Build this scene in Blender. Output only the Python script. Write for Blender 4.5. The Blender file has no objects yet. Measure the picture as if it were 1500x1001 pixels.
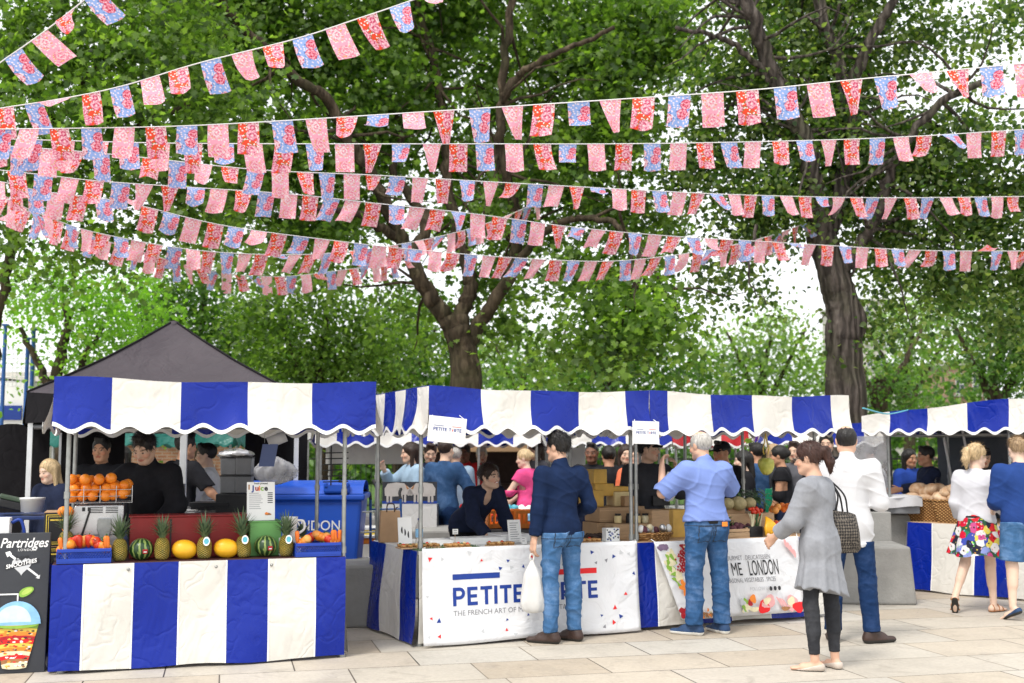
import bpy, bmesh, math, random
import numpy as np
from mathutils import Vector, Matrix
R = math.radians
random.seed(11)
rng = np.random.default_rng(11)
S = bpy.context.scene
C = S.collection
F = 1680.0
PITCH = math.atan(160 / 1680)
CAMZ = 1.6


def ray(px, py):
    u = (px - 750) / F
    v = (500.5 - py) / F
    c, s = math.cos(PITCH), math.sin(PITCH)
    return Vector((u, c - v * s, s + v * c))


def at(px, py, Y):
    d = ray(px, py)
    return Vector((0, 0, CAMZ)) + d * (Y / d.y)


def onz(px, py, z=0.0):
    d = ray(px, py)
    return Vector((0, 0, CAMZ)) + d * ((z - CAMZ) / d.z)


# ------------------------------------------------------------------ objects
def setp(o, label=None, cat=None, group=None, kind=None):
    if label: o['label'] = label
    if cat: o['category'] = cat
    if group: o['group'] = group
    if kind: o['kind'] = kind
    return o


def thing(name, label, cat, loc=(0, 0, 0), rz=0.0, group=None):
    o = bpy.data.objects.new(name, None)
    o.empty_display_size = .2
    C.objects.link(o)
    o.location = loc
    o.rotation_euler = (0, 0, rz)
    return setp(o, label, cat, group)


def copy_tree(o, parent=None):
    c = o.copy()
    C.objects.link(c)
    c.parent = parent
    for ch in list(o.children):
        copy_tree(ch, c)
    return c


def raw_mesh(name, v, f, mats, parent=None, midx=None, smooth=False, sizes=None):
    """numpy mesh; f is (n,k) array or flat array with sizes"""
    me = bpy.data.meshes.new(name)
    v = np.asarray(v, np.float32)
    me.vertices.add(len(v))
    me.vertices.foreach_set('co', v.ravel())
    f = np.asarray(f, np.int32)
    if sizes is None:
        n, k = f.shape
        starts = np.arange(0, n * k, k, dtype=np.int32)
        f = f.ravel()
    else:
        sizes = np.asarray(sizes, np.int32)
        n = len(sizes)
        starts = np.concatenate(([0], np.cumsum(sizes)[:-1])).astype(np.int32)
    me.loops.add(len(f))
    me.loops.foreach_set('vertex_index', f)
    me.polygons.add(n)
    me.polygons.foreach_set('loop_start', starts)
    if midx is not None:
        me.polygons.foreach_set('material_index', np.asarray(midx, np.int32))
    if smooth is not False:
        sm = np.ones(n, bool) if smooth is True else np.asarray(smooth, bool)
        me.polygons.foreach_set('use_smooth', sm)
    else:
        me.polygons.foreach_set('use_smooth', np.zeros(n, bool))
    for m in (mats if isinstance(mats, (list, tuple)) else [mats]):
        me.materials.append(m)
    me.update(calc_edges=True)
    me.validate()
    o = bpy.data.objects.new(name, me)
    C.objects.link(o)
    o.parent = parent
    return o


class MB:
    def __init__(s):
        s.v, s.f, s.m, s.s, s.uv = [], [], [], [], {}

    def add(s, vs, fs, m=0, smooth=False):
        b = len(s.v)
        s.v += [tuple(x) for x in vs]
        for k, f in enumerate(fs):
            s.f.append([b + i for i in f])
            s.m.append(m[k] if isinstance(m, list) else m)
            s.s.append(smooth)
        return s

    def box(s, c, size, m=0, M=None, rz=0, ch=0.0, taper=1.0):
        x, y, z = [q / 2 for q in size]
        bm = bmesh.new()
        vs = [bm.verts.new(((-x if i & 1 == 0 else x) * (taper if i & 4 else 1), (-y if i & 2 == 0 else y) * (taper if i & 4 else 1), -z if i & 4 == 0 else z)) for i in range(8)]
        for f in ((0, 2, 3, 1), (4, 5, 7, 6), (0, 1, 5, 4), (2, 6, 7, 3), (0, 4, 6, 2), (1, 3, 7, 5)):
            bm.faces.new([vs[i] for i in f])
        if ch:
            bmesh.ops.bevel(bm, geom=bm.edges[:], offset=ch, segments=2, profile=.5, affect='EDGES')
        if rz:
            bmesh.ops.rotate(bm, verts=bm.verts[:], cent=(0, 0, 0), matrix=Matrix.Rotation(rz, 3, 'Z'))
        if M is not None:
            for q in bm.verts: q.co = M @ q.co
        bm.verts.index_update()
        s.add([q.co + Vector(c) for q in bm.verts], [[q.index for q in f.verts] for f in bm.faces], m)
        bm.free()
        return s

    def tube(s, pts, r, n=8, m=0, cap=True, flat=1.0):
        pts = [Vector(p) for p in pts]
        rs = r if isinstance(r, (list, tuple)) else [r] * len(pts)
        vs, fs = [], []
        up = None
        for i, p in enumerate(pts):
            t = (pts[min(i + 1, len(pts) - 1)] - pts[max(i - 1, 0)])
            if t.length < 1e-9: t = Vector((0, 0, 1))
            t.normalize()
            if up is None:
                up = t.orthogonal().normalized() if abs(t.z) > .9 else t.cross(Vector((0, 0, 1))).normalized()
            a = (up - t * up.dot(t)).normalized()
            b = t.cross(a)
            up = a
            for k in range(n):
                w = 2 * math.pi * k / n
                vs.append(p + a * (math.cos(w) * rs[i]) + b * (math.sin(w) * rs[i] * flat))
        for i in range(len(pts) - 1):
            for k in range(n):
                fs.append((i * n + k, i * n + (k + 1) % n, (i + 1) * n + (k + 1) % n, (i + 1) * n + k))
        s.add(vs, fs, m, True)
        if cap:
            q = (len(pts) - 1) * n
            s.add(vs[:n], [list(range(n))[::-1]], m)
            s.add(vs[q:], [list(range(n))], m)
        return s

    def lathe(s, prof, n=24, c=(0, 0, 0), m=0, M=None, smooth=True, sq=1.0):
        vs, fs = [], []
        for r, z in prof:
            for k in range(n):
                w = 2 * math.pi * k / n
                p = Vector((r * math.cos(w), r * math.sin(w) * sq, z))
                if M is not None: p = M @ p
                vs.append(p + Vector(c))
        for i in range(len(prof) - 1):
            for k in range(n):
                fs.append((i * n + k, i * n + (k + 1) % n, (i + 1) * n + (k + 1) % n, (i + 1) * n + k))
        return s.add(vs, fs, m, smooth)

    def ball(s, c, r, nu=16, nv=10, m=0, M=None, fn=None):
        rr = r if isinstance(r, (list, tuple)) else (r, r, r)
        vs, fs = [], []
        for j in range(nv + 1):
            ph = math.pi * j / nv
            for k in range(nu):
                w = 2 * math.pi * k / nu
                d = Vector((math.sin(ph) * math.cos(w), math.sin(ph) * math.sin(w), math.cos(ph)))
                q = fn(d, w, ph) if fn else 1
                p = Vector((d.x * rr[0] * q, d.y * rr[1] * q, d.z * rr[2] * q))
                if M is not None: p = M @ p
                vs.append(p + Vector(c))
        for j in range(nv):
            for k in range(nu):
                fs.append((j * nu + k, (j + 1) * nu + k, (j + 1) * nu + (k + 1) % nu, j * nu + (k + 1) % nu))
        return s.add(vs, fs, m, True)

    def grid(s, fn, nu, nv, m=0, smooth=True, mfn=None):
        vs = [fn(i / nu, j / nv) for j in range(nv + 1) for i in range(nu + 1)]
        fs, ms = [], []
        for j in range(nv):
            for i in range(nu):
                a = j * (nu + 1) + i
                fs.append((a, a + 1, a + nu + 2, a + nu + 1))
                ms.append(mfn((i + .5) / nu, (j + .5) / nv) if mfn else m)
        return s.add(vs, fs, ms, smooth)

    def prism(s, poly, th, M=None, m=0):
        """poly in XY, thickness towards +Z, mapped by M"""
        n = len(poly)
        vs = [Vector((x, y, 0)) for x, y in poly] + [Vector((x, y, th)) for x, y in poly]
        if M is not None: vs = [M @ q for q in vs]
        fs = [list(range(n))[::-1], list(range(n, 2 * n))] + [(i, (i + 1) % n, n + (i + 1) % n, n + i) for i in range(n)]
        return s.add(vs, fs, m)

    def build(s, name, mats, parent=None, loc=None, rz=0, bev=0, solid=0, fixn=False):
        me = bpy.data.meshes.new(name)
        me.from_pydata(s.v, [], s.f)
        for mm in (mats if isinstance(mats, (list, tuple)) else [mats]):
            me.materials.append(mm)
        me.polygons.foreach_set('material_index', s.m)
        me.polygons.foreach_set('use_smooth', s.s)
        if fixn:
            bm = bmesh.new(); bm.from_mesh(me)
            bmesh.ops.remove_doubles(bm, verts=bm.verts[:], dist=1e-5)
            bmesh.ops.recalc_face_normals(bm, faces=bm.faces[:])
            bm.to_mesh(me); bm.free()
        me.update()
        o = bpy.data.objects.new(name, me)
        C.objects.link(o)
        o.parent = parent
        if loc is not None: o.location = loc
        o.rotation_euler = (0, 0, rz)
        if bev:
            b = o.modifiers.new('bevel', 'BEVEL'); b.width = bev; b.segments = 2; b.limit_method = 'ANGLE'
        if solid:
            b = o.modifiers.new('solid', 'SOLIDIFY'); b.thickness = solid; b.offset = 0
        return o


def frame(origin, xdir, ydir):
    """matrix with X along xdir, Y along ydir, Z = X x Y"""
    x = Vector(xdir).normalized(); z = x.cross(Vector(ydir)).normalized(); y = z.cross(x)
    M = Matrix((x, y, z)).transposed().to_4x4()
    M.translation = Vector(origin)
    return M


def text_mb(mb, txt, size, M, bold=0.0, m=0, align='LEFT', th=.0015, sx=1.0, warp=None, spacing=1.0):
    cu = bpy.data.curves.new('t', 'FONT')
    cu.body = txt; cu.size = size; cu.offset = bold; cu.align_x = align
    cu.space_character = spacing; cu.fill_mode = 'FRONT'; cu.resolution_u = 4
    ob = bpy.data.objects.new('t', cu)
    me = ob.to_mesh()
    vs = []
    for q in me.vertices:
        p = Vector((q.co.x * sx, q.co.y, th))
        if warp: p = p + warp(p)
        vs.append(M @ p)
    fs = [list(p.vertices) for p in me.polygons]
    mb.add(vs, fs, m)
    ob.to_mesh_clear()
    bpy.data.objects.remove(ob); bpy.data.curves.remove(cu)
    return mb


def catmull(pts, n=8):
    pts = [Vector(p) for p in pts]
    if len(pts) < 3: return pts
    out = []
    P = [pts[0] * 2 - pts[1]] + pts + [pts[-1] * 2 - pts[-2]]
    for i in range(1, len(P) - 2):
        a, b, c, d = P[i - 1:i + 3]
        for k in range(n):
            t = k / n
            out.append(.5 * (2 * b + (c - a) * t + (2 * a - 5 * b + 4 * c - d) * t * t + (3 * b - a - 3 * c + d) * t ** 3))
    out.append(pts[-1])
    return out


# ------------------------------------------------------------------ materials
def srgb(r, g, b):
    f = lambda c: (c / 255) / 12.92 if c / 255 <= .04045 else ((c / 255 + .055) / 1.055) ** 2.4
    return (f(r), f(g), f(b))


class NT:
    def __init__(s, name):
        s.mat = bpy.data.materials.new(name)
        s.mat.use_nodes = True
        s.nt = s.mat.node_tree
        s.nt.nodes.clear()
        s.out = s.n('ShaderNodeOutputMaterial')

    def n(s, t, **kw):
        q = s.nt.nodes.new(t)
        for k, v in kw.items():
            if k in q.inputs: q.inputs[k].default_value = v
            else: setattr(q, k, v)
        return q

    def l(s, a, b): s.nt.links.new(a, b)

    def coord(s, kind='Object', scale=(1, 1, 1), rot=(0, 0, 0)):
        tc = s.n('ShaderNodeTexCoord'); mp = s.n('ShaderNodeMapping')
        mp.inputs['Scale'].default_value = scale; mp.inputs['Rotation'].default_value = rot
        s.l(tc.outputs[kind], mp.inputs[0])
        return mp.outputs[0]

    def noise(s, vec, scale, detail=4, rough=.55, dist=0):
        q = s.n('ShaderNodeTexNoise'); q.inputs['Scale'].default_value = scale
        q.inputs['Detail'].default_value = detail; q.inputs['Roughness'].default_value = rough
        q.inputs['Distortion'].default_value = dist
        s.l(vec, q.inputs['Vector'])
        return q.outputs['Fac']

    def ridge(s, vec, scale):
        q = s.n('ShaderNodeTexNoise'); q.noise_type = 'RIDGED_MULTIFRACTAL'; q.inputs['Scale'].default_value = scale
        q.inputs['Detail'].default_value = 2; q.inputs['Distortion'].default_value = .6
        s.l(vec, q.inputs['Vector'])
        return q.outputs['Fac']

    def ramp(s, fac, stops, interp='LINEAR'):
        q = s.n('ShaderNodeValToRGB'); q.color_ramp.interpolation = interp
        e = q.color_ramp.elements
        while len(e) < len(stops): e.new(.5)
        for i, (p, c) in enumerate(stops):
            e[i].position = p
            c = (c, c, c) if isinstance(c, (int, float)) else c
            e[i].color = (*c[:3], 1)
        s.l(fac, q.inputs[0])
        return q.outputs[0]

    def mix(s, fac, a, b, mode='MIX'):
        q = s.n('ShaderNodeMix'); q.data_type = 'RGBA'; q.blend_type = mode
        for i, val in ((0, fac), (6, a), (7, b)):
            if hasattr(val, 'is_output') or isinstance(val, bpy.types.NodeSocket): s.l(val, q.inputs[i])
            elif isinstance(val, (int, float)): q.inputs[i].default_value = val if i == 0 else (val, val, val, 1)
            else: q.inputs[i].default_value = (*val[:3], 1)
        return q.outputs[2]

    def math(s, op, a, b=None, c=None):
        q = s.n('ShaderNodeMath'); q.operation = op
        for i, val in enumerate((a, b, c)):
            if val is None: continue
            if isinstance(val, bpy.types.NodeSocket): s.l(val, q.inputs[i])
            else: q.inputs[i].default_value = val
        return q.outputs[0]

    def bump(s, h, strength=.3, dist=.01, normal=None):
        q = s.n('ShaderNodeBump'); q.inputs['Strength'].default_value = strength
        q.inputs['Distance'].default_value = dist
        s.l(h, q.inputs['Height'])
        if normal is not None: s.l(normal, q.inputs['Normal'])
        return q.outputs[0]

    def principled(s, col, rough=.6, metal=0, spec=.5, normal=None, transl=0, tcol=None, **kw):
        p = s.n('ShaderNodeBsdfPrincipled')
        for key, val in (('Base Color', col), ('Roughness', rough), ('Metallic', metal), ('Specular IOR Level', spec)):
            if isinstance(val, bpy.types.NodeSocket): s.l(val, p.inputs[key])
            elif key == 'Base Color': p.inputs[key].default_value = (*val[:3], 1)
            else: p.inputs[key].default_value = val
        for k, v in kw.items(): p.inputs[k].default_value = v
        if normal is not None: s.l(normal, p.inputs['Normal'])
        sh = p.outputs[0]
        if transl:
            t = s.n('ShaderNodeBsdfTranslucent')
            tc = tcol if tcol is not None else col
            if isinstance(tc, bpy.types.NodeSocket): s.l(tc, t.inputs[0])
            else: t.inputs[0].default_value = (*tc[:3], 1)
            mx = s.n('ShaderNodeMixShader'); mx.inputs[0].default_value = transl
            s.l(sh, mx.inputs[1]); s.l(t.outputs[0], mx.inputs[2])
            sh = mx.outputs[0]
        s.l(sh, s.out.inputs[0])
        return s.mat


def pm(name, col, rough=.6, var=.18, scale=6, bump=.15, bscale=40, metal=0, spec=.4, transl=0, stretch=(1, 1, 1), dirt=None, **kw):
    """plain procedural material with soft colour variation and fine bump"""
    t = NT(name)
    v = t.coord('Object', stretch)
    a = t.noise(v, scale, 5, .6)
    lo = tuple(c * (1 - var) for c in col); hi = tuple(min(1, c * (1 + var)) for c in col)
    c = t.ramp(a, [(.25, lo), (.75, hi)])
    if dirt:
        d = t.noise(v, scale * .35, 6, .7)
        c = t.mix(t.ramp(d, [(.55, 0.), (.75, dirt[1])]), c, dirt[0])
    nm = t.bump(t.noise(v, bscale, 4, .6), bump, .01) if bump else None
    rr = t.ramp(t.noise(v, scale * 1.7, 3), [(.3, max(.03, rough - .08)), (.7, min(1, rough + .08))])
    return t.principled(c, rr, metal, spec, nm, transl, **kw)


M = {}
M['steel'] = pm('galvanised_steel', (.34, .35, .34), .42, .25, 14, .1, 60, .75, dirt=((.12, .09, .07), .5))
M['alu'] = pm('white_aluminium', (.62, .63, .64), .35, .1, 10, .04, 60, .5)
M['stainless'] = pm('stainless_steel', (.55, .55, .56), .3, .08, 4, 0, 12, .9, stretch=(1, 1, 3))
M['blackmetal'] = pm('black_metal', (.015, .015, .017), .45, .3, 10, .1)
M['blackplastic'] = pm('black_plastic', (.018, .018, .02), .5, .3, 10, .1)
M['greyplastic'] = pm('grey_plastic', (.16, .165, .175), .45, .15, 8, .08)
M['whiteplastic'] = pm('white_plastic', (.75, .75, .73), .4, .06, 6, .05)
M['wood'] = pm('raw_wood', (.5, .33, .19), .65, .25, 5, .25, 20, stretch=(1, 1, 8))
M['paper'] = pm('white_paper', (.8, .8, .79), .7, .04, 6, .05)
M['kraft'] = pm('kraft_paper', (.40, .25, .14), .8, .12, 8, .2, 30)
M['cardboard'] = pm('cardboard', (.42, .27, .15), .8, .12, 6, .1)
M['concrete'] = pm('grey_concrete', (.27, .265, .25), .85, .22, 3, .5, 30, dirt=((.10, .095, .085), .7))
M['ink_navy'] = pm('navy_ink', srgb(18, 55, 140), .5, .04, 5, 0)
M['ink_red'] = pm('red_ink', srgb(225, 30, 35), .5, .04, 5, 0)
M['ink_black'] = pm('black_ink', (.02, .02, .025), .5, .04, 5, 0)
M['ink_grey'] = pm('grey_ink', (.25, .25, .27), .5, .04, 5, 0)
M['ink_lightgrey'] = pm('light_grey_ink', (.55, .56, .58), .5, .04, 5, 0)
M['ink_white'] = pm('white_ink', (.82, .82, .82), .5, .04, 5, 0)
M['ink_yellow'] = pm('yellow_ink', (.75, .55, .08), .5, .04, 5, 0)
M['ink_orange'] = pm('orange_ink', (.85, .25, .03), .5, .08, 20, 0)
M['ink_green'] = pm('green_ink', (.25, .45, .06), .5, .15, 20, 0)
M['ink_teal'] = pm('teal_ink', (.1, .4, .5), .5, .1, 20, 0)
M['ink_skyblue'] = pm('sky_blue_ink', (.25, .5, .75), .5, .25, 9, 0)
M['ink_pink'] = pm('pink_ink', (.75, .38, .38), .5, .15, 20, 0)
M['ink_cream'] = pm('cream_ink', (.75, .68, .45), .5, .15, 25, 0)
M['ink_brown'] = pm('brown_ink', (.35, .16, .06), .5, .3, 25, 0)
M['ink_purple'] = pm('purple_ink', (.2, .14, .22), .5, .2, 25, 0)
M['ink_crimson'] = pm('crimson_ink', (.4, .01, .02), .5, .3, 40, 0)


def pvc(name, col, transl, rough=.34, spec=.5):
    t = NT(name)
    v = t.coord('Object')
    big = t.noise(v, 2.2, 4, .6, .6)
    c = t.ramp(big, [(.3, tuple(q * .93 for q in col)), (.7, col)])
    dirt = t.noise(v, 7, 6, .7)
    c = t.mix(t.ramp(dirt, [(.54, 0.), (.8, .3)]), c, tuple(q * .6 + .01 for q in col))
    # creases of folded tarpaulin
    w = t.n('ShaderNodeTexVoronoi'); w.feature = 'DISTANCE_TO_EDGE'; w.inputs['Scale'].default_value = 2.6
    dv = t.n('ShaderNodeVectorMath'); dv.operation = 'ADD'
    ns = t.n('ShaderNodeTexNoise'); ns.inputs['Scale'].default_value = 3; t.l(v, ns.inputs['Vector'])
    t.l(v, dv.inputs[0]); t.l(ns.outputs['Color'], dv.inputs[1]); t.l(dv.outputs[0], w.inputs['Vector'])
    crease = t.ramp(w.outputs['Distance'], [(0, 0.), (.10, 1.)])
    v3 = t.coord('Object', (1, 1, .45))
    h = t.mix(.05, t.noise(v3, 2.3, 3, .5, 1.2), crease)
    nm = t.bump(t.ridge(v3, 1.7), .14, .03, t.bump(h, .8, .06))
    nm = t.bump(t.noise(v, 220, 2), .06, .002, nm)
    r = t.ramp(t.noise(v, 5, 4), [(.3, rough - .08), (.7, rough + .12)])
    return t.principled(c, r, 0, spec, nm, transl)


M['pvc_blue'] = pvc('blue_tarpaulin', (.002, .019, .285), .05, .28, .35)
M['pvc_white'] = pvc('cream_tarpaulin', (.75, .725, .67), .07, .45)
M['pvc_trim'] = pm('white_binding_tape', (.85, .85, .84), .5, .04, 9, .05)
M['pvc_red'] = pvc('red_tarpaulin', (.55, .02, .03), .2)
M['pvc_green'] = pvc('teal_green_tarpaulin', (.01, .16, .13), .15)
M['pvc_black'] = pvc('black_gazebo_fabric', (.012, .011, .013), .03, .75, .15)
M['sheet_white'] = pvc('white_backsheet', (.66, .65, .64), .2, .5)
M['sheet_grey'] = pvc('dark_grey_tarpaulin', (.05, .06, .075), .05, .5)


def banner_mat():
    t = NT('white_vinyl_banner')
    v = t.coord('Object')
    h = t.noise(v, 4, 3, .5, 1.2)
    c = t.ramp(t.noise(v, 2, 4), [(.3, (.76, .77, .80)), (.7, (.83, .83, .85))])
    return t.principled(c, .38, 0, .45, t.bump(h, .6, .04), .1)


M['banner'] = banner_mat()


def denim(name, col, fade=.55):
    t = NT(name)
    v = t.coord('Object')
    a = t.noise(v, 5, 5, .65, .5)
    fadec = tuple(min(1, c * 1.5 + fade * .12) for c in col)
    c = t.ramp(a, [(.32, tuple(q * .7 for q in col)), (.5, col), (.75, fadec)])
    wz = t.n('ShaderNodeTexWave'); wz.inputs['Scale'].default_value = 160; wz.inputs['Distortion'].default_value = 1.5
    t.l(v, wz.inputs['Vector'])
    c = t.mix(.12, c, wz.outputs['Color'], 'OVERLAY')
    v2 = t.coord('Object', (1, 1, 2.4))
    nm = t.bump(t.ridge(v2, 7), .35, .02)
    nm = t.bump(t.noise(v, 300, 2), .2, .002, nm)
    return t.principled(c, .85, 0, .2, nm)


def cloth(name, col, var=.12, fold=(1, 1, 1), rough=.85, bump=.4, fscale=9, weave=250, transl=0):
    t = NT(name)
    v = t.coord('Object'); v2 = t.coord('Object', fold)
    a = t.noise(v, 12, 5, .7)
    c = t.ramp(a, [(.3, tuple(q * (1 - var) for q in col)), (.7, tuple(min(1, q * (1 + var)) for q in col))])
    nm = t.bump(t.ridge(v2, fscale * .55), bump * .55, .02)
    nm = t.bump(t.noise(v, weave, 2), .15, .002, nm)
    return t.principled(c, rough, 0, .2, nm, transl)


M['jeans_light'] = denim('washed_denim', srgb(62, 100, 142), .7)
M['jeans_mid'] = denim('mid_denim', srgb(46, 82, 124), .6)
M['jeans_dark'] = denim('dark_denim', srgb(18, 45, 84), .15)
M['jeans_black'] = denim('black_denim', (.028, .029, .034), .12)
M['denim_shirt'] = denim('denim_shirt_cloth', srgb(44, 74, 112), .3)
M['navy_knit'] = cloth('navy_knit', srgb(16, 34, 66), .2, fscale=7)
M['blue_shirt'] = cloth('blue_oxford_cotton', srgb(118, 138, 196), .06, (1, 1, .7), bump=.55, fscale=7)
M['white_shirt'] = cloth('white_cotton', (.57, .57, .59), .03, (1, 1, .6), bump=.5, fscale=7)
M['grey_jersey'] = cloth('marl_grey_jersey', srgb(138, 140, 146), .14, (1.6, 1.6, .35), bump=.6, fscale=8)
M['white_knit'] = cloth('white_fine_knit', (.60, .60, .64), .05, (1, 1, .7), fscale=8)
M['blue_tee'] = cloth('royal_blue_jersey', srgb(34, 62, 122), .12, fscale=6)
M['black_cloth'] = cloth('black_cloth', (.012, .012, .015), .3, fscale=8)
M['navy_cloth'] = cloth('navy_cloth', (.012, .018, .045), .3, fscale=8)
M['charcoal_cloth'] = cloth('charcoal_cloth', (.04, .042, .05), .2, fscale=8)
M['grey_cloth'] = cloth('grey_cloth', (.11, .11, .125), .15, fscale=8)
M['pale_blue_cloth'] = cloth('pale_blue_cloth', (.30, .42, .54), .1, fscale=8)
M['cobalt_cloth'] = cloth('cobalt_cloth', (.02, .06, .32), .15, fscale=8)
M['red_cloth'] = cloth('red_cloth', (.55, .02, .025), .15, fscale=8)
M['pink_cloth'] = cloth('pink_cloth', (.75, .08, .25), .12, fscale=8)
M['beige_cloth'] = cloth('beige_cloth', (.55, .45, .36), .12, fscale=8)
M['orange_cloth'] = cloth('orange_cloth', (.7, .17, .08), .12, fscale=8)
M['green_cloth'] = cloth('green_cloth', (.02, .3, .16), .12, fscale=8)
M['brown_leather'] = pm('brown_leather', (.045, .025, .02), .45, .3, 12, .2, 60)
M['black_leather'] = pm('black_leather', (.012, .012, .013), .42, .3, 12, .2, 60)
M['tan_leather'] = pm('tan_leather', (.35, .15, .06), .5, .2, 12, .2, 60)
M['nude_leather'] = pm('nude_leather', (.50, .43, .37), .5, .12, 12, .1, 60)
M['canvas_navy'] = pm('navy_canvas', (.02, .05, .12), .8, .2, 12, .2, 90)
M['sole_white'] = pm('white_rubber', (.75, .75, .72), .6, .08, 9, .1)
M['sole_dark'] = pm('dark_rubber', (.03, .028, .026), .7, .2, 9, .1)
# ------------------------------------------------------------------ smooth bodies from distance fields
def skin_mat():
    t = NT('human_skin')
    at_ = t.n('ShaderNodeAttribute'); at_.attribute_name = 'Col'
    v = t.coord('Object')
    c = t.mix(.25, at_.outputs['Color'], t.ramp(t.noise(v, 14, 4), [(.3, .62), (.7, .85)]), 'OVERLAY')
    return t.principled(c, .5, 0, .35, t.bump(t.noise(v, 120, 3), .08, .004))


def hair_mat(name, col, rough=.45):
    t = NT(name)
    v = t.coord('Object', (3, 3, .5))
    a = t.noise(v, 22, 4, .6, .6)
    c = t.ramp(a, [(.3, tuple(q * .55 for q in col)), (.7, tuple(min(1, q * 1.35) for q in col))])
    return t.principled(c, rough, 0, .4, t.bump(a, .7, .012))


M['skin'] = skin_mat(); M['stitch'] = pm('denim_seam', (.022, .04, .075), .9, .2, 30, .2)
HAIR = {k: hair_mat(k + '_hair', c) for k, c in dict(black=(.010, .008, .007), brown=(.028, .014, .009), auburn=(.05, .02, .014), blond=(.55, .40, .22), grey=(.42, .40, .37), ginger=(.22, .12, .06), fair=(.38, .26, .15)).items()}
SKIN = dict(light=(.56, .36, .26), rosy=(.54, .32, .225), tan=(.42, .22, .13), brown=(.16, .075, .045), pale=(.64, .43, .33))


def smin(a, b, k):
    h = np.clip(.5 + .5 * (b - a) / k, 0, 1)
    return b + (a - b) * h - k * h * (1 - h)


def surface_nets(D, org, res):
    s = D < 0
    nx, ny, nz = D.shape
    c = [s[i:nx - 1 + i, j:ny - 1 + j, k:nz - 1 + k] for i in (0, 1) for j in (0, 1) for k in (0, 1)]
    n = sum(x.astype(np.int8) for x in c)
    act = (n > 0) & (n < 8)
    idx = np.argwhere(act)
    ids = np.full(act.shape, -1, np.int32)
    ids[act] = np.arange(len(idx))
    P = np.zeros((len(idx), 3)); W = np.zeros(len(idx))
    corners = [(i, j, k) for i in (0, 1) for j in (0, 1) for k in (0, 1)]
    vals = [D[idx[:, 0] + i, idx[:, 1] + j, idx[:, 2] + k] for i, j, k in corners]
    for a in range(8):
        for b in range(a + 1, 8):
            ca, cb = np.array(corners[a]), np.array(corners[b])
            if np.abs(ca - cb).sum() != 1: continue
            va, vb = vals[a], vals[b]
            m = (va < 0) != (vb < 0)
            t = np.where(m, va / np.where(m, va - vb, 1), 0)
            P += m[:, None] * (ca + (cb - ca) * t[:, None]); W += m
    V = (idx + P / W[:, None]) * res + org
    quads = []
    for ax in range(3):
        sl0 = [slice(None)] * 3; sl1 = [slice(None)] * 3
        sl0[ax] = slice(0, -1); sl1[ax] = slice(1, None)
        a, b = s[tuple(sl0)], s[tuple(sl1)]
        ch = np.argwhere(a != b)
        o1, o2 = [x for x in range(3) if x != ax]
        ok = (ch[:, o1] > 0) & (ch[:, o2] > 0) & (ch[:, o1] < D.shape[o1] - 1) & (ch[:, o2] < D.shape[o2] - 1)
        ch = ch[ok]
        e1 = np.zeros(3, int); e1[o1] = 1
        e2 = np.zeros(3, int); e2[o2] = 1
        q = [ids[tuple((ch - d).T)] for d in (0 * e1, e1, e1 + e2, e2)]
        q = np.stack(q, 1)
        inside = a[tuple(ch.T)]
        flip = inside if ax != 1 else ~inside
        q[~flip] = q[~flip][:, ::-1]
        quads.append(q)
    Q = np.concatenate(quads)
    return V, Q[(Q >= 0).all(1)]


def A3(x): return np.array(x, np.float64)


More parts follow.
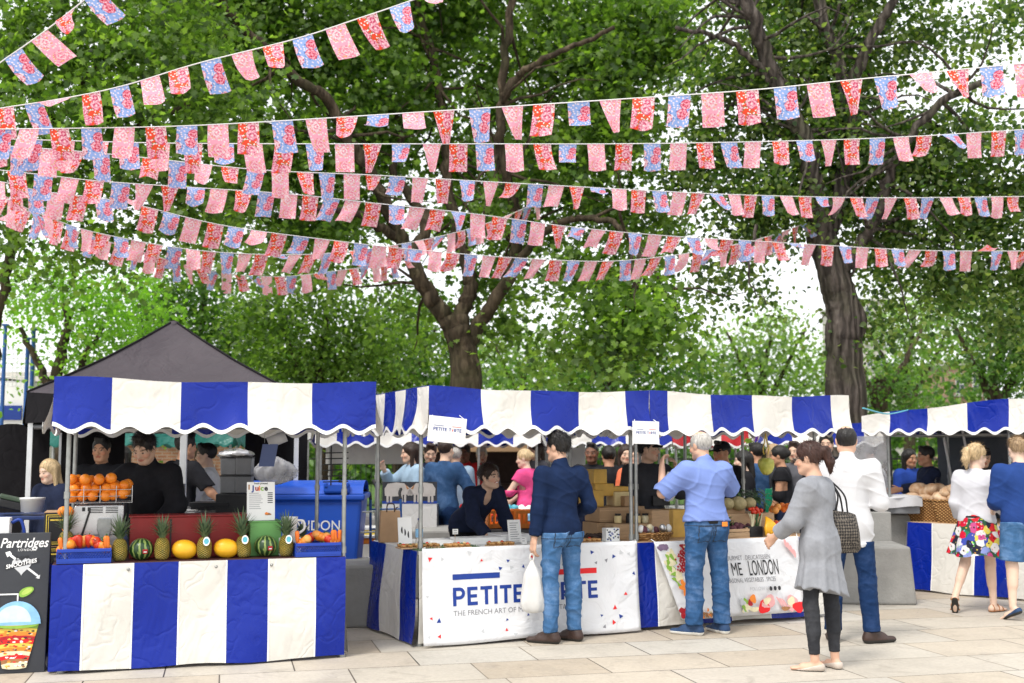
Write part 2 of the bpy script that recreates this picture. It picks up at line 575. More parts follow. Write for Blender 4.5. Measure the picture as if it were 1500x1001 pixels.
class SDF:
    """union of rounded cones and ellipsoids on a grid"""
    def __init__(s): s.p = []

    def cap(s, a, b, ra, rb=None, k=.03, fl=None, q=1.0, sub=False):
        s.p.append(('c', A3(a), A3(b), ra, ra if rb is None else rb, k, None if fl is None else A3(fl) / np.linalg.norm(fl), q, sub)); return s

    def ell(s, c, r, k=.02, Mx=None, sub=False):
        s.p.append(('e', A3(c), A3(r), np.array(Mx) if Mx is not None else np.eye(3), k, sub)); return s

    def cut(s, pt, n, lo=None, hi=None):
        s.p.append(('x', A3(pt), A3(n), lo, hi)); return s

    def mesh(s, res, disp=None):
        lo = np.full(3, 9.); hi = np.full(3, -9.)
        for p in s.p:
            if p[0] == 'c' and not p[8]:
                r = max(p[3], p[4])
                lo = np.minimum(lo, np.minimum(p[1], p[2]) - r); hi = np.maximum(hi, np.maximum(p[1], p[2]) + r)
            if p[0] == 'e' and not p[5]:
                r = p[2].max(); lo = np.minimum(lo, p[1] - r); hi = np.maximum(hi, p[1] + r)
        lo -= .035 + res * 2; hi += .035 + res * 2
        n = np.ceil((hi - lo) / res).astype(int) + 1
        D = np.full(n, .2, np.float32)
        ax = [(lo[i] + res * np.arange(n[i])).astype(np.float32) for i in range(3)]

        def block(l, h):
            sl = []
            for i in range(3):
                a = max(0, int((l[i] - lo[i]) / res)); b = min(n[i], int((h[i] - lo[i]) / res) + 2)
                sl.append(slice(a, max(a + 1, b)))
            g = np.meshgrid(*[ax[i][sl[i]] for i in range(3)], indexing='ij', sparse=True)
            return tuple(sl), g
        for p in s.p:
            if p[0] == 'c':
                _, a, b, ra, rb, k, fl, q, sub = p
                m = max(ra, rb) + k + .03
                sl, (x, y, z) = block(np.minimum(a, b) - m, np.maximum(a, b) + m)
                px, py, pz = x - a[0], y - a[1], z - a[2]
                ba = b - a
                if fl is not None:
                    w = (px * fl[0] + py * fl[1] + pz * fl[2]) * (1 / q - 1)
                    px, py, pz = px + fl[0] * w, py + fl[1] * w, pz + fl[2] * w
                    ba = ba + fl * (ba.dot(fl) * (1 / q - 1))
                bb = max(ba.dot(ba), 1e-9)
                t = np.clip((px * ba[0] + py * ba[1] + pz * ba[2]) / bb, 0, 1)
                d = np.sqrt((px - t * ba[0]) ** 2 + (py - t * ba[1]) ** 2 + (pz - t * ba[2]) ** 2) - (ra + (rb - ra) * t)
                if fl is not None: d = d * (.5 + .5 * q)
                D[sl] = np.maximum(D[sl], -d) if sub else smin(D[sl], d, k)
            elif p[0] == 'e':
                _, c, r, Mx, k, sub = p
                m = r.max() + k + .03
                sl, (x, y, z) = block(c - m, c + m)
                px, py, pz = x - c[0], y - c[1], z - c[2]
                l = [Mx[0, i] * px + Mx[1, i] * py + Mx[2, i] * pz for i in range(3)]
                k0 = np.sqrt(sum((l[i] / r[i]) ** 2 for i in range(3))) + 1e-6
                k1 = np.sqrt(sum((l[i] / r[i] ** 2) ** 2 for i in range(3))) + 1e-6
                d = k0 * (k0 - 1) / k1
                if sub:
                    h = np.clip(.5 - .5 * (D[sl] + d) / k, 0, 1)
                    D[sl] = D[sl] * (1 - h) + -d * h + k * h * (1 - h)
                else: D[sl] = smin(D[sl], d, k)
            else:
                _, c, nn, l, h = p
                sl, (x, y, z) = block(A3(l) if l is not None else lo, A3(h) if h is not None else hi)
                d = (x - c[0]) * nn[0] + (y - c[1]) * nn[1] + (z - c[2]) * nn[2]
                D[sl] = np.maximum(D[sl], d)
        if disp is not None:
            near = np.abs(D) < .05
            I = np.argwhere(near)
            D[near] += disp(lo[0] + res * I[:, 0], lo[1] + res * I[:, 1], lo[2] + res * I[:, 2]).astype(np.float32)
        D[0] = D[-1] = .1; D[:, 0] = D[:, -1] = .1; D[:, :, 0] = D[:, :, -1] = .1
        return surface_nets(D, lo, res)


def folds(seed, amp, fx=14, fy=14, fz=34, warp=1.6):
    g = np.random.default_rng(seed)
    ph = g.uniform(0, 6.28, 12)

    def f(x, y, z):
        w = warp * (np.sin(x * 9 + z * 7 + ph[0]) + np.sin(y * 11 - z * 5 + ph[1]))
        rg = lambda q: (1 - np.abs(np.sin(q * .5))) ** 3
        a = rg(x * fx * 1.6 + y * fy * .6 + z * fz + w * 1.2 + ph[2])
        b = rg(-x * fx * 2.0 + y * fy + z * fz * .8 + w * 1.5 + ph[3])
        c = rg(z * fz * 1.7 + x * fx * 1.2 - y * fy + w * .9 + ph[4])
        e = .5 + .5 * np.sin(z * 9 + x * 7 + ph[5] + w * .4); e2 = .5 + .5 * np.sin(z * 11 - x * 8 + y * 6 + ph[6])
        return amp * (.12 - a * .95 * e - b * .9 * e2 - c * .55 * (1 - e))
    return f


def rotx(a): c, s = math.cos(a), math.sin(a); return np.array([[1, 0, 0], [0, c, -s], [0, s, c]])
def rotz(a): c, s = math.cos(a), math.sin(a); return np.array([[c, -s, 0], [s, c, 0], [0, 0, 1]])
def roty(a): c, s = math.cos(a), math.sin(a); return np.array([[c, 0, s], [0, 1, 0], [-s, 0, c]])
def unit(v): v = A3(v); return v / np.linalg.norm(v)


def build_person(label, loc, heading, H=1.75, skin='light', res=.012, group=None, female=False, lean=0, side=0, twist=0,
                 la=((-.12, .02, -1), (-.05, .12, -1)), ra=((.12, .02, -1), (.05, .12, -1)), hl=None, hr=None, curl=(.5, .5),
                 ll=((-.06, 0, -1), (-.01, -.02, -1)), rl=((.06, 0, -1), (.01, -.02, -1)), toes=(8, -8), fpitch=(0, 0), ground=True,
                 head=(0, 0, 0), hair=('short', 'black'), top=None, bottom=None, shoes=None, build=1.0, extra=None, smile=False, collar=False, nolegs=False):
    s = H / 1.75
    g = thing('person', label, 'person', loc, R(heading), group)
    T = rotz(R(twist)) @ roty(R(side)) @ rotx(-R(lean))
    L = {}
    pel = np.zeros(3)
    ab = T @ A3((0, 0, .17)) * s; ch = T @ A3((0, 0.0, .34)) * s; nb = T @ A3((0, -.012, .52)) * s
    shw = (.165 if female else .19) * s * (.5 + .5 * build)
    sh = [T @ A3((sx * shw / s, -.01, .455)) * s for sx in (-1, 1)]
    arms = []
    for i, a in enumerate((la, ra)):
        e = sh[i] + unit(a[0]) * .285 * s; w = e + unit(a[1]) * .255 * s
        h = unit((hl, hr)[i]) if (hl, hr)[i] is not None else unit(a[1])
        arms.append((e, w, h))
    legs = []
    for i, l in enumerate((ll, rl)):
        hp = A3(((-1, 1)[i] * .09 * s, 0, -.03 * s))
        kn = hp + unit(l[0]) * .42 * s; an = kn + unit(l[1]) * .41 * s
        ff = rotz(R(toes[i])) @ rotx(R(fpitch[i])) @ A3((0, 1, 0)); fu = rotz(R(toes[i])) @ rotx(R(fpitch[i])) @ A3((0, 0, 1))
        legs.append((hp, kn, an, ff, fu))
    # put the lowest sole on the ground
    low = min(min((l[2] - l[4] * .085 * s + l[3] * .13 * s)[2], (l[2] - l[4] * .085 * s - l[3] * .05 * s)[2]) for l in legs)
    off = A3((0, 0, -low))
    mv = lambda p: p + off
    pel, ab, ch, nb = map(mv, (pel, ab, ch, nb)); sh = [mv(x) for x in sh]
    arms = [(mv(a), mv(b), c) for a, b, c in arms]; legs = [(mv(a), mv(b), mv(c), d, e) for a, b, c, d, e in legs]
    Hm = rotz(R(head[0])) @ rotx(R(head[1])) @ roty(R(head[2])) @ np.eye(3)
    hc = nb + (T @ A3((0, .015, .06)) + Hm @ A3((0, .012, .095))) * s
    hw = lambda x, y, z: hc + Hm @ A3((x, y, z)) * s
    front = T @ A3((0, 1, 0)); up = T @ A3((0, 0, 1))
    bw = build * s

    # --- body
    B = SDF()
    B.cap(pel - A3((.05, 0, 0)) * s, pel + A3((.05, 0, 0)) * s, .11 * bw, .11 * bw, .04, (0, 1, 0), .85)
    B.cap(pel, ch, .115 * bw, .125 * bw, .05, front, .75)
    B.cap(sh[0] * .8 + sh[1] * .2 - up * .04, sh[0] * .2 + sh[1] * .8 - up * .04, .085 * bw, .085 * bw, .06, front, .85)
    B.cap(nb - up * .05 * s, nb, .075 * s, .056 * s, .05); B.cap(nb, hw(0, -.012, -.03), .056 * s, .054 * s, .03)
    for i in (0, 1):
        e, w, h = arms[i]
        B.cap(sh[i], e, .053 * bw, .042 * bw, .05); B.cap(e, w, .041 * bw, .027 * s, .02)
        lat = np.cross(h, front if abs(h.dot(front)) < .8 else (0, 0, 1)); lat = unit(lat)          # across the palm
        pn = unit(np.cross(h, lat)) * (1 if i == 0 else 1)
        # palm faces the thigh: use the body side as the palm normal when the arm hangs
        sd = A3((1, 0, 0)) if i == 0 else A3((-1, 0, 0))
        if abs(h.dot(sd)) < .75:
            pn = unit(sd - h * h.dot(sd)); lat = unit(np.cross(h, pn))
            if lat.dot(front) < 0: lat = -lat                                                     # towards the thumb side
        pc = w + h * .085 * s
        B.cap(w, w + h * .03 * s, .026 * s, .03 * s, .015, pn, .75)
        B.cap(w + h * .035 * s - lat * .014 * s, pc - lat * .02 * s, .026 * s, .023 * s, .012, pn, .5)
        B.cap(w + h * .035 * s + lat * .014 * s, pc + lat * .02 * s, .026 * s, .023 * s, .012, pn, .5)
        for j, ln in enumerate((.066, .078, .083, .073)):
            ro = w + h * .098 * s + lat * (-.032 + .0213 * j) * s
            d = h; p0 = ro
            for kk, fr in enumerate((.45, .32, .23)):
                cc = curl[i] * (1.0 if kk else .7)
                d = unit(d * math.cos(cc) + pn * math.sin(cc)) if kk or True else d
                pn2 = d
                p1 = p0 + d * ln * fr * s
                B.cap(p0, p1, (.0095 - .0008 * kk) * s, (.0088 - .0008 * kk) * s, .003)
                p0 = p1
        tb = w + h * .03 * s + lat * .026 * s
        t1 = tb + unit(lat * .75 + h * .8 + pn * .35) * .042 * s; t2 = t1 + unit(lat * .25 + h + pn * .5) * .032 * s
        B.cap(tb, t1, .0135 * s, .011 * s, .008); B.cap(t1, t2, .0105 * s, .0085 * s, .003)
        hp, kn, an, ff, fu = legs[i]
        if not nolegs:
            B.cap(hp, kn, .080 * bw, .052 * bw, .04)
            B.cap(kn, an, .050 * bw, .034 * s, .02)
            B.cap(kn + (an - kn) * .12 - ff * .02 * s, kn + (an - kn) * .5 - ff * .016 * s, .040 * bw, .034 * bw, .04)
            sole = an - fu * .085 * s
            B.cap(sole - ff * .035 * s + fu * .035 * s, sole + ff * .09 * s + fu * .03 * s, .034 * s, .030 * s, .02)
            B.cap(sole + ff * .06 * s + fu * .022 * s, sole + ff * .165 * s + fu * .017 * s, .036 * s, .024 * s, .02, fu, .6)
    # head
    B.ell(hw(0, -.012, .035), A3((.076, .096, .092)) * s, .02, Hm)
    B.ell(hw(0, .022, -.03), A3((.060, .070, .082)) * s, .03, Hm)
    B.cap(hw(-.014, .068, -.094), hw(.014, .068, -.094), .021 * s, .021 * s, .03)
    B.cap(hw(-.05, .0, -.06), hw(-.02, .055, -.088), .024 * s, .022 * s, .03); B.cap(hw(.05, .0, -.06), hw(.02, .055, -.088), .024 * s, .022 * s, .03)
    B.cap(hw(-.03, .076, .022), hw(.03, .076, .022), .014 * s, .014 * s, .02)
    for sx in (-1, 1):
        B.ell(hw(sx * .032, .094, .002), A3((.016, .014, .010)) * s, .012, Hm, sub=True)
        B.ell(hw(sx * .031, .078, .002), A3((.0135, .0125, .0125)) * s, .002, Hm)
        B.ell(hw(sx * .042, .062, -.03), A3((.024, .024, .022)) * s, .02, Hm)
        B.ell(hw(sx * .078, -.008, -.005), A3((.010, .022, .033)) * s, .008, Hm @ roty(R(sx * 8)))
    B.cap(hw(0, .086, .008), hw(0, .109, -.028), .007 * s, .012 * s, .010); B.cap(hw(-.011, .096, -.033), hw(.011, .096, -.033), .008 * s, .008 * s, .008)
    wd = .026 if smile else .018
    for zz in (-.056, -.066): B.cap(hw(-wd, .080 - .006 * smile, zz + (.006 if smile else 0)), hw(0, .091, zz), .0065 * s, .008 * s, .006); B.cap(hw(wd, .080 - .006 * smile, zz + (.006 if smile else 0)), hw(0, .091, zz), .0065 * s, .008 * s, .006)
    V, Q = B.mesh(min(res, .010) if res > .007 else res)
    o = raw_mesh('body', V, Q, [M['skin']], g, smooth=True)
    base = A3(SKIN[skin])
    col = np.tile(np.append(base, 1), (len(V), 1))
    l = ((V - hc) @ Hm) / s
    x, y, z = np.abs(l[:, 0]), l[:, 1], l[:, 2]
    f = y > .045
    hcol = A3(HAIR_COL.get(hair[1], (.03, .02, .015)))

    def paint(m, c): col[m, :3] = c
    paint(f & (np.hypot((x - .045) / .022, (z + .03) / .02) < 1), base * A3((1.05, .85, .82)))
    paint(f & (np.hypot(x / (wd + .008), (z + .061 - (.25 * x if smile else 0)) / .0115) < 1), base * A3((.75, .42, .42)))
    if smile: paint(f & (np.hypot(x / wd, (z + .060 - .25 * x) / .0055) < 1), (.75, .72, .68))
    paint(f & (np.hypot((x - .032) / .016, (z - .002) / .0075) < 1), base * .75 + .12)
    paint(f & (np.hypot((x - .032) / .0075, (z - .002) / .0085) < 1), (.045, .025, .018))
    paint(f & (np.abs(x - .034) < .021) & (np.abs(z - .026 + .12 * np.abs(x - .03)) < .0055), hcol * .6 + base * .12)
    at_ = o.data.color_attributes.new('Col', 'FLOAT_COLOR', 'POINT')
    at_.data.foreach_set('color', col.astype(np.float32).ravel())
    info = dict(obj=g, s=s, hw=hw, Hm=Hm, hc=hc, sh=sh, arms=arms, legs=legs, pel=pel, ch=ch, nb=nb, T=T, front=front, up=up)

    # --- hair
    st, hcn = hair[0], HAIR[hair[1]] if hair[1] in HAIR else hair[1]
    hs = SDF()
    gseed = random.randint(0, 999)
    if st != 'none':
        if st == 'bald':      # fringe round the back and sides only
            hs.ell(hw(0, -.022, .012), A3((.086, .097, .066)) * s, .01, Hm)
            hs.cut(hw(0, .03, 0), Hm @ A3((0, 1, .25))); hs.cut(hw(0, -.05, .062), Hm @ A3((0, -.35, .9)))
        elif st == 'crown':   # receding crown, hair elsewhere
            hs.ell(hw(0, -.018, .03), A3((.083, .102, .092)) * s, .01, Hm)
            hs.cut(hw(0, .055, .02), Hm @ A3((0, 1, .15)))
            hs.ell(hw(0, -.022, .135), A3((.066, .07, .05)) * s, .012, Hm, sub=True)
            hs.cut(hw(0, -.02, -.055), Hm @ A3((0, 0, -1)))
        else:
            th = dict(short=.0, crop=-.006).get(st, .004)
            hs.ell(hw(0, -.02, .040), A3((.086 + th, .106 + th, .098 + th)) * s, .02, Hm)
            if st in ('short', 'crop'): hs.cap(hw(-.03, .06, .115), hw(.03, .05, .12), .024 * s, .024 * s, .03)
            hs.ell(hw(0, .12, -.04), A3((.077, .085, .118)) * s, .012, Hm, sub=True)
            if st in ('short', 'crop'): hs.cut(hw(0, -.03, -.065), Hm @ A3((0, -.25, -1))); hs.cut(hw(0, .02, -.02), Hm @ A3((0, .8, -1)))
            if st == 'ponytail':
                hs.cut(hw(0, -.03, -.06), Hm @ A3((0, -.5, -1)), None, None)
                hs.cap(hw(0, -.105, .06), hw(.0, -.145, .045), .022 * s, .03 * s, .015); hs.cap(hw(0, -.145, .045), hw(.01, -.16, -.05), .036 * s, .036 * s, .02); hs.cap(hw(.01, -.16, -.05), hw(.015, -.145, -.14), .034 * s, .008 * s, .02)
            if st == 'bun':
                hs.cut(hw(0, -.03, -.06), Hm @ A3((0, -.5, -1)), None, None)
                hs.ell(hw(0, -.125, .03), A3((.04, .035, .04)) * s, .02, Hm)
            if st == 'long':
                for sx in (-1, 1):
                    hs.cap(hw(sx * .075, -.02, .03), hw(sx * .085, .0, -.16), .03 * s, .024 * s, .03)
                hs.cap(hw(0, -.085, .02), hw(0, -.10, -.20), .06 * s, .05 * s, .04)
        nz = folds(gseed, .008 if res < .01 else .005, 85, 85, 22, 2.2)
        V, Q = hs.mesh(min(res, .009), nz)
        nv0 = len(V); V = list(map(tuple, V)); sizes = [4] * len(Q); Fl = Q.ravel().tolist()
        if res < .012 and st != 'crown':
            VA = np.array(V); r_ = np.random.default_rng(gseed)
            for kk in r_.integers(0, nv0, 900):
                p = VA[kk]; nrm = unit(p - hw(0, -.02, .02)); tg = -Hm[:, 2] * .9 - nrm * nrm.dot(-Hm[:, 2]) * .9 + r_.normal(0, .25, 3) - Hm[:, 1] * .3
                tg = unit(tg + nrm * .22); ln = r_.uniform(.02, .045) * s; sd = unit(np.cross(tg, nrm)) * .0022; b = len(V)
                V += [tuple(p - sd), tuple(p + sd), tuple(p + tg * ln + nrm * .004)]; Fl += [b, b + 1, b + 2]; sizes.append(3)
        raw_mesh('hair', V, Fl, [hcn], g, smooth=True, sizes=sizes)
    # --- top
    if top:
        tp = SDF(); m = top.get('loose', .016) * s + .006 * s
        hem = top.get('hem', -.10); slv = top.get('sleeve', 2.0)
        hemp = pel + T @ A3((0, 0, hem)) * s if hem > -.15 else pel + A3((0, 0, hem)) * s
        fl = top.get('flare', .0)
        tp.cap(pel - A3((.05, 0, 0)) * s, pel + A3((.05, 0, 0)) * s, .115 * bw + m, .115 * bw + m, .05, (0, 1, 0), .85)
        if hem < -.1:
            tp.cap(pel, hemp - A3((0, 0, .1)) * s, .14 * bw + m, (.15 + fl) * bw + m, .05, (0, 1, 0), .72)
        tp.cap(pel, ch, .128 * bw + m, .135 * bw + m, .06, front, .76)
        tp.cap(sh[0] * .8 + sh[1] * .2 - up * .05, sh[0] * .2 + sh[1] * .8 - up * .05, .092 * bw + m * .6, None, .06, front, .85)
        tp.cap(nb - up * .06 * s, nb - up * .012 * s, .085 * s, .066 * s, .05)
        if collar: tp.cap(nb - up * .02 * s, nb + up * .028 * s + T @ A3((0, .004, 0)), .067 * s, .064 * s, .012)
        for i in (0, 1):
            e, w, h = arms[i]
            tp.cap(sh[i], e, .056 * bw + m * .7, .045 * bw + m, .055)
            if slv > 1:
                t = slv - 1
                tp.cap(e, e + (w - e) * (t + .12), .045 * bw + m, .045 * bw + m + (.028 - .045) * (t * .8), .03)
                cp = e + (w - e) * t; d = unit(w - e)
            else:
                cp = sh[i] + (e - sh[i]) * slv; d = unit(e - sh[i])
            tp.cut(cp, d, cp - d * 0 - .10, cp + d * .12 + A3((.10, .10, .10)))
        if hem <= -.1: tp.cut(hemp, A3((top.get('tilt', 0), 0, -1)), hemp - .6, hemp + A3((.6, .6, .12)))
        else: tp.cut(hemp, -up, hemp - A3((.4, .4, .5)), hemp + A3((.4, .4, .1)))
        if top.get('vneck'): tp.ell(nb + front * .1 * s - up * .02 * s, A3((.045, .06, .12)) * s, .01, T, sub=True)
        ff_ = top.get('folds', folds(gseed + 1, top.get('amp', .006)))
        V, Q = tp.mesh(res, ff_)
        raw_mesh(top.get('name', 'shirt'), V, Q, [top['mat']], g, smooth=True)
    # --- bottom
    if bottom and bottom.get('type') == 'skirt':
        V, F_ = [], []
        n, rows = 72, 14
        z0, z1 = bottom['z0'] * s, bottom['z1'] * s
        for j in range(rows + 1):
            t = j / rows
            for k in range(n):
                w = 2 * math.pi * k / n
                rr = (.15 + (bottom['r'] - .15) * t ** .8) * s * (1 + .07 * t * math.sin(w * 9 + 1.5 * math.sin(w * 2)) + .05 * t * math.sin(w * 4 + 1))
                V.append((pel[0] + rr * math.cos(w) + bottom.get('sway', 0) * t * t, pel[1] + rr * .82 * math.sin(w), pel[2] + z0 + (z1 - z0) * t + .015 * math.sin(w * 4) * t))
        for j in range(rows):
            for k in range(n): F_.append((j * n + k, (j + 1) * n + k, (j + 1) * n + (k + 1) % n, j * n + (k + 1) % n))
        ob = raw_mesh('skirt', V, F_, [bottom['mat']], g, smooth=True)
    elif bottom:
        bt = SDF(); ln = bottom.get('len', 2.0); m = bottom.get('loose', .012) * s
        top_z = bottom.get('waist', .06) - .015
        bt.cap(pel - A3((.055, 0, 0)) * s, pel + A3((.055, 0, 0)) * s, .112 * bw + m * .6, None, .05, (0, 1, 0), .86)
        bt.cap(pel, pel + up * .16 * s, .12 * bw + m * .5, .12 * bw, .05, front, .78)
        for i in (0, 1):
            hp, kn, an, ff, fu = legs[i]
            bt.cap(hp - ff * .035 * s - A3((0, 0, .03)), hp - ff * .03 * s, .085 * bw + m * .5, None, .05)
            if ln > 1:
                t = ln - 1
                bt.cap(hp, kn, .084 * bw + m, .056 * bw + m * .8, .035)
                en = kn + (an - kn) * t
                bt.cap(kn, en + unit(an - kn) * .05, .054 * bw + m * .8, bottom.get('cuff', .046) * s + m, .025)
                bt.cap(kn + (an - kn) * .12 - ff * .018 * s, kn + (an - kn) * .5 - ff * .014 * s, .042 * bw + m * .8, .038 * bw + m, .04)
                bt.cut(en, unit(an - kn), en - .13, en + .16)
            else:
                en = hp + (kn - hp) * ln
                bt.cap(hp, en + unit(kn - hp) * .08, .084 * bw + m, .08 * bw + m, .035)
                bt.cut(en, unit(kn - hp), en - .16, en + .2)
        cp = pel + up * top_z * s
        bt.cut(cp, up, cp - A3((.4, .4, .1)), cp + A3((.4, .4, .5)))
        V, Q = bt.mesh(res, bottom.get('folds', folds(gseed + 2, bottom.get('amp', .005), 10, 10, 42)))
        mi = None; ms = [bottom['mat']]
        if bottom.get('name') == 'jeans' and res < .008:
            q = (V[Q].mean(1) - pel) / s; ax = np.abs(q[:, 0]); bk = q[:, 1] < 0
            top_ = top_z - .045
            inp = lambda e: (np.abs(ax - .078) < .062 - e) & (q[:, 2] < -.015 - e) & (q[:, 2] > -.145 + e - .25 * np.abs(ax - .078))
            mi = ((inp(0) & ~inp(.008) & bk) | ((ax < .0045) & bk & (q[:, 2] > -.1)) | ((np.abs(q[:, 2] - top_) < .004))).astype(int)
            ms.append(M['stitch'])
        raw_mesh(bottom.get('name', 'trousers'), V, Q, ms, g, midx=mi, smooth=True)
        if bottom.get('belt'):
            bb = MB()
            n = 40; zs = pel + up * (top_z - .02) * s
            ring = lambda dz, ad: [tuple(zs + up * dz + T @ A3(((.142 * bw + ad) * math.cos(2 * math.pi * k / n), (.108 * bw + ad) * math.sin(2 * math.pi * k / n), 0))) for k in range(n)]
            vs = ring(-.017, .012) + ring(.017, .012)
            bb.add(vs, [(k, (k + 1) % n, n + (k + 1) % n, n + k) for k in range(n)], 0, True)
            bb.build('belt', bottom['belt'], g, solid=.006)
    # --- shoes
    if shoes and not nolegs:
        for i in (0, 1):
            hp, kn, an, ff, fu = legs[i]
            sole = an - fu * .085 * s
            kind = shoes['kind']
            rt = min(res, .008)
            sd = SDF(); gap = .010 * s
            if kind in ('lace', 'sneaker'):
                sd.cap(sole - ff * .04 * s + fu * .04 * s, sole - ff * .03 * s + fu * .075 * s, .043 * s, .043 * s, .02)
                sd.cap(sole - ff * .035 * s + fu * .04 * s, sole + ff * .10 * s + fu * .035 * s, .043 * s, .040 * s, .02)
                sd.cap(sole + ff * .05 * s + fu * .03 * s, sole + ff * .185 * s + fu * .024 * s, .046 * s, .036 * s, .02, fu, .7)
                sd.cap(an + fu * .0, sole + ff * .09 * s + fu * .05 * s, .046 * s, .032 * s, .02)
                topc = an + fu * .01 * s; sd.cut(topc, fu, topc - .15, topc + .2)
            else:
                sd.cap(sole - ff * .035 * s + fu * .03 * s, sole + ff * .09 * s + fu * .022 * s, .040 * s, .036 * s, .02)
                sd.cap(sole + ff * .06 * s + fu * .022 * s, sole + ff * .18 * s + fu * .018 * s, .042 * s, .024 * s, .02, fu, .7)
                if kind == 'flat': topc = sole + fu * .045 * s; sd.cut(topc, unit(fu + ff * .25), topc - .25, topc + .25)
                if kind == 'sandal': topc = sole + fu * .014 * s; sd.cut(topc, fu, topc - .25, topc + .25)
            sd.cut(sole, -fu, sole - .25, sole + .25)
            V, Q = sd.mesh(rt)
            zc = ((V[Q].mean(1) - sole) @ fu)
            ob = raw_mesh('shoe', V, Q, [shoes['mat'], shoes.get('sole', shoes['mat'])], g, midx=(zc < shoes.get('soleh', .022) * s), smooth=True)
            if kind == 'sandal':
                st_ = MB()
                sdv = np.cross(ff, fu)
                for fo, rr, zz in ((.10, .042, .036), (.045, .036, .062), (-.03, .036, .062)):
                    st_.tube([sole + ff * fo * s + sdv * (rr * math.cos(w)) + fu * (.012 + zz * math.sin(w)) for w in np.linspace(0, math.pi, 12)], .006, 6)
                st_.build('strap', shoes['mat'], ob)
    if extra: extra(info)
    return info


HAIR_COL = dict(black=(.010, .008, .007), brown=(.028, .014, .009), auburn=(.05, .02, .014), blond=(.30, .2, .1), grey=(.3, .28, .25), ginger=(.2, .1, .05), fair=(.3, .2, .12))
# ------------------------------------------------------------------ camera, light, sky
cam = bpy.data.cameras.new('camera'); co = bpy.data.objects.new('camera', cam); C.objects.link(co)
co.location = (0, 0, CAMZ); co.rotation_euler = (math.pi / 2 + PITCH, 0, 0)
cam.sensor_width = 36; cam.lens = F / 1500 * 36; cam.clip_end = 3000; cam.clip_start = .05
cam.dof.use_dof = True; cam.dof.focus_distance = 9.3; cam.dof.aperture_fstop = 2.0
S.camera = co
EXPOSURE = .76
S.view_settings.view_transform = 'Standard'; S.view_settings.look = 'None'; S.view_settings.gamma = 1; S.view_settings.exposure = EXPOSURE
S.cycles.use_denoising = True
S.cycles.max_bounces = 8; S.cycles.diffuse_bounces = 4; S.cycles.transmission_bounces = 5; S.cycles.transparent_max_bounces = 8
S.cycles.sample_clamp_indirect = 6
W = bpy.data.worlds.new('World'); S.world = W; W.use_nodes = True
wn = W.node_tree; wn.nodes.clear()
sky = wn.nodes.new('ShaderNodeTexSky'); sky.sky_type = 'NISHITA'; sky.sun_disc = False
SUN_EL, SUN_AZ = R(58), R(215)
sky.sun_elevation = SUN_EL; sky.sun_rotation = SUN_AZ; sky.air_density = 1.0; sky.dust_density = 5.0; sky.ozone_density = .6
hs_ = wn.nodes.new('ShaderNodeHueSaturation'); hs_.inputs['Saturation'].default_value = .28; hs_.inputs['Value'].default_value = 1.0
bg = wn.nodes.new('ShaderNodeBackground'); bg.inputs[1].default_value = .15
wo = wn.nodes.new('ShaderNodeOutputWorld')
ov = wn.nodes.new('ShaderNodeMix'); ov.data_type = 'RGBA'; ov.inputs[0].default_value = .72; ov.inputs[7].default_value = (7.2, 7.4, 7.5, 1)   # thin even cloud over the sky
wn.links.new(sky.outputs[0], hs_.inputs['Color']); wn.links.new(hs_.outputs[0], ov.inputs[6]); wn.links.new(ov.outputs[2], bg.inputs[0]); wn.links.new(bg.outputs[0], wo.inputs[0])
sl = bpy.data.lights.new('sun', 'SUN'); sl.energy = 1.5; sl.angle = R(14); sl.color = (1, .955, .88)
so = bpy.data.objects.new('sun', sl); C.objects.link(so)
# the sky's rotation is measured clockwise from +Y seen from above
sd_ = Vector((math.sin(SUN_AZ) * math.cos(SUN_EL), math.cos(SUN_AZ) * math.cos(SUN_EL), math.sin(SUN_EL)))
so.rotation_euler = sd_.to_track_quat('Z', 'Y').to_euler()
so.location = sd_ * 60

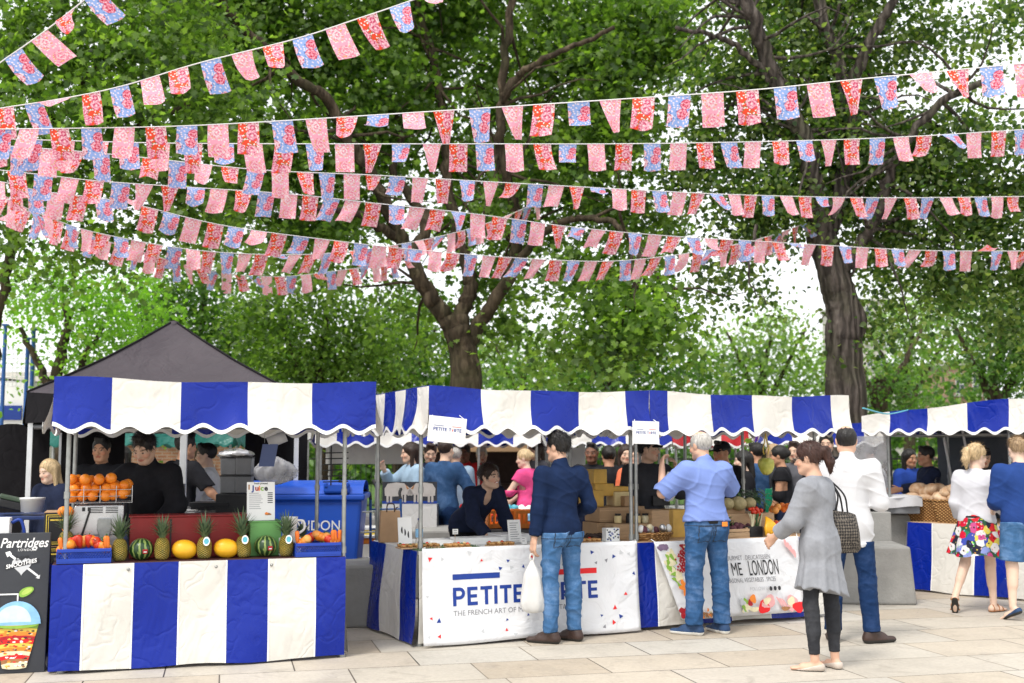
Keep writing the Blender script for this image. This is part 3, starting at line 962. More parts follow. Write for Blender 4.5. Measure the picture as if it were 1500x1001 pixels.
# ------------------------------------------------------------------ plaza paving
def paving():
    t = NT('sandstone_paving')
    v = t.coord('Object', rot=(0, 0, R(-14)))
    b = t.n('ShaderNodeTexBrick'); b.offset = .42; b.offset_frequency = 2; b.squash = 1.35; b.squash_frequency = 3
    b.inputs['Scale'].default_value = 1; b.inputs['Brick Width'].default_value = .92; b.inputs['Row Height'].default_value = .62
    b.inputs['Mortar Size'].default_value = .006; b.inputs['Mortar Smooth'].default_value = .3; b.inputs['Bias'].default_value = .0
    b.inputs['Color1'].default_value = (0, 0, 0, 1); b.inputs['Color2'].default_value = (1, 1, 1, 1); b.inputs['Mortar'].default_value = (.5, .5, .5, 1)
    t.l(v, b.inputs['Vector'])
    slab = t.ramp(b.outputs['Color'], [(0, (.385, .33, .265)), (.3, (.45, .405, .345)), (.55, (.445, .425, .39)), (.8, (.41, .355, .29)), (1, (.485, .465, .435))])
    cl = t.noise(v, .9, 5, .6); sp = t.noise(v, 30, 5, .7); st = t.noise(v, 3.2, 6, .72, .8)
    c = t.mix(.55, slab, t.ramp(cl, [(.3, (.42, .40, .36)), (.7, (.60, .58, .54))]), 'OVERLAY')
    c = t.mix(.25, c, t.ramp(sp, [(.3, .3), (.7, .75)]), 'OVERLAY')
    c = t.mix(t.ramp(st, [(.53, 0.), (.72, .5)]), c, (.22, .19, .155))
    gum = t.n('ShaderNodeTexVoronoi'); gum.inputs['Scale'].default_value = 3.1; t.l(v, gum.inputs['Vector'])
    c = t.mix(t.ramp(gum.outputs['Distance'], [(.03, .6), (.045, 0.)]), c, (.16, .145, .12))
    jn = t.noise(v, .8, 2)
    jc = t.mix(t.ramp(jn, [(.42, 0.), (.55, 1.)]), (.20, .165, .125), (.05, .043, .036))
    c = t.mix(b.outputs['Fac'], c, jc)
    h = t.mix(.75, t.noise(v, 40, 4), t.math('SUBTRACT', 1., b.outputs['Fac']))
    r = t.ramp(t.noise(v, 4, 4), [(.3, .5), (.7, .8)])
    return t.principled(c, r, 0, .35, t.bump(h, .5, .006))


gm = MB(); gm.grid(lambda u, v: (-90 + 180 * u, -12 + 42 * v, 0), 12, 6, 0, False)
setp(gm.build('plaza_paving', paving()), 'pale sandstone slab paving of the market square', kind='structure')


def grass_mat():
    t = NT('lawn'); v = t.coord('Object')
    c = t.ramp(t.noise(v, 1.2, 6, .7), [(.3, (.03, .07, .012)), (.7, (.09, .16, .03))])
    return t.principled(c, .9, 0, .2, t.bump(t.noise(v, 30, 5), .8, .05))


gm = MB(); gm.grid(lambda u, v: (-600 + 1200 * u, 30 + 900 * v, -.02), 6, 6, 0, False)
setp(gm.build('lawn', grass_mat()), 'green lawn of the park beyond the market', kind='structure')

# ------------------------------------------------------------------ trees
def bark_mat(name, a, b, c, sc=3, furrow=.55):
    t = NT(name)
    v = t.coord('Object', (1, 1, .28)); v1 = t.coord('Object')
    n1 = t.noise(v, sc * 2.2, 6, .65, .8)
    col = t.ramp(n1, [(.25, a), (.5, b), (.75, c)])
    moss = t.noise(v1, 1.2, 4, .6)
    col = t.mix(t.ramp(moss, [(.5, 0.), (.7, .5)]), col, (.06, .065, .03))
    vo = t.n('ShaderNodeTexWave'); vo.wave_type = 'BANDS'; vo.bands_direction = 'X'; vo.inputs['Scale'].default_value = 2.6; vo.inputs['Distortion'].default_value = 14; vo.inputs['Detail'].default_value = 4
    t.l(v, vo.inputs['Vector'])
    col = t.mix(furrow, col, t.ramp(vo.outputs['Color'], [(.1, .12), (.6, .75)]), 'OVERLAY')
    h = t.mix(furrow, n1, vo.outputs['Color'])
    if furrow < .2:
        pv = t.n('ShaderNodeTexVoronoi'); pv.inputs['Scale'].default_value = 5; ns = t.n('ShaderNodeTexNoise'); ns.inputs['Scale'].default_value = 4; t.l(v, ns.inputs['Vector'])
        ad = t.n('ShaderNodeVectorMath'); ad.operation = 'ADD'; t.l(v, ad.inputs[0]); t.l(ns.outputs['Color'], ad.inputs[1]); t.l(ad.outputs[0], pv.inputs['Vector'])
        col = t.mix(.6, col, t.ramp(pv.outputs['Color'], [(.2, .25), (.8, .8)]), 'OVERLAY')
    return t.principled(col, .9, 0, .15, t.bump(h, 1., .06))


M['bark_plane'] = bark_mat('plane_bark', (.022, .017, .012), (.055, .041, .027), (.115, .09, .06), 3, .12)
M['bark_lime'] = bark_mat('lime_bark', (.028, .023, .02), (.07, .058, .05), (.13, .112, .098), 4)


def leaf_mat(name, cols, tr=.55):
    t = NT(name)
    g = t.n('ShaderNodeNewGeometry')
    rp = g.outputs['Random Per Island']
    c = t.ramp(rp, [(i / (len(cols) - 1), q) for i, q in enumerate(cols)])
    v = t.coord('Object')
    big = t.noise(v, .55, 3, .6)
    c = t.mix(.5, c, t.ramp(big, [(.32, .22), (.68, .8)]), 'OVERLAY')
    tc = t.mix(1.0, c, (2.1, 2.3, .75), 'MULTIPLY')
    return t.principled(c, .42, 0, .45, None, tr, tc)


M['leaf_plane'] = leaf_mat('plane_leaf', [(.03, .065, .014), (.065, .125, .022), (.11, .185, .035), (.175, .265, .065), (.07, .135, .03)])
M['leaf_lime'] = leaf_mat('lime_leaf', [(.02, .046, .014), (.042, .085, .02), (.08, .13, .034), (.19, .24, .09), (.042, .09, .026)])
M['leaf_bright'] = leaf_mat('maple_leaf', [(.09, .20, .025), (.13, .26, .035), (.18, .32, .055), (.11, .23, .035)])
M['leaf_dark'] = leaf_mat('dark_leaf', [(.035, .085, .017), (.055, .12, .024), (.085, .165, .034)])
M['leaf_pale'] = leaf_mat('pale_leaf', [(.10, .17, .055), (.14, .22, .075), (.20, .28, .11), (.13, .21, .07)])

LOBED = np.array([(0, -.5, 0), (.16, -.34, .02), (.5, -.22, .06), (.30, -.02, .04), (.46, .22, .06), (.17, .2, .02), (0, .5, -.05), (-.17, .2, .02), (-.46, .22, .06), (-.30, -.02, .04), (-.5, -.22, .06), (-.16, -.34, .02)])
HEART = np.array([(0, -.5, 0), (.36, -.30, .05), (.40, .05, .06), (0, .52, -.06), (-.40, .05, .06), (-.36, -.30, .05)])
QUAD = np.array([(0, -.5, 0), (.38, .0, .08), (0, .5, -.04), (-.38, 0, .08)])


def leaves(name, cen, mat, parent, size, shape, tilt=.75):
    n = len(cen)
    sz = size * rng.uniform(.6, 1.25, n)
    yaw = rng.uniform(0, 2 * np.pi, n); tl = rng.normal(0, tilt, n); tl2 = rng.normal(.35, tilt, n)
    P = shape[None] * sz[:, None, None]
    def rot(P, a, i, j):
        c, s = np.cos(a)[:, None], np.sin(a)[:, None]
        Q = P.copy(); Q[..., i] = P[..., i] * c - P[..., j] * s; Q[..., j] = P[..., i] * s + P[..., j] * c
        return Q
    P = rot(P, tl, 0, 2); P = rot(P, -tl2, 1, 2); P = rot(P, yaw, 0, 1)
    V = (P + cen[:, None, :]).reshape(-1, 3)
    k = len(shape)
    return raw_mesh(name, V, np.arange(n * k).reshape(n, k), [mat], parent, smooth=False)


def clump_points(blobs, per, clump_r, dens, flat=.55, deep=1.0, back=0.0):
    """blobs: (px,py,rx_px,ry_px,Y) ; sprays of leaves scattered through each blob's volume"""
    out = []
    for (px, py, rx, ry, Y) in blobs:
        Y += back if py < 420 else 0
        c = np.array(at(px, py, Y)); ax = rx * Y / F; az = ry * Y / F; ay = deep * max(.8, (ax + az) * .5)
        n = max(3, int(dens * (ax * az) ** 1.0 * (1 + .35 * ay)))
        d = rng.normal(size=(n, 3)); d /= np.linalg.norm(d, axis=1)[:, None]
        rad = rng.uniform(.0, 1, n) ** .45
        cc = c + d * rad[:, None] * np.array([ax, ay, az])
        for q in cc:
            m = int(per * rng.uniform(.45, 1.5)); r = clump_r * rng.uniform(.6, 1.4)
            p = rng.normal(size=(m, 3)) * np.array([r, r, r * flat])
            p[:, 2] -= .35 * (p[:, 0] ** 2 + p[:, 1] ** 2) / r
            out.append(q + p)
    return np.concatenate(out)


def limb(mb, pts, Ys, r0, r1, n=10, wig=.02, wob=0.0):
    """pts in photo pixels with a distance each; tapered, slightly crooked"""
    Ys = Ys if isinstance(Ys, (list, tuple)) else [Ys] * len(pts)
    P = catmull([at(p[0], p[1], y) for p, y in zip(pts, Ys)], 6)
    P = [p + Vector(rng.normal(0, wig, 3)) * (0 if i in (0, len(P) - 1) else 1) for i, p in enumerate(P)]
    k = len(P) - 1
    mb.tube(P, [(r0 + (r1 - r0) * (i / k) ** .8) * (1 + wob * math.sin(i * .5)) for i in range(k + 1)], n)
    return P


def twigs(mb, src, n, length, r, down=.0):
    for _ in range(n):
        p = random.choice(src)
        d = Vector((random.gauss(0, 1), random.gauss(0, .8), random.gauss(.25, .6) - down)).normalized()
        q = [p]
        for k in range(5):
            d = (d + Vector(rng.normal(0, .25, 3)) - Vector((0, 0, down * .15))).normalized(); q.append(q[-1] + d * length / 5)
        mb.tube(q, [r * (1 - i / 6.2) for i in range(6)], 5)


def tree(label, base, limbs, blobs, barkm, leafm, size, shape, per, cr, dens, flat=.55, ntw=26, tl=1.6, group=None, deep=1.0, tilt=.75, back=0.0):
    g = thing('tree', label, 'tree', base, 0, group)
    mb = MB(); src = []
    for i, L_ in enumerate(limbs):
        q = limb(mb, *L_)
        if i and len(q) > 26: src += q[12:]
    if ntw and src: twigs(mb, src, ntw, tl, .035, .15)
    mb.v = [tuple(Vector(q) - Vector(base)) for q in mb.v]
    mb.build('trunk', barkm, g)
    pts = clump_points(blobs, per, cr, dens, flat, deep, back)
    pts = pts[pts[:, 2] > .5]
    leaves('crown', pts - np.array(base), leafm, g, size, shape, tilt)
    return len(pts)


Y1 = 20.0
b1 = at(686, 795, Y1); b1.z = 0
nl = tree('tall plane tree with a dark forked trunk in the middle behind the tart stall', b1,
     [([(686, 798), (684, 700), (683, 600), (682, 545), (676, 505), (668, 482)], Y1, .34, .23, 16, .01, .03),
      ([(671, 492), (652, 466), (632, 438), (612, 402), (594, 362), (576, 325), (548, 265), (520, 220), (500, 182), (470, 138), (430, 112), (380, 62), (330, 10), (290, -60)], [20, 19.9, 19.8, 19.7, 19.6, 19.4, 19.2, 19, 18.7, 18.4, 18, 17.7, 17.4, 17], .175, .06, 12, .02),
      ([(594, 358), (560, 335), (520, 312), (470, 306), (420, 290)], [19.6, 19.2, 18.8, 18.4, 18], .10, .04, 8),
      ([(600, 372), (625, 330), (600, 285), (575, 250), (590, 190), (560, 120)], [19.6, 19.8, 20, 20.2, 20.4, 20.6], .12, .05, 8),
      ([(674, 500), (676, 460), (690, 425), (684, 390), (668, 330), (655, 260), (650, 190), (642, 120), (628, 60), (606, -10), (590, -80)], [20, 20, 20.1, 20.2, 20.4, 20.6, 20.7, 20.8, 20.9, 21, 21], .155, .06, 10, .02),
      ([(688, 500), (705, 465), (735, 428), (752, 380), (758, 325), (744, 262), (733, 200), (737, 120), (745, 50), (752, -40)], [20, 20, 19.8, 19.6, 19.4, 19.2, 19, 18.8, 18.6, 18.4], .14, .06, 10, .02),
      ([(737, 140), (760, 112), (790, 92), (840, 70), (900, 40)], [18.8, 18.6, 18.3, 18, 17.7], .08, .035, 7),
      ([(752, 390), (800, 340), (850, 320), (905, 330), (940, 380), (930, 440)], [19.5, 19, 18.5, 18, 17.6, 17.3], .085, .03, 7)],
     [(300, 60, 110, 100, 18), (420, 30, 120, 90, 18.5), (520, 90, 95, 85, 19), (600, 20, 100, 70, 20), (470, 200, 90, 70, 18.5), (400, 260, 90, 70, 18), (560, 180, 70, 60, 19.5),
      (640, 120, 60, 60, 21), (720, 120, 60, 70, 19.5), (820, 40, 110, 80, 19), (900, 110, 100, 80, 18.5), (690, 20, 70, 50, 21), (780, 190, 80, 60, 19), (680, 230, 60, 50, 20.5), (870, 210, 90, 60, 18), (540, 300, 60, 45, 19),
      (800, 290, 90, 50, 18.5), (930, 290, 80, 60, 17.8), (700, 310, 60, 40, 20), (620, 430, 40, 26, 21), (470, 340, 80, 45, 18), (880, 400, 80, 45, 17.5), (905, 460, 75, 60, 17.3), (860, 490, 50, 40, 17.5), (950, 440, 60, 50, 17.2),
      (725, 425, 40, 36, 21), (712, 470, 26, 20, 20.6), (770, 350, 60, 35, 19), (960, 30, 90, 70, 18.5), (350, 170, 90, 70, 17.6), (760, -60, 320, 60, 20), (330, -60, 240, 60, 18)],
     M['bark_plane'], M['leaf_plane'], .128, LOBED, 150, .36, 17, ntw=60, tl=1.8, back=1.6)
Y2 = 18.0
b2 = at(1243, 805, Y2); b2.z = 0
nl += tree('leaning lime tree with a burred dark trunk on the right behind the bread stall', b2,
     [([(1243, 808), (1240, 700), (1240, 600), (1238, 555), (1236, 510), (1236, 480), (1234, 450), (1226, 420), (1214, 380), (1203, 345)], Y2, .35, .23, 18, .006, .035),
      ([(1238, 512), (1252, 488), (1256, 468), (1246, 446), (1232, 425)], [18, 17.9, 17.86, 17.9, 18], .17, .13, 14, .0),
      ([(1205, 352), (1196, 300), (1183, 220), (1150, 140), (1118, 70), (1092, -10), (1080, -90)], [18, 17.9, 17.7, 17.5, 17.3, 17, 16.8], .19, .09, 12),
      ([(1222, 415), (1245, 380), (1268, 345), (1290, 305), (1304, 250), (1330, 205), (1380, 150), (1440, 120)], [18, 17.9, 17.8, 17.6, 17.4, 17.2, 17, 16.8], .13, .05, 9),
      ([(1206, 355), (1232, 280), (1248, 200), (1235, 110), (1205, 30), (1190, -60)], [18, 18.1, 18.2, 18.2, 18.2, 18.2], .17, .09, 12),
      ([(1240, 130), (1275, 60), (1310, 0), (1330, -60)], [18.2, 18, 17.8, 17.6], .11, .06, 9),
      ([(1160, 165), (1120, 110), (1080, 70), (1040, 50), (990, 40)], [17.6, 17.4, 17.2, 17, 16.8], .07, .03, 7),
      ([(1108, 330), (1096, 385), (1100, 420), (1125, 445)], [17, 16.9, 16.9, 16.8], .03, .008, 5)],
     [(1150, 60, 110, 70, 17.5), (1280, 30, 110, 60, 18), (1060, 120, 80, 60, 17), (1150, 180, 90, 55, 17), (1250, 160, 90, 60, 17.5), (1330, 190, 70, 50, 17), (1050, 230, 70, 50, 17), (1130, 270, 90, 50, 17), (1260, 260, 80, 50, 17.5),
      (1370, 250, 90, 60, 16.8), (1450, 200, 70, 50, 16.5), (1150, 320, 50, 24, 19), (1420, 320, 80, 50, 16.5), (1320, 330, 60, 45, 17), (1375, 385, 50, 30, 17), (1450, 390, 60, 45, 16.5), (1290, 395, 30, 22, 18.6), (1470, 450, 44, 40, 16.3), (1100, 300, 60, 40, 16.8),
      (1283, 468, 16, 18, 17.9), (1470, 30, 60, 34, 17), (1400, 20, 60, 30, 17), (1200, -60, 240, 60, 18), (1075, 402, 30, 24, 16.6), (1500, 270, 60, 60, 16.5), (1560, 360, 70, 130, 16), (1390, 180, 50, 34, 16.8)],
     M['bark_lime'], M['leaf_lime'], .094, HEART, 190, .36, 18.0, ntw=60, tl=1.7, back=1.2)
Y3 = 17.0
b3 = at(30, 790, Y3); b3.z = 0
nl += tree('broad maple with low bright sprays at the far left above the black gazebo', b3,
     [([(-30, 812), (-26, 700), (-14, 560), (2, 440), (22, 340), (60, 240), (110, 140), (180, 60), (260, -20)], Y3, .09, .06, 12),
      ([(30, 360), (0, 280), (-30, 180), (-40, 80)], Y3, .10, .06, 9), ([(45, 290), (110, 230), (190, 190), (280, 150)], [17, 16.6, 16.2, 15.8], .10, .04, 8),
      ([(80, 200), (60, 110), (90, 20), (110, -40)], Y3, .1, .05, 8)],
     [(60, 60, 110, 90, 16.5), (190, 70, 110, 80, 16), (100, 170, 110, 70, 16), (220, 180, 90, 70, 15.8), (10, 200, 80, 70, 16.5), (300, 110, 70, 60, 16), (60, 270, 90, 50, 16.5), (170, 270, 90, 50, 16), (280, 260, 80, 50, 16),
      (30, 340, 60, 36, 16.5), (120, 340, 80, 30, 16.5), (240, 340, 80, 34, 16.5), (340, 330, 60, 36, 16.5), (150, -60, 220, 60, 16.5), (280, 20, 60, 50, 16.5), (-40, 110, 70, 110, 16.5)],
     M['bark_plane'], M['leaf_plane'], .112, LOBED, 150, .34, 14, ntw=40, tl=1.5)


def bush_tree(label, px, Y, blobs, leafm, size=.22, dens=5.0, per=30, cr=.45, mul=3.4, group='trees of the park behind the market', bark='bark_plane', trunk=.22):
    b = at(px, 660, Y); b.z = 0; size *= .52
    top = min(q[1] for q in blobs)
    return tree(label, b, [([(px, 660 + 1.6 * F / Y), (px + 3, 620), (px - 4, 560), (px + 5, (top + 560) / 2), (px + 10, top + 20)], Y, trunk, .05, 9, .03)] +
                [([(px, 600), (px + sx * 30, 540), (px + sx * 60, 480)], Y, trunk * .55, .04, 7, .03) for sx in (-1, 1)],
                blobs, M[bark], leafm, size, QUAD, int(per * 2.8), cr, dens * mul * .85, ntw=10, tl=2.2, group=group)


nl += bush_tree('low round maple with bright yellow green leaves above the gazebo eave', 90, 22, [(80, 420, 90, 48, 22), (150, 430, 80, 50, 22), (10, 420, 50, 34, 22), (150, 500, 70, 50, 22.5), (210, 450, 50, 40, 22)], M['leaf_bright'], .2, 6, 40, .4)
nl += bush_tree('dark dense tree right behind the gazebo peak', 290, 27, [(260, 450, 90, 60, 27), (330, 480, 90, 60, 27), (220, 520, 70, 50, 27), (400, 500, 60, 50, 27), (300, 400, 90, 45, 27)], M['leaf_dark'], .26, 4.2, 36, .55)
nl += bush_tree('mid green tree left of the forked plane trunk', 470, 25, [(420, 420, 80, 50, 25), (500, 440, 90, 60, 25), (440, 500, 80, 60, 25), (540, 500, 70, 50, 25), (590, 470, 50, 60, 25), (480, 560, 90, 50, 25), (380, 470, 60, 50, 25)], M['leaf_plane'], .24, 4.6, 38, .5)
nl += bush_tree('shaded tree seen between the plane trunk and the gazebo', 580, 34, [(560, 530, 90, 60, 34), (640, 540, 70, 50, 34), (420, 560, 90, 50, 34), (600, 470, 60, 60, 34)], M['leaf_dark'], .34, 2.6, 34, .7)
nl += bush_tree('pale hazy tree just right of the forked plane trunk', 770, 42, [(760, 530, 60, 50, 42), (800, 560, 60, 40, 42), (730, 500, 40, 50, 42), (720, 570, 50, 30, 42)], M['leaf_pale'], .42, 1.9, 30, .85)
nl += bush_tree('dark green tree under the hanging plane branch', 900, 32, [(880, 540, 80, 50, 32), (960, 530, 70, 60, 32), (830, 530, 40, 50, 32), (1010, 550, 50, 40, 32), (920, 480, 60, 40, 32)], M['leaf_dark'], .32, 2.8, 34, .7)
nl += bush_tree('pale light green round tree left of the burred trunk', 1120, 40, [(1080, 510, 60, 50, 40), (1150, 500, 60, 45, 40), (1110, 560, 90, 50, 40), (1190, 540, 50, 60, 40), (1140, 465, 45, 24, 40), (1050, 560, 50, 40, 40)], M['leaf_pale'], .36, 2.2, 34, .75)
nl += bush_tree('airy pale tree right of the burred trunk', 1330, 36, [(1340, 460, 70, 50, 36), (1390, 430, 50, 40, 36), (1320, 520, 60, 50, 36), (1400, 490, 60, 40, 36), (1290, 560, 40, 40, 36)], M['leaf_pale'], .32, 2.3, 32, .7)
nl += bush_tree('dark bushy tree at the far right above the bread stall', 1460, 26, [(1440, 500, 60, 50, 26), (1490, 470, 50, 70, 26), (1420, 450, 40, 40, 26), (1480, 540, 50, 34, 26), (1530, 480, 50, 90, 26)], M['leaf_dark'], .25, 4.4, 36, .5)
nl += bush_tree('small dark yew behind the burred trunk', 1290, 30, [(1300, 560, 40, 40, 30), (1270, 590, 40, 30, 30), (1320, 590, 34, 28, 30)], M['leaf_dark'], .2, 6, 36, .4)
print('leaves', nl)
# hedge line far behind, one mass
hp = []
for x in np.arange(-40, 42, .9):
    m = 170
    hp.append(np.stack([rng.normal(x, .6, m), rng.normal(58 + 2 * math.sin(x * .3), .8, m), np.abs(rng.normal(0, 2.2 + .9 * math.sin(x * .37) + .6 * math.sin(x * 1.1), m))], 1))
setp(leaves('park_shrubbery', np.concatenate(hp), M['leaf_dark'], None, .5, QUAD), 'far dark shrubbery across the park edge', 'shrubbery', kind='stuff')
# ------------------------------------------------------------------ buildings seen in gaps
def brick_mat(name, a, b, mortar, sc=1.0):
    t = NT(name); v0 = t.coord('Object')
    sep = t.n('ShaderNodeSeparateXYZ'); t.l(v0, sep.inputs[0])
    cmb = t.n('ShaderNodeCombineXYZ'); t.l(t.math('ADD', sep.outputs[0], sep.outputs[1]), cmb.inputs[0]); t.l(sep.outputs[2], cmb.inputs[1])
    br = t.n('ShaderNodeTexBrick'); br.inputs['Scale'].default_value = sc; br.inputs['Brick Width'].default_value = .225; br.inputs['Row Height'].default_value = .075; br.inputs['Mortar Size'].default_value = .008
    br.inputs['Color1'].default_value = (*a, 1); br.inputs['Color2'].default_value = (*b, 1); br.inputs['Mortar'].default_value = (*mortar, 1)
    t.l(cmb.outputs[0], br.inputs['Vector'])
    c = t.mix(.5, br.outputs['Color'], t.ramp(t.noise(v0, 2.5, 5), [(.3, .3), (.7, .75)]), 'OVERLAY')
    return t.principled(c, .85, 0, .2, t.bump(br.outputs['Fac'], .4, .01))


M['brick'] = brick_mat('red_brown_brick', (.26, .12, .07), (.36, .19, .11), (.35, .3, .25))
M['brick_far'] = brick_mat('dull_red_brick', (.30, .15, .10), (.36, .2, .14), (.35, .3, .25))
M['stone'] = pm('pale_stone', (.45, .42, .38), .85, .15, 3, .2)
M['glass_dark'] = pm('window_glass', (.05, .06, .08), .1, .2, 3, 0)


def building(name, label, px0, px1, py_top, Y, wallm, storeys, nwin, depth=6.0, yaw=0.0, roof=True):
    a, b = at(px0, 640, Y), at(px1, 640, Y)
    w = b.x - a.x; h = at(px0, py_top, Y).z
    g = thing(name, label, 'building', ((a.x + b.x) / 2, Y, 0), yaw)
    m = MB(); m.box((0, depth / 2, h / 2), (w, depth, h)); m.build('wall', wallm, g)
    if roof:
        m = MB(); m.box((0, depth / 2, h + .12), (w + .4, depth + .4, .24), ch=.03); m.build('cornice', M['stone'], g)
    sh_ = h / storeys
    for j in range(storeys):
        for i in range(nwin):
            x = -w / 2 + w * (i + .5) / nwin; ww = min(1.1, w / nwin * .5); hh = sh_ * .55
            m = MB(); m.box((x, -.04, sh_ * (j + .52)), (ww, .1, hh)); o = m.build('window', M['whiteplastic'], g)
            m = MB()
            for sx in (-1, 1):
                for sz in (-1, 1): m.box((x + sx * ww * .24, -.095, sh_ * (j + .52) + sz * hh * .24), (ww * .42, .02, hh * .42))
            m.build('pane', M['glass_dark'], o)
            m = MB(); m.box((x, -.07, sh_ * (j + .52) - hh / 2 - .06), (ww + .2, .16, .1)); m.build('sill', M['stone'], g)
    return g


building('apartment_building', 'grey flat roofed block above the treetops right of the burred trunk', 1252, 1302, 442, 95, M['stone'], 7, 3, 9)
building('brick_house', 'red brick house with white windows glimpsed between far right trees', 1396, 1446, 536, 62, M['brick_far'], 3, 2, 6)
building('stone_house', 'pale stone house with white windows glimpsed left of the brick house', 1348, 1392, 545, 66, M['stone'], 3, 2, 6)
building('brick_terrace', 'brown brick wall of a terrace behind the teal canopy at left', -120, 330, 560, 27, M['brick'], 2, 8, 5)
# white site cabin with mesh fence and blue poles at far left
g = thing('site_cabin', 'white site cabin with curved roof at far left edge', 'cabin', (at(-30, 600, 24).x, 24, 0))
m = MB(); x1 = at(48, 560, 24).x - g.location.x; zt = at(0, 535, 24).z
m.grid(lambda u, v: (-3 + (x1 + 3) * u, 3 * v, zt - .0 + .35 * math.sin(math.pi * min(1, .5 + u * .5)) - .35), 16, 2, 0); m.build('roof', M['whiteplastic'], g)
m = MB(); m.box(((x1 - 3) / 2, 1.5, (zt - .36) / 2), (x1 + 3, 2.98, zt - .36)); m.build('wall', M['whiteplastic'], g)
m = MB(); m.box(((x1 - 3) / 2, -.03, zt - 1.0), (x1 + 2.6, .04, .3)); m.build('trim_board', M['ink_navy'], g)
g = thing('mesh_fence', 'white wire mesh fence panels above the site cabin', 'fence', (at(-20, 540, 23.4).x, 23.4, 0))
z0, z1, xa, xb = at(0, 566, 23.4).z, at(0, 512, 23.4).z, -1.2, at(50, 540, 23.4).x - g.location.x
m = MB()
for i in range(26): m.tube([(xa + (xb - xa) * i / 25, 0, z0), (xa + (xb - xa) * i / 25, 0, z1)], .008, 5)
for j in range(9): m.tube([(xa, 0, z0 + (z1 - z0) * j / 8), (xb, 0, z0 + (z1 - z0) * j / 8)], .010, 5)
m.build('wire_panel', M['whiteplastic'], g)
m = MB(); m.tube([(xb, 0, 0), (xb, 0, z1 + .1)], .03, 8); m.build('post', M['whiteplastic'], g)
m = MB(); m.tube([(xa, 0, 0), (xa, 0, z1 + .1)], .03, 8); m.build('post', M['whiteplastic'], g)
M['blue_paint'] = pm('blue_paint', (.02, .09, .30), .5, .2, 8, .05)
for px, top in ((3, 478), (37, 500), (45, 488)):
    p = at(px, 600, 23.2 - px * .01); zt_ = at(px, top, 23.2).z
    m = MB(); m.tube([(0, 0, 0), (0, 0, zt_)], .04, 10); m.box((0, 0, zt_ + .02), (.11, .11, .04)); m.box((0, 0, .05), (.25, .25, .1), ch=.01)
    setp(m.build('scaffold_pole', M['blue_paint'], None, (p.x, p.y, 0)), 'tall blue pole standing by the white mesh fence', 'pole', 'blue poles by the mesh fence')
# park railing
g = thing('iron_railing', 'black iron park railing behind the far stalls', 'railing', (0, 31, 0))
m = MB()
for x in np.arange(-14, 16, .14): m.tube([(x, 0, 0), (x, 0, 1.5)], .011, 5)
m.build('bars', M['blackmetal'], g)['kind'] = 'stuff'
m = MB(); m.box((1, 0, 1.38), (30, .05, .04)); m.build('rail', M['blackmetal'], g)
m = MB(); m.box((1, 0, .15), (30, .05, .04)); m.build('rail', M['blackmetal'], g)
# ------------------------------------------------------------------ bunting
def rose_mat(name, ground, petal_a, petal_b, centre, leafc, seed, cover=.52):
    t = NT(name)
    tc = t.n('ShaderNodeTexCoord'); mp = t.n('ShaderNodeMapping'); mp.inputs['Scale'].default_value = (1.0, 1.5, 1); mp.inputs['Location'].default_value = seed
    t.l(tc.outputs['UV'], mp.inputs[0]); v = mp.outputs[0]
    ns = t.n('ShaderNodeTexNoise'); ns.inputs['Scale'].default_value = 7; t.l(v, ns.inputs['Vector'])
    va = t.n('ShaderNodeVectorMath'); va.operation = 'SCALE'; va.inputs[3].default_value = .12; t.l(ns.outputs['Color'], va.inputs[0])
    vb = t.n('ShaderNodeVectorMath'); vb.operation = 'ADD'; t.l(v, vb.inputs[0]); t.l(va.outputs[0], vb.inputs[1])
    big = t.n('ShaderNodeTexVoronoi'); big.voronoi_dimensions = '2D'; big.inputs['Scale'].default_value = 1.75; big.inputs['Randomness'].default_value = .75; t.l(vb.outputs[0], big.inputs['Vector'])
    d = big.outputs['Distance']
    ring = t.math('SINE', t.math('MULTIPLY', d, 26.))
    ring = t.math('ADD', t.math('MULTIPLY', ring, .05), t.noise(vb.outputs[0], 12, 4, .65, .5))
    sepc = t.n('ShaderNodeSeparateColor'); t.l(big.outputs['Color'], sepc.inputs[0])
    pa = t.mix(t.ramp(sepc.outputs[0], [(.5, .25), (.55, .8)], 'CONSTANT'), petal_a, petal_b)
    rose = t.mix(t.ramp(ring, [(.42, .85), (.52, 0.)]), pa, centre)
    rose = t.mix(t.ramp(ring, [(.56, 0.), (.62, .9)]), rose, petal_a)
    small = t.n('ShaderNodeTexVoronoi'); small.voronoi_dimensions = '2D'; small.inputs['Scale'].default_value = 6.5; t.l(vb.outputs[0], small.inputs['Vector'])
    c = t.mix(t.ramp(small.outputs['Distance'], [(.22, 1.), (.30, 0.)]), ground, petal_a)
    lf = t.n('ShaderNodeTexVoronoi'); lf.voronoi_dimensions = '2D'; lf.inputs['Scale'].default_value = 6.3; t.l(vb.outputs[0], lf.inputs['Vector'])
    nearr = t.ramp(d, [(cover, 1.), (cover + .14, 0.)])
    c = t.mix(t.math('MULTIPLY', nearr, t.ramp(lf.outputs['Distance'], [(.25, 1.), (.32, 0.)])), c, leafc)
    c = t.mix(t.ramp(d, [(cover - .09, 1.), (cover - .05, 0.)]), c, rose)
    return t.principled(c, .55, 0, .3, t.bump(t.noise(v, 3, 2), .2, .01), .5)


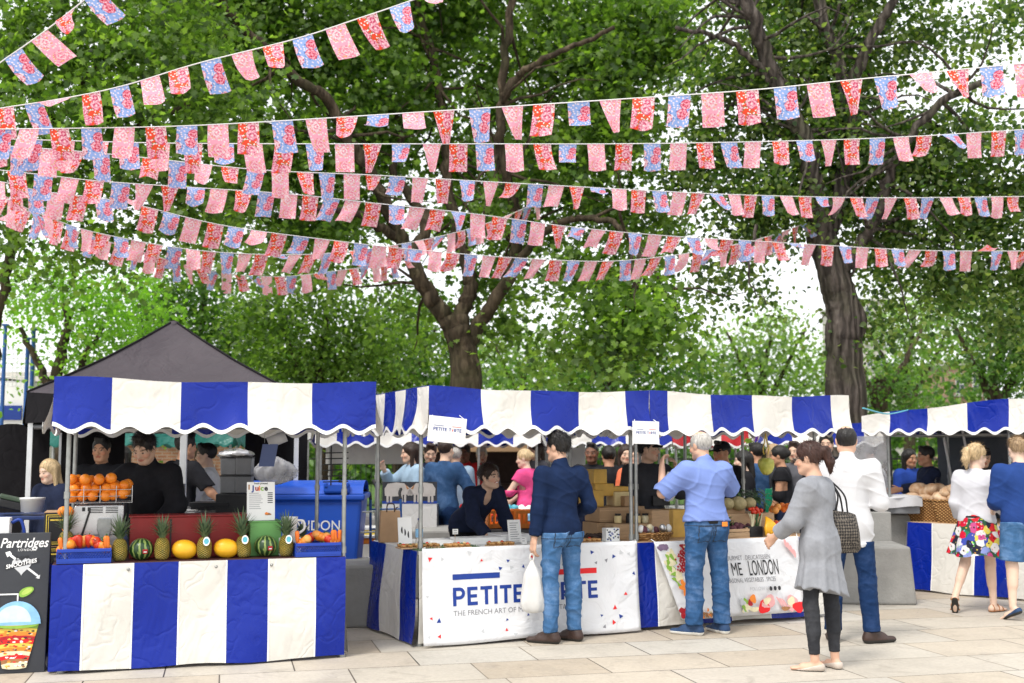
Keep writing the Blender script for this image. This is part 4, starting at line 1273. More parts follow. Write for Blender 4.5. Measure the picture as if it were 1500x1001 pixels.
FM = [rose_mat('pink_rose_print', srgb(250, 174, 196), (.88, .78, .79), srgb(250, 190, 200), srgb(235, 100, 140), srgb(235, 170, 120), (.3, .2, 0), .5),
      rose_mat('red_rose_print', srgb(240, 80, 52), (.88, .82, .78), srgb(246, 160, 185), srgb(200, 30, 90), srgb(120, 130, 60), (3.1, 1.7, 0), .52),
      rose_mat('blue_rose_print', srgb(148, 175, 230), (.84, .72, .78), srgb(236, 90, 125), srgb(190, 20, 60), srgb(90, 130, 190), (6.4, 4.2, 0), .5)]
FLW, FLH = .19, .285


def flag_mesh(kind, fold, skew, curl, seed):
    g = np.random.default_rng(seed)
    nu, nv = 6, 9
    v, uv = [], []
    ph = g.uniform(0, 6)
    for j in range(nv + 1):
        t = j / nv
        for i in range(nu + 1):
            u = i / nu
            x = (u - .5) * FLW * (1 - fold * t); z = -FLH * t
            y = .028 * math.sin(ph + u * 4.5 + t * 2) * t + curl * .10 * t * t + fold * .03 * math.sin(u * 9) * t
            x += skew * FLH * t * (.55 + .45 * t)
            if abs(curl) > .8: z *= (1 - .35 * t); y += curl * .05 * t
            v.append((x, y, z)); uv.append((u, 1 - t))
    f = [(j * (nu + 1) + i, j * (nu + 1) + i + 1, (j + 1) * (nu + 1) + i + 1, (j + 1) * (nu + 1) + i) for j in range(nv) for i in range(nu)]
    me = bpy.data.meshes.new('flag'); me.from_pydata(v, [], f)
    ul = me.uv_layers.new(name='UVMap')
    for lp in me.loops: ul.data[lp.index].uv = uv[lp.vertex_index]
    me.polygons.foreach_set('use_smooth', [True] * len(f))
    me.materials.append(FM[kind]); me.update()
    return me


FV = {}


def get_flag(kind, skew):
    r = random.random()
    fold = 0 if r < .74 else (.3 if r < .92 else .7)
    sk = round(skew + random.choice((-.15, 0, 0, .12)), 2)
    cu = random.choice((0, 0, .3, -.3, .6, -.6)) if random.random() > .12 else random.choice((1.0, -1.0))
    key = (kind, fold, sk, cu, random.randint(0, 1))
    if key not in FV: FV[key] = flag_mesh(*key)
    return FV[key]


def bunting(label, pts, Y0, Y1_, skew, start=0, pitch=.295, swing=.3, skip=0.0):
    n0 = len(pts); Ys = [Y0 + (Y1_ - Y0) * i / (n0 - 1) for i in range(n0)]
    if pts[0][0] < -15: pts = [(-300, pts[0][1] * .6 + 80)] + pts; Ys = [Y0 - .4] + Ys        # on to the mast outside the picture
    if pts[-1][0] > 1550: pts = pts + [(1900, pts[-1][1] * .9 + 8)]; Ys = Ys + [Y1_ + .6]
    P = catmull([at(p[0], p[1], y) for p, y in zip(pts, Ys)], 14)
    base = P[0].copy()
    g = thing('bunting_string', label, 'bunting', base, 0, 'strings of floral bunting over the market')
    mb = MB(); mb.tube([p - base for p in P], .0085, 6, flat=.5); mb.build('cord', M['pvc_trim'], g)
    d = 0; nxt = pitch * .5; k = start; n = 0
    for a, b in zip(P[:-1], P[1:]):
        L = (b - a).length
        while nxt <= d + L:
            q = a + (b - a) * ((nxt - d) / L)
            t = (b - a).normalized(); tx = Vector((t.x, t.y, 0)).normalized()
            t = (t * .75 + tx * .25).normalized()
            o = bpy.data.objects.new('flag', get_flag(k % 3, round(skew * (.05 + 1.25 * (q.x - P[0].x) / (P[-1].x - P[0].x)), 1) if skew < 0 else skew)); C.objects.link(o); o.parent = g
            sw = random.gauss(0, swing)
            if random.random() < .06: sw += random.choice((-1.1, 1.1))
            nrm = t.cross(Vector((0, 0, 1))).normalized(); up = nrm.cross(t).normalized()
            mt = Matrix((t, -nrm, up)).transposed().to_4x4()
            # the cloth flips round the cord, its face toward the square
            mt = mt @ Matrix.Rotation(sw, 4, 'X')
            mt.translation = q - base
            o.matrix_local = mt
            n += 1
            k += 1; nxt += pitch * random.uniform(.92, 1.08)
        d += L
    return n


nf = 0
nf += bunting('short steep string crossing the top left corner of the market sky', [(-40, 122), (0, 92), (60, 50), (115, 7), (160, -30), (230, -90)], 9.6, 9.0, .32, 2)
nf += bunting('string rising steeply from left edge to the top middle', [(-40, 168), (0, 159), (90, 145), (180, 126), (290, 93), (430, 58), (520, 29), (605, 0), (700, -36)], 10.4, 9.0, .26, 1, swing=.25)
nf += bunting('front string running level then rising to the upper right', [(-40, 190), (120, 188), (260, 185), (400, 178), (640, 163), (840, 150), (1090, 133), (1250, 117), (1500, 93), (1560, 86)], 10.2, 9.3, .02, 0, swing=.18)
nf += bunting('level string just under the front rising one', [(-40, 203), (120, 207), (250, 210), (450, 211), (700, 211), (900, 211), (1100, 208), (1300, 202), (1500, 190), (1560, 186)], 10.4, 13.2, -.06, 2, swing=.22)
nf += bunting('long string that sags slightly to right edge at trunk height', [(-40, 212), (90, 220), (200, 230), (380, 249), (550, 257), (760, 269), (1000, 282), (1130, 287), (1300, 290), (1500, 288), (1560, 287)], 10.8, 16.0, -.16, 1, .27, swing=.3)
nf += bunting('string descending left to right across the burred trunk', [(-40, 246), (60, 256), (150, 266), (300, 276), (430, 285), (540, 297), (690, 313), (840, 333), (980, 346), (1100, 353), (1200, 359), (1350, 367), (1500, 368), (1560, 368)], 11.4, 16.6, -.26, 0, .262, swing=.35)
nf += bunting('string dipping past the forked trunk then climbing to the burred tree', [(-30, 262), (60, 280), (180, 296), (330, 331), (500, 354), (610, 366), (740, 377), (880, 383), (980, 375), (1070, 360), (1130, 345), (1178, 328)], 11.8, 17.8, -.34, 2, .255, swing=.4)
nf += bunting('string sagging low at left then rising behind the forked tree', [(10, 292), (70, 318), (150, 343), (300, 368), (450, 373), (560, 362), (650, 345), (720, 325), (790, 296)], 12.4, 19.0, -.42, 0, .238, swing=.4)
nf += bunting('lowest string of bunting tied to the left fork of the plane tree', [(-20, 282), (30, 305), (110, 338), (200, 367), (270, 387), (340, 402), (420, 405), (500, 396), (560, 387), (600, 374)], 13.2, 19.4, -.14, 1, .232, swing=.35)
print('flags', nf)
# ------------------------------------------------------------------ market stalls
class Stall:
    def __init__(s, label, O, yaw, L, D, group='striped market stalls', name='market_stall'):
        s.O = Vector((O[0], O[1], 0)); s.yaw = yaw; s.L, s.D = L, D
        s.e = Vector((math.cos(yaw), math.sin(yaw), 0)); s.n = Vector((-math.sin(yaw), math.cos(yaw), 0))
        s.g = thing(name, label, 'market stall', s.O, yaw, group)

    def w(s, a, b, z=0): return s.O + s.e * a + s.n * b + Vector((0, 0, z))

    def a(s, px, b, py=760):
        d = ray(px, py); k = d.x / d.y
        o = s.O + s.n * b
        return (k * o.y - o.x) / (s.e.x - k * s.e.y)

    def on(s, px, b, z, py=760): return s.w(s.a(px, b, py), b, z)

    def scale(s, px, b):
        return F / s.on(px, b, 0).y


def scallop(u, per): return abs(math.sin(math.pi * u / per)) ** .9


def canopy(st, a0, a1, b0, b1, zt, zv, cols, mats, ph=.0, per=.255, stripe=.48, sides=True, roof_rise=.0, tilt=lambda a: 0.0, lean=.03, seed=0, amp=.055):
    """roof + scalloped valances; cols(u along a) -> material index"""
    g = np.random.default_rng(seed)
    p1, p2, p3 = g.uniform(0, 6, 3)
    colour = lambda a: int(math.floor((a - a0 + ph) / stripe)) % 2
    can = MB()
    # roof, stripes run front to back
    edges = [a0]; q = a0 - ph
    while q < a1:
        q += stripe
        if a0 + .02 < q < a1 - .02: edges.append(q)
    edges.append(a1)
    sag = lambda a, b: -.022 * math.sin(math.pi * (a - a0) / (a1 - a0)) ** 2 * (1 if abs(b - b0) < .02 or abs(b - b1) < .02 else 1.6) + .007 * math.sin(a * 6 + p1 + b * 2) + tilt(a)
    for x0, x1 in zip(edges[:-1], edges[1:]):
        can.grid(lambda u, v: (x0 + (x1 - x0) * u, b0 + (b1 - b0) * v, zt + sag(x0 + (x1 - x0) * u, b0 + (b1 - b0) * v) + roof_rise * math.sin(math.pi * v)), 8, 10, colour((x0 + x1) / 2))
    can.build('roof_cover', mats, st.g, solid=.004)

    def val(pa, pb, nout, name, L, acol, z1, z0):
        m = MB()
        nper = max(1, round(L / per)); pr = L / nper
        eds = sorted(set([0, L] + [e for e in acol[0]]))
        for x0, x1 in zip(eds[:-1], eds[1:]):
            n = max(2, int((x1 - x0) / (pr / 10)))
            ci = acol[1]((x0 + x1) / 2)

            def fn(u, v):
                s_ = x0 + (x1 - x0) * u
                bot = z0 + amp - amp * 1.0 * (0.5 - .5 * math.cos(2 * math.pi * s_ / pr)) * 1.0
                top = z1 + (sag(a0 + s_, b0) if abs(L - (a1 - a0)) < .01 else sag(a0 if nout[0] < 0 else a1, b0 + s_))
                z = top + (bot - top) * v
                bulge = .022 * math.sin(s_ * 4.3 + p2) * v * v + .018 * math.sin(s_ * 10 + p3 + v * 2) * v + lean * v - .012 * math.sin(math.pi * v)
                p = Vector(pa) + (Vector(pb) - Vector(pa)) * (s_ / L) + Vector(nout) * bulge
                return (p.x, p.y, z)
            m.grid(fn, n, 8, ci)
            m.grid(lambda u, v: Vector(fn(u, 1)) + Vector((0, 0, .016 - .030 * v)) + Vector(nout) * (.004), n, 1, 2)
            m.grid(lambda u, v: Vector(fn(u, 1)) + Vector((0, 0, .016 - .030 * v)) - Vector(nout) * (.004), n, 1, 2)
        m.build(name, mats, st.g)
    La, Lb = a1 - a0, b1 - b0
    ea = [e - a0 for e in edges]
    val((a0, b0, 0), (a1, b0, 0), (0, -1, 0), 'valance', La, (ea, lambda s_: colour(a0 + s_)), zt, zv)
    val((a0, b1, 0), (a1, b1, 0), (0, 1, 0), 'valance', La, (ea, lambda s_: colour(a0 + s_)), zt - .02, zv - .01)
    if sides:
        sb = [k * stripe * .62 for k in range(1, int(Lb / (stripe * .62)) + 1)]
        c2 = lambda off: (lambda s_: (int(s_ / (stripe * .62)) + off) % 2)
        val((a0, b0, 0), (a0, b1, 0), (-1, 0, 0), 'valance', Lb, (sb, c2(1)), zt - .004, zv)
        val((a1, b0, 0), (a1, b1, 0), (1, 0, 0), 'valance', Lb, (sb, c2(1)), zt - .004, zv)


def poles(st, spots, ztop, r=.017):
    for a, b in spots:
        m = MB(); m.tube([(a, b, .02), (a, b, ztop)], r, 12)
        m.tube([(a, b, 0), (a, b, .03)], r * 1.7, 12)
        for z in (.80, 1.25): m.tube([(a, b, z), (a, b, z + .05)], r * 1.35, 12)
        m.build('pole', M['steel'], st.g)


def rails(st, a0, a1, b0, b1, zs):
    for z in zs:
        for p, q in (((a0, b0), (a1, b0)), ((a0, b1), (a1, b1)), ((a0, b0), (a0, b1)), ((a1, b0), (a1, b1))):
            m = MB(); m.tube([(*p, z), (*q, z)], .014, 8); m.build('frame_bar', M['steel'], st.g)


def skirt(st, pa, pb, nout, ztop, zbot, edges, cidx, mats, name='skirt', seed=1, hang=.03, amp=.02):
    g = np.random.default_rng(seed); p = g.uniform(0, 6, 6)
    L = (Vector(pb) - Vector(pa)).length
    m = MB(); eds = [0] + [e for e in edges if 0 < e < L] + [L]

    def fn0(s_, v):
        o = amp * (math.sin(s_ * 5 + p[0] + v) * .7 + math.sin(s_ * 11 + p[1] + 2.5 * v) * .4 + .6 * math.sin(v * 5 + s_ * 3 + p[2])) * (.25 + v) + hang * v
        q = Vector(pa) + (Vector(pb) - Vector(pa)) * (s_ / L) + Vector(nout) * o
        return Vector((q.x, q.y, ztop + (zbot - ztop) * v + .006 * math.sin(s_ * 7 + p[3]) * v))
    for k, (x0, x1) in enumerate(zip(eds[:-1], eds[1:])):
        m.grid(lambda u, v: fn0(x0 + (x1 - x0) * u, v), max(4, int((x1 - x0) / .04)), 22, cidx(k))
        for xe in (x0, x1):
            if 0 < xe < L and xe == x1:
                m.grid(lambda u, v: fn0(xe - .006 + .012 * u, v) + Vector(nout) * .003, 1, 22, 2)
    m.build(name, mats, st.g)
    return fn0


PV = [M['pvc_blue'], M['pvc_white'], M['pvc_trim']]
PVR = [M['pvc_white'], M['pvc_blue'], M['pvc_trim']]
CT = .78
# --- A : the juice stall
oA = onz(70, 988)
A = Stall('striped stall at the left selling juice behind pineapples and melons', oA, R(18.5), 2.14, 1.0)
canopy(A, -.02, 2.33, -.20, 1.45, 2.13, 1.735, None, PV, ph=.09, stripe=.485, per=.255, seed=3)
poles(A, [(.085, .03), (2.13, .03), (.085, 1.2), (2.10, 1.2)], 2.1)
rails(A, .085, 2.12, .03, 1.2, (1.80,))
m = MB(); m.box((1.07, .52, CT - .02), (2.14, 1.02, .04), ch=.008); m.build('counter', pm('painted_board', (.05, .015, .015), .5, .2, 6, .1), A.g)
eA = [A.a(x, 0, 900) for x in (121, 193, 261, 330, 392, 460)]
skirt(A, (0, -.02, 0), (2.14, -.02, 0), (0, -1, 0), CT - .005, .02, eA, lambda k: k % 2, PV, seed=4)
skirt(A, (2.15, 0, 0), (2.15, 1.0, 0), (1, 0, 0), CT - .005, .02, [.5], lambda k: 1 - k % 2, PV, seed=5, hang=.01)
skirt(A, (-.01, 0, 0), (-.01, 1.0, 0), (-1, 0, 0), CT - .005, .02, [.5], lambda k: k % 2, PV, seed=6, hang=.01)
for px in (188, 316, 397):
    q = A.a(px, 0, 835); m = MB(); m.lathe([(.004, 0), (.012, .002), (.012, .006), (.005, .009)], 12, (0, 0, 0), 0, Matrix.Rotation(R(90), 4, 'X')); m.build('eyelet', M['steel'], A.g, (q, -.032, CT - .05))

# --- B : tart stall, C : delicatessen stall
oB = onz(612, 948)
B_ = Stall('striped stall in the middle with the white lettered banner selling tarts', oB, R(24.5), 2.06, 1.25)
canopy(B_, -.0, 2.096, -.22, 1.5, 2.125, 1.745, None, PV, ph=.0, stripe=.462, per=.245, seed=8)
poles(B_, [(.03, .04), (2.05, .04), (.03, 1.2), (2.03, 1.2)], 2.09)
rails(B_, .03, 2.03, .04, 1.2, (1.82,))
m = MB(); m.box((1.03, .62, CT - .02), (2.06, 1.2, .04), ch=.008); m.build('counter', M['whiteplastic'], B_.g)
skirt(B_, (-.02, 1.25, 0), (-.02, -.02, 0), (-1, 0, 0), CT - .005, .02, [.48, .92], lambda k: k % 2, PV, seed=9, hang=.05)
skirt(B_, (0, -.01, 0), (2.06, -.01, 0), (0, -1, 0), CT - .005, .02, [.46, .92, 1.38, 1.80], lambda k: (k + 1) % 2, PV, seed=10, hang=.0)
oC = B_.w(2.09, 0)
Cs = Stall('striped stall right of centre selling vegetables and cheese behind the food print banner', oC, R(24.5), 2.06, 1.25)
canopy(Cs, .008, 2.27, -.22, 1.5, 2.13, 1.745, None, PV, ph=2.1 - .462 * 4 - .0 + .02, stripe=.462, per=.245, seed=12)
poles(Cs, [(.02, .05), (2.05, .04), (.75, 1.2), (1.30, 1.2), (2.03, 1.2)], 2.09)
rails(Cs, .02, 2.03, .04, 1.2, (1.83,))
m = MB(); m.box((1.03, .62, CT - .02), (2.06, 1.2, .04), ch=.008); m.build('counter', M['wood'], Cs.g)
skirt(Cs, (-.02, -.01, 0), (2.06, -.01, 0), (0, -1, 0), CT - .005, .03, [.20, .62, 1.02, 1.42, 1.82], lambda k: k % 2, PV, seed=14, hang=.03)
skirt(Cs, (2.08, 0, 0), (2.08, 1.2, 0), (1, 0, 0), CT - .005, .03, [.48, .9], lambda k: k % 2, PV, seed=15, hang=.0)

# --- D : bread stall at the right, turned towards the square
oD = onz(1334, 864)
D_ = Stall('striped stall at the far right stacked with baskets of bread', oD, R(-46), 2.5, 1.4)
canopy(D_, -.42, 3.0, -.25, 1.75, 2.18, 1.785, None, PVR, ph=.1, stripe=.46, per=.25, seed=18, tilt=lambda a: -.17 * max(0, 1 - (a + .42) / 1.7))
poles(D_, [(-.25, .05), (1.18, .05), (2.5, .04), (-.2, 1.5), (1.0, 1.5), (2.4, 1.5)], 2.05)
rails(D_, -.25, 2.5, .05, 1.5, (1.78,))
m = MB(); m.box((1.25, .7, CT - .02), (2.5, 1.36, .04), ch=.008); m.build('counter', M['wood'], D_.g)
skirt(D_, (0, -.02, 0), (2.5, -.02, 0), (0, -1, 0), CT - .005, .02, [.30, .80, 1.25, 1.7, 2.15], lambda k: k % 2, PV, seed=19, hang=.10)
skirt(D_, (-.02, 1.35, 0), (-.02, 0, 0), (-1, 0, 0), CT - .005, .02, [.45, .9], lambda k: 1 - k % 2, PV, seed=20, hang=.06)
m = MB(); a_ = D_.a(1374, 1.62, 680); m.grid(lambda u, v: (a_ + 2.4 * u, 1.62 + .05 * math.sin(u * 14) * (1 - v * .3), 2.0 - 1.5 * v), 30, 12, 0); m.build('back_sheet', M['sheet_grey'], D_.g)
for a in (a_ + .12, a_ + .38):
    m = MB(); m.tube([(a, 1.5, 1.95), (a + .18, 1.42, 1.05), (a + .24, 1.40, .8)], .016, 6, flat=.3); m.build('strap', M['pvc_trim'], D_.g)

# --- stalls of the far row
def far_stall(label, px0, px1, Y, yaw, zt, zv, mats, seed, ph=0, stripe=.46, sheet=None, table=None):
    a = at(px0, 650, Y); b = at(px1, 650, Y)
    L = (b.x - a.x) / max(.3, math.cos(yaw) + math.sin(yaw) * 0)
    st = Stall(label, (a.x, a.y), yaw, L, 1.3, 'market stalls of the far row')
    canopy(st, 0, L, 0, 1.5, zt, zv, None, mats, ph=ph, stripe=stripe, per=.25, seed=seed)
    poles(st, [(.06, .06), (L - .06, .06), (L * .5, .06), (.06, 1.4), (L - .06, 1.4)], zt - .03, .019)
    m = MB(); m.box((L / 2, .62, .76), (L - .1, .8, .04), ch=.008); m.build('counter', M['whiteplastic'], st.g)
    skirt(st, (.04, .2, 0), (L - .04, .2, 0), (0, -1, 0), .745, .03, [], lambda k: 0, [table or M['sheet_white'], M['pvc_white'], M['pvc_trim']], seed=seed, hang=.04)
    if sheet:
        m = MB(); m.grid(lambda u, v: (sheet[0] * L + (sheet[1] - sheet[0]) * L * u, 1.42 + .02 * math.sin(u * 9), zt - .1 - (zt - .1 - sheet[3]) * v), 16, 8, 0); m.build('back_sheet', sheet[2], st.g)
    return st


F1 = far_stall('far striped stall with white back sheet behind the blue wheelie bin', 462, 640, 14.2, R(4), 1.90, 1.65, PVR, 30, ph=.2, sheet=(.0, .80, M['sheet_white'], 1.42))
F2 = far_stall('far striped stall behind the leaning tart seller', 610, 792, 15.2, R(-3), 1.96, 1.66, PV, 31, ph=.1)
F3 = far_stall('far striped stall seen between the navy sweater man and the grey haired man', 800, 985, 15.6, R(2), 1.95, 1.655, PV, 32, ph=.3)
F4 = far_stall('far red and white striped stall behind the grey haired man', 985, 1120, 16.4, R(3), 1.93, 1.645, [M['pvc_red'], M['pvc_white'], M['pvc_trim']], 33, ph=.1, stripe=.4)
F5 = far_stall('far striped stall behind the ponytail woman in grey', 1125, 1290, 15.0, R(-4), 1.96, 1.66, PV, 34, ph=.15)
F6 = far_stall('far teal green canopied stall behind the juice seller', 70, 340, 16.5, R(2), 1.98, 1.66, [M['pvc_green'], M['pvc_green'], M['pvc_green']], 35, stripe=.5)
F7 = far_stall('far striped stall between the teal stall and the blue bin', 340, 455, 18.5, R(3), 2.1, 1.75, PV, 36, ph=.3)

# --- black gazebo
gc = at(250, 640, 12.6)
G = thing('gazebo', 'black pop up gazebo with pointed roof behind the juice stall', 'gazebo', (gc.x, 12.6, 0), R(15))
HW, ze, zp = 1.30, 2.16, 3.03
m = MB()
cr = [(-HW, -HW), (HW, -HW), (HW, HW), (-HW, HW)]
for i in range(4):
    p, q = cr[i], cr[(i + 1) % 4]
    m.grid(lambda u, v: ((p[0] + (q[0] - p[0]) * u) * (1 - v), (p[1] + (q[1] - p[1]) * u) * (1 - v), ze + (zp - ze) * v - .05 * math.sin(math.pi * v) - .07 * math.sin(math.pi * v) * math.sin(math.pi * u) - .04 * math.sin(math.pi * u) * (1 - v)), 12, 12, 0)
m.lathe([(.06, zp - .05), (.05, zp - .01), (.0, zp)], 10)
M['gazebo_roof'] = pvc('faded_black_gazebo_roof', (.065, .055, .064), .05, .65, .3)
m.build('roof_cover', M['gazebo_roof'], G)
for i in range(4):
    p, q = cr[i], cr[(i + 1) % 4]
    m = MB(); m.tube([(p[0], p[1], ze + .004), (p[0] * .75, p[1] * .75, ze * .75 + zp * .25 - .027), (p[0] * .5, p[1] * .5, (ze + zp) / 2 - .04), (p[0] * .25, p[1] * .25, ze * .25 + zp * .75 - .027), (0, 0, zp)], .012, 6); m.build('seam', M['pvc_black'], G)
    m = MB(); nx, ny = (q[1] - p[1]) / (2 * HW), -(q[0] - p[0]) / (2 * HW)
    m.grid(lambda u, v: (p[0] + (q[0] - p[0]) * u + nx * .03 * v, p[1] + (q[1] - p[1]) * u + ny * .03 * v, ze - .04 * math.sin(math.pi * u) - .30 * v + .02 * v * math.sin(u * 19)), 24, 4, 0); m.build('valance', M['pvc_black'], G)
    m = MB(); m.box((p[0] * .97, p[1] * .97, ze / 2), (.045, .045, ze)); m.build('leg', M['alu'], G)
    m = MB(); m.tube([(p[0] * .97, p[1] * .97, 1.83), (q[0] * .97, q[1] * .97, 1.83)], .022, 8); m.build('truss_bar', M['greyplastic'], G)
m = MB(); m.grid(lambda u, v: (-HW * .96 + .7 * u, HW * .9 - .0 * u + .03 * math.sin(u * 15), 1.9 - 1.85 * v), 10, 6); m.build('side_wall', M['pvc_black'], G)
m = MB(); m.grid(lambda u, v: (HW * .62 + .7 * u, HW * .2 + .03 * math.sin(u * 15), 1.9 - 1.85 * v), 10, 6); m.build('side_wall', M['pvc_black'], G)
m = MB(); q = Vector((-1.55, -.9, 0)); m.grid(lambda u, v: (q.x - .6 + 1.0 * u, q.y + .2 * u, 1.85 - 1.82 * v + .02 * math.sin(u * 12)), 10, 6); m.build('side_wall', M['pvc_black'], G)
p = at(268, 700, 10.9)
g = thing('gazebo_pole', 'white square metal upright standing behind the paper cups at juice stall', 'pole', (p.x, p.y, 0), R(6))
m = MB(); m.box((0, 0, .95), (.062, .05, 1.9), ch=.004); m.build('tube', M['alu'], g); m = MB(); m.box((0, 0, .012), (.16, .16, .02)); m.build('foot', M['steel'], g)

# ------------------------------------------------------------------ banners and signs
def confetti(mb, fn, n, L, H, seed):
    g = np.random.default_rng(seed)
    for _ in range(n):
        x, y, a, s_ = g.uniform(.04, L - .04), g.uniform(.04, H - .04), g.uniform(0, 6.28), g.uniform(.014, .026)
        if .2 < x < L - .30 and .2 < y < .59: continue
        pts = [(x + s_ * math.cos(a + k), y + s_ * math.sin(a + k) * 1.0) for k in (0, 1.9, 3.9)]
        b = len(mb.v); mb.add([fn(*p) for p in pts], [(0, 1, 2)], int(g.choice([0, 0, 1, 2, 2, 3])))


def poly(mb, fn, pts, m): mb.add([fn(*p) for p in pts], [list(range(len(pts)))], m)


def rect(mb, fn, x0, y0, x1, y1, m): poly(mb, fn, [(x0, y0), (x1, y0), (x1, y1), (x0, y1)], m)


def tart_letters(mb, fn, x, y, h, navy, red):
    """PETITE TARTE with the A drawn as a plain wedge"""
    t = h * .2
    def bars(x, L_):
        for r in L_: rect(mb, fn, x + r[0] * h, y + r[1] * h, x + r[2] * h, y + r[3] * h, navy)
    E_ = [(0, 0, .2, 1), (.2, 0, .62, .19), (.2, .41, .58, .59), (.2, .81, .62, 1)]
    T_ = [(0, .81, .72, 1), (.26, 0, .46, .81)]
    I_ = [(0, 0, .2, 1)]
    def arc(x, leg):
        bars(x, [(0, 0, .2, 1), (.2, .81, .40, 1), (.2, .35, .40, .53)])
        n = 10; cx, cy, ro, ri = x + .40 * h, y + .675 * h, .325 * h, .14 * h
        for k in range(n):
            a, b = -math.pi / 2 + math.pi * k / n, -math.pi / 2 + math.pi * (k + 1) / n
            poly(mb, fn, [(cx + ri * math.cos(a), cy + ri * math.sin(a)), (cx + ro * math.cos(a), cy + ro * math.sin(a)), (cx + ro * math.cos(b), cy + ro * math.sin(b)), (cx + ri * math.cos(b), cy + ri * math.sin(b))], navy)
        if leg: poly(mb, fn, [(x + .34 * h, y + .36 * h), (x + .50 * h, y), (x + .73 * h, y), (x + .54 * h, y + .38 * h)], navy)
    adv = dict(P=.86, E=.80, T=.84, I=.36, A=.86, R=.90)
    adv[' '] = .50
    for ch in 'PETITE TARTE':
        if ch == 'E': bars(x, E_)
        elif ch == 'T': bars(x, T_)
        elif ch == 'I': bars(x, I_)
        elif ch == 'P': arc(x, False)
        elif ch == 'R': arc(x, True)
        elif ch == 'A': poly(mb, fn, [(x + .05 * h, y + .95 * h), (x + .36 * h, y - .14 * h), (x + .66 * h, y + .95 * h), (x + .36 * h, y + .55 * h)], red)
        x += adv[ch] * h
    return x


# big banner on the tart stall front (its own cloth, hanging over the skirt)
LB, HB = 2.04, .775
tb = thing('banner', 'white banner with navy PETITE lettering and red bar on the tart stall front', 'banner', B_.w(.01, -.045, 0), B_.yaw)
bz = lambda x, y: -.012 - .012 * math.sin(x * 4.2 + .4) * (1 - y) - .05 * (1 - y / HB) ** 2 - .018 * math.exp(-((x - 1.15) / .35) ** 2 - ((y - .14) / .08) ** 2) * math.sin(x * 22)
bf = lambda x, y, o=.004: Vector((x, bz(x, y) - o, y + .022 - .0))
m = MB(); m.grid(lambda u, v: bf(LB * u, HB * v, 0) + Vector((0, 0, -.006 * math.sin(u * 9) * (1 - v))), 60, 22, 0); m.build('vinyl', M['banner'], tb, solid=.003)
INK4 = [M['ink_navy'], M['ink_red'], M['ink_lightgrey'], M['ink_grey']]
m = MB(); confetti(m, bf, 60, LB, HB, 5); m.build('confetti_print', INK4, tb)
m = MB(); x1 = .265; xe = tart_letters(m, bf, x1, .30, .150, 0, 1); m.build('lettering', INK4, tb)
m = MB(); rect(m, bf, x1, .512, x1 + .43, .558, 0); m.build('bar_print', INK4, tb); m = MB(); rect(m, bf, xe - .46, .512, xe - .03, .558, 1); m.build('bar_print', INK4, tb)
m = MB()
text_mb(m, 'THE FRENCH ART OF MAKING FINE TARTS', .060, Matrix(), 0, 3, sx=1.0)
nv = [i for i, mm in enumerate(m.m) if mm == 3]
used = sorted({k for i in nv for k in m.f[i]})
for k in used: m.v[k] = tuple(bf(x1 + m.v[k][0], .222 + m.v[k][1]))
m.build('tagline', INK4, tb)
for q in (.02, 2.02):
    m = MB(); m.tube([(q, bz(q, HB) - .006, HB + .0), (q + .01, -.0, HB + .03), (q, .03, HB + .02)], .004, 6); m.build('tie', M['pvc_trim'], tb)


def hung_sign(label, px, py, st, b, w, h, tilt):
    p = st.on(px, b, 0, py); d = ray(px, py); z = CAMZ + d.z * (p.y / d.y)
    g = thing('sign', label, 'sign', (p.x, p.y, z), st.yaw, 'small hanging tart signs')
    mt = Matrix.Rotation(R(tilt), 4, 'Y')
    mm = MB(); mm.box((0, 0, 0), (w, .008, h), M=mt.to_3x3(), ch=.002); mm.build('board', M['paper'], g)
    mm = MB(); fn = lambda x, y: mt @ Vector((x, -.0055, y))
    hh = h * .13; tot = 9.0 * hh; k = w * .74 / tot; hh *= k
    xe_ = tart_letters(mm, fn, -w * .37, -.012, hh, 0, 1)
    rect(mm, fn, -w * .36, h * .13, -w * .10, h * .15, 0); rect(mm, fn, w * .12, h * .13, w * .37, h * .15, 1)
    mm.build('print', [M['ink_navy'], M['ink_red']], g)
    mm = MB()
    for sx in (-1, 1): mm.tube([mt @ Vector((sx * w * .42, 0, h * .48)), Vector((sx * w * .36, .03, h * .48 + .02))], .003, 5)
    mm.build('string', M['pvc_trim'], g)


hung_sign('white tilted PETITE TARTE sign hanging from left end of the tart canopy', 655, 630, B_, -.29, .33, .21, 5)
hung_sign('white tilted PETITE TARTE sign hanging above the capped cheese seller', 946, 634, Cs, -.29, .27, .20, 1)

# food print banner on stall C, pinned up like a leaning sheet
LC, HC = 1.62, .70
cb = thing('banner', 'white banner with printed vegetables and LONDON lettering on delicatessen stall', 'banner', Cs.w(.12, -.055, .0), Cs.yaw)
cz = lambda x, y: -.02 - .055 * (1 - y / HC)
cf = lambda x, y, o=.004: Vector((x + .0 + .26 * (1 - y / HC) * max(0, 1 - x / LC), cz(x, y) - o - .006 * math.sin(x * 6 + y * 3), y + .085))
m = MB(); m.grid(lambda u, v: cf(LC * u, HC * v, 0), 40, 16, 0); m.build('vinyl', M['banner'], cb, solid=.003)
m = MB(); gg = np.random.default_rng(21)


def blob(mb, fn, x, y, rx, ry, mi, n=14, rot=0.0, wob=.15, o=None):
    ph = gg.uniform(0, 6)
    pts = []
    for k in range(n):
        a = 2 * math.pi * k / n; rr = 1 + wob * math.sin(a * 3 + ph)
        px_, py_ = rx * rr * math.cos(a), ry * rr * math.sin(a)
        pts.append((x + px_ * math.cos(rot) - py_ * math.sin(rot), y + px_ * math.sin(rot) + py_ * math.cos(rot)))
    poly(mb, (lambda x, y: fn(x, y, o)) if o else fn, pts, mi)


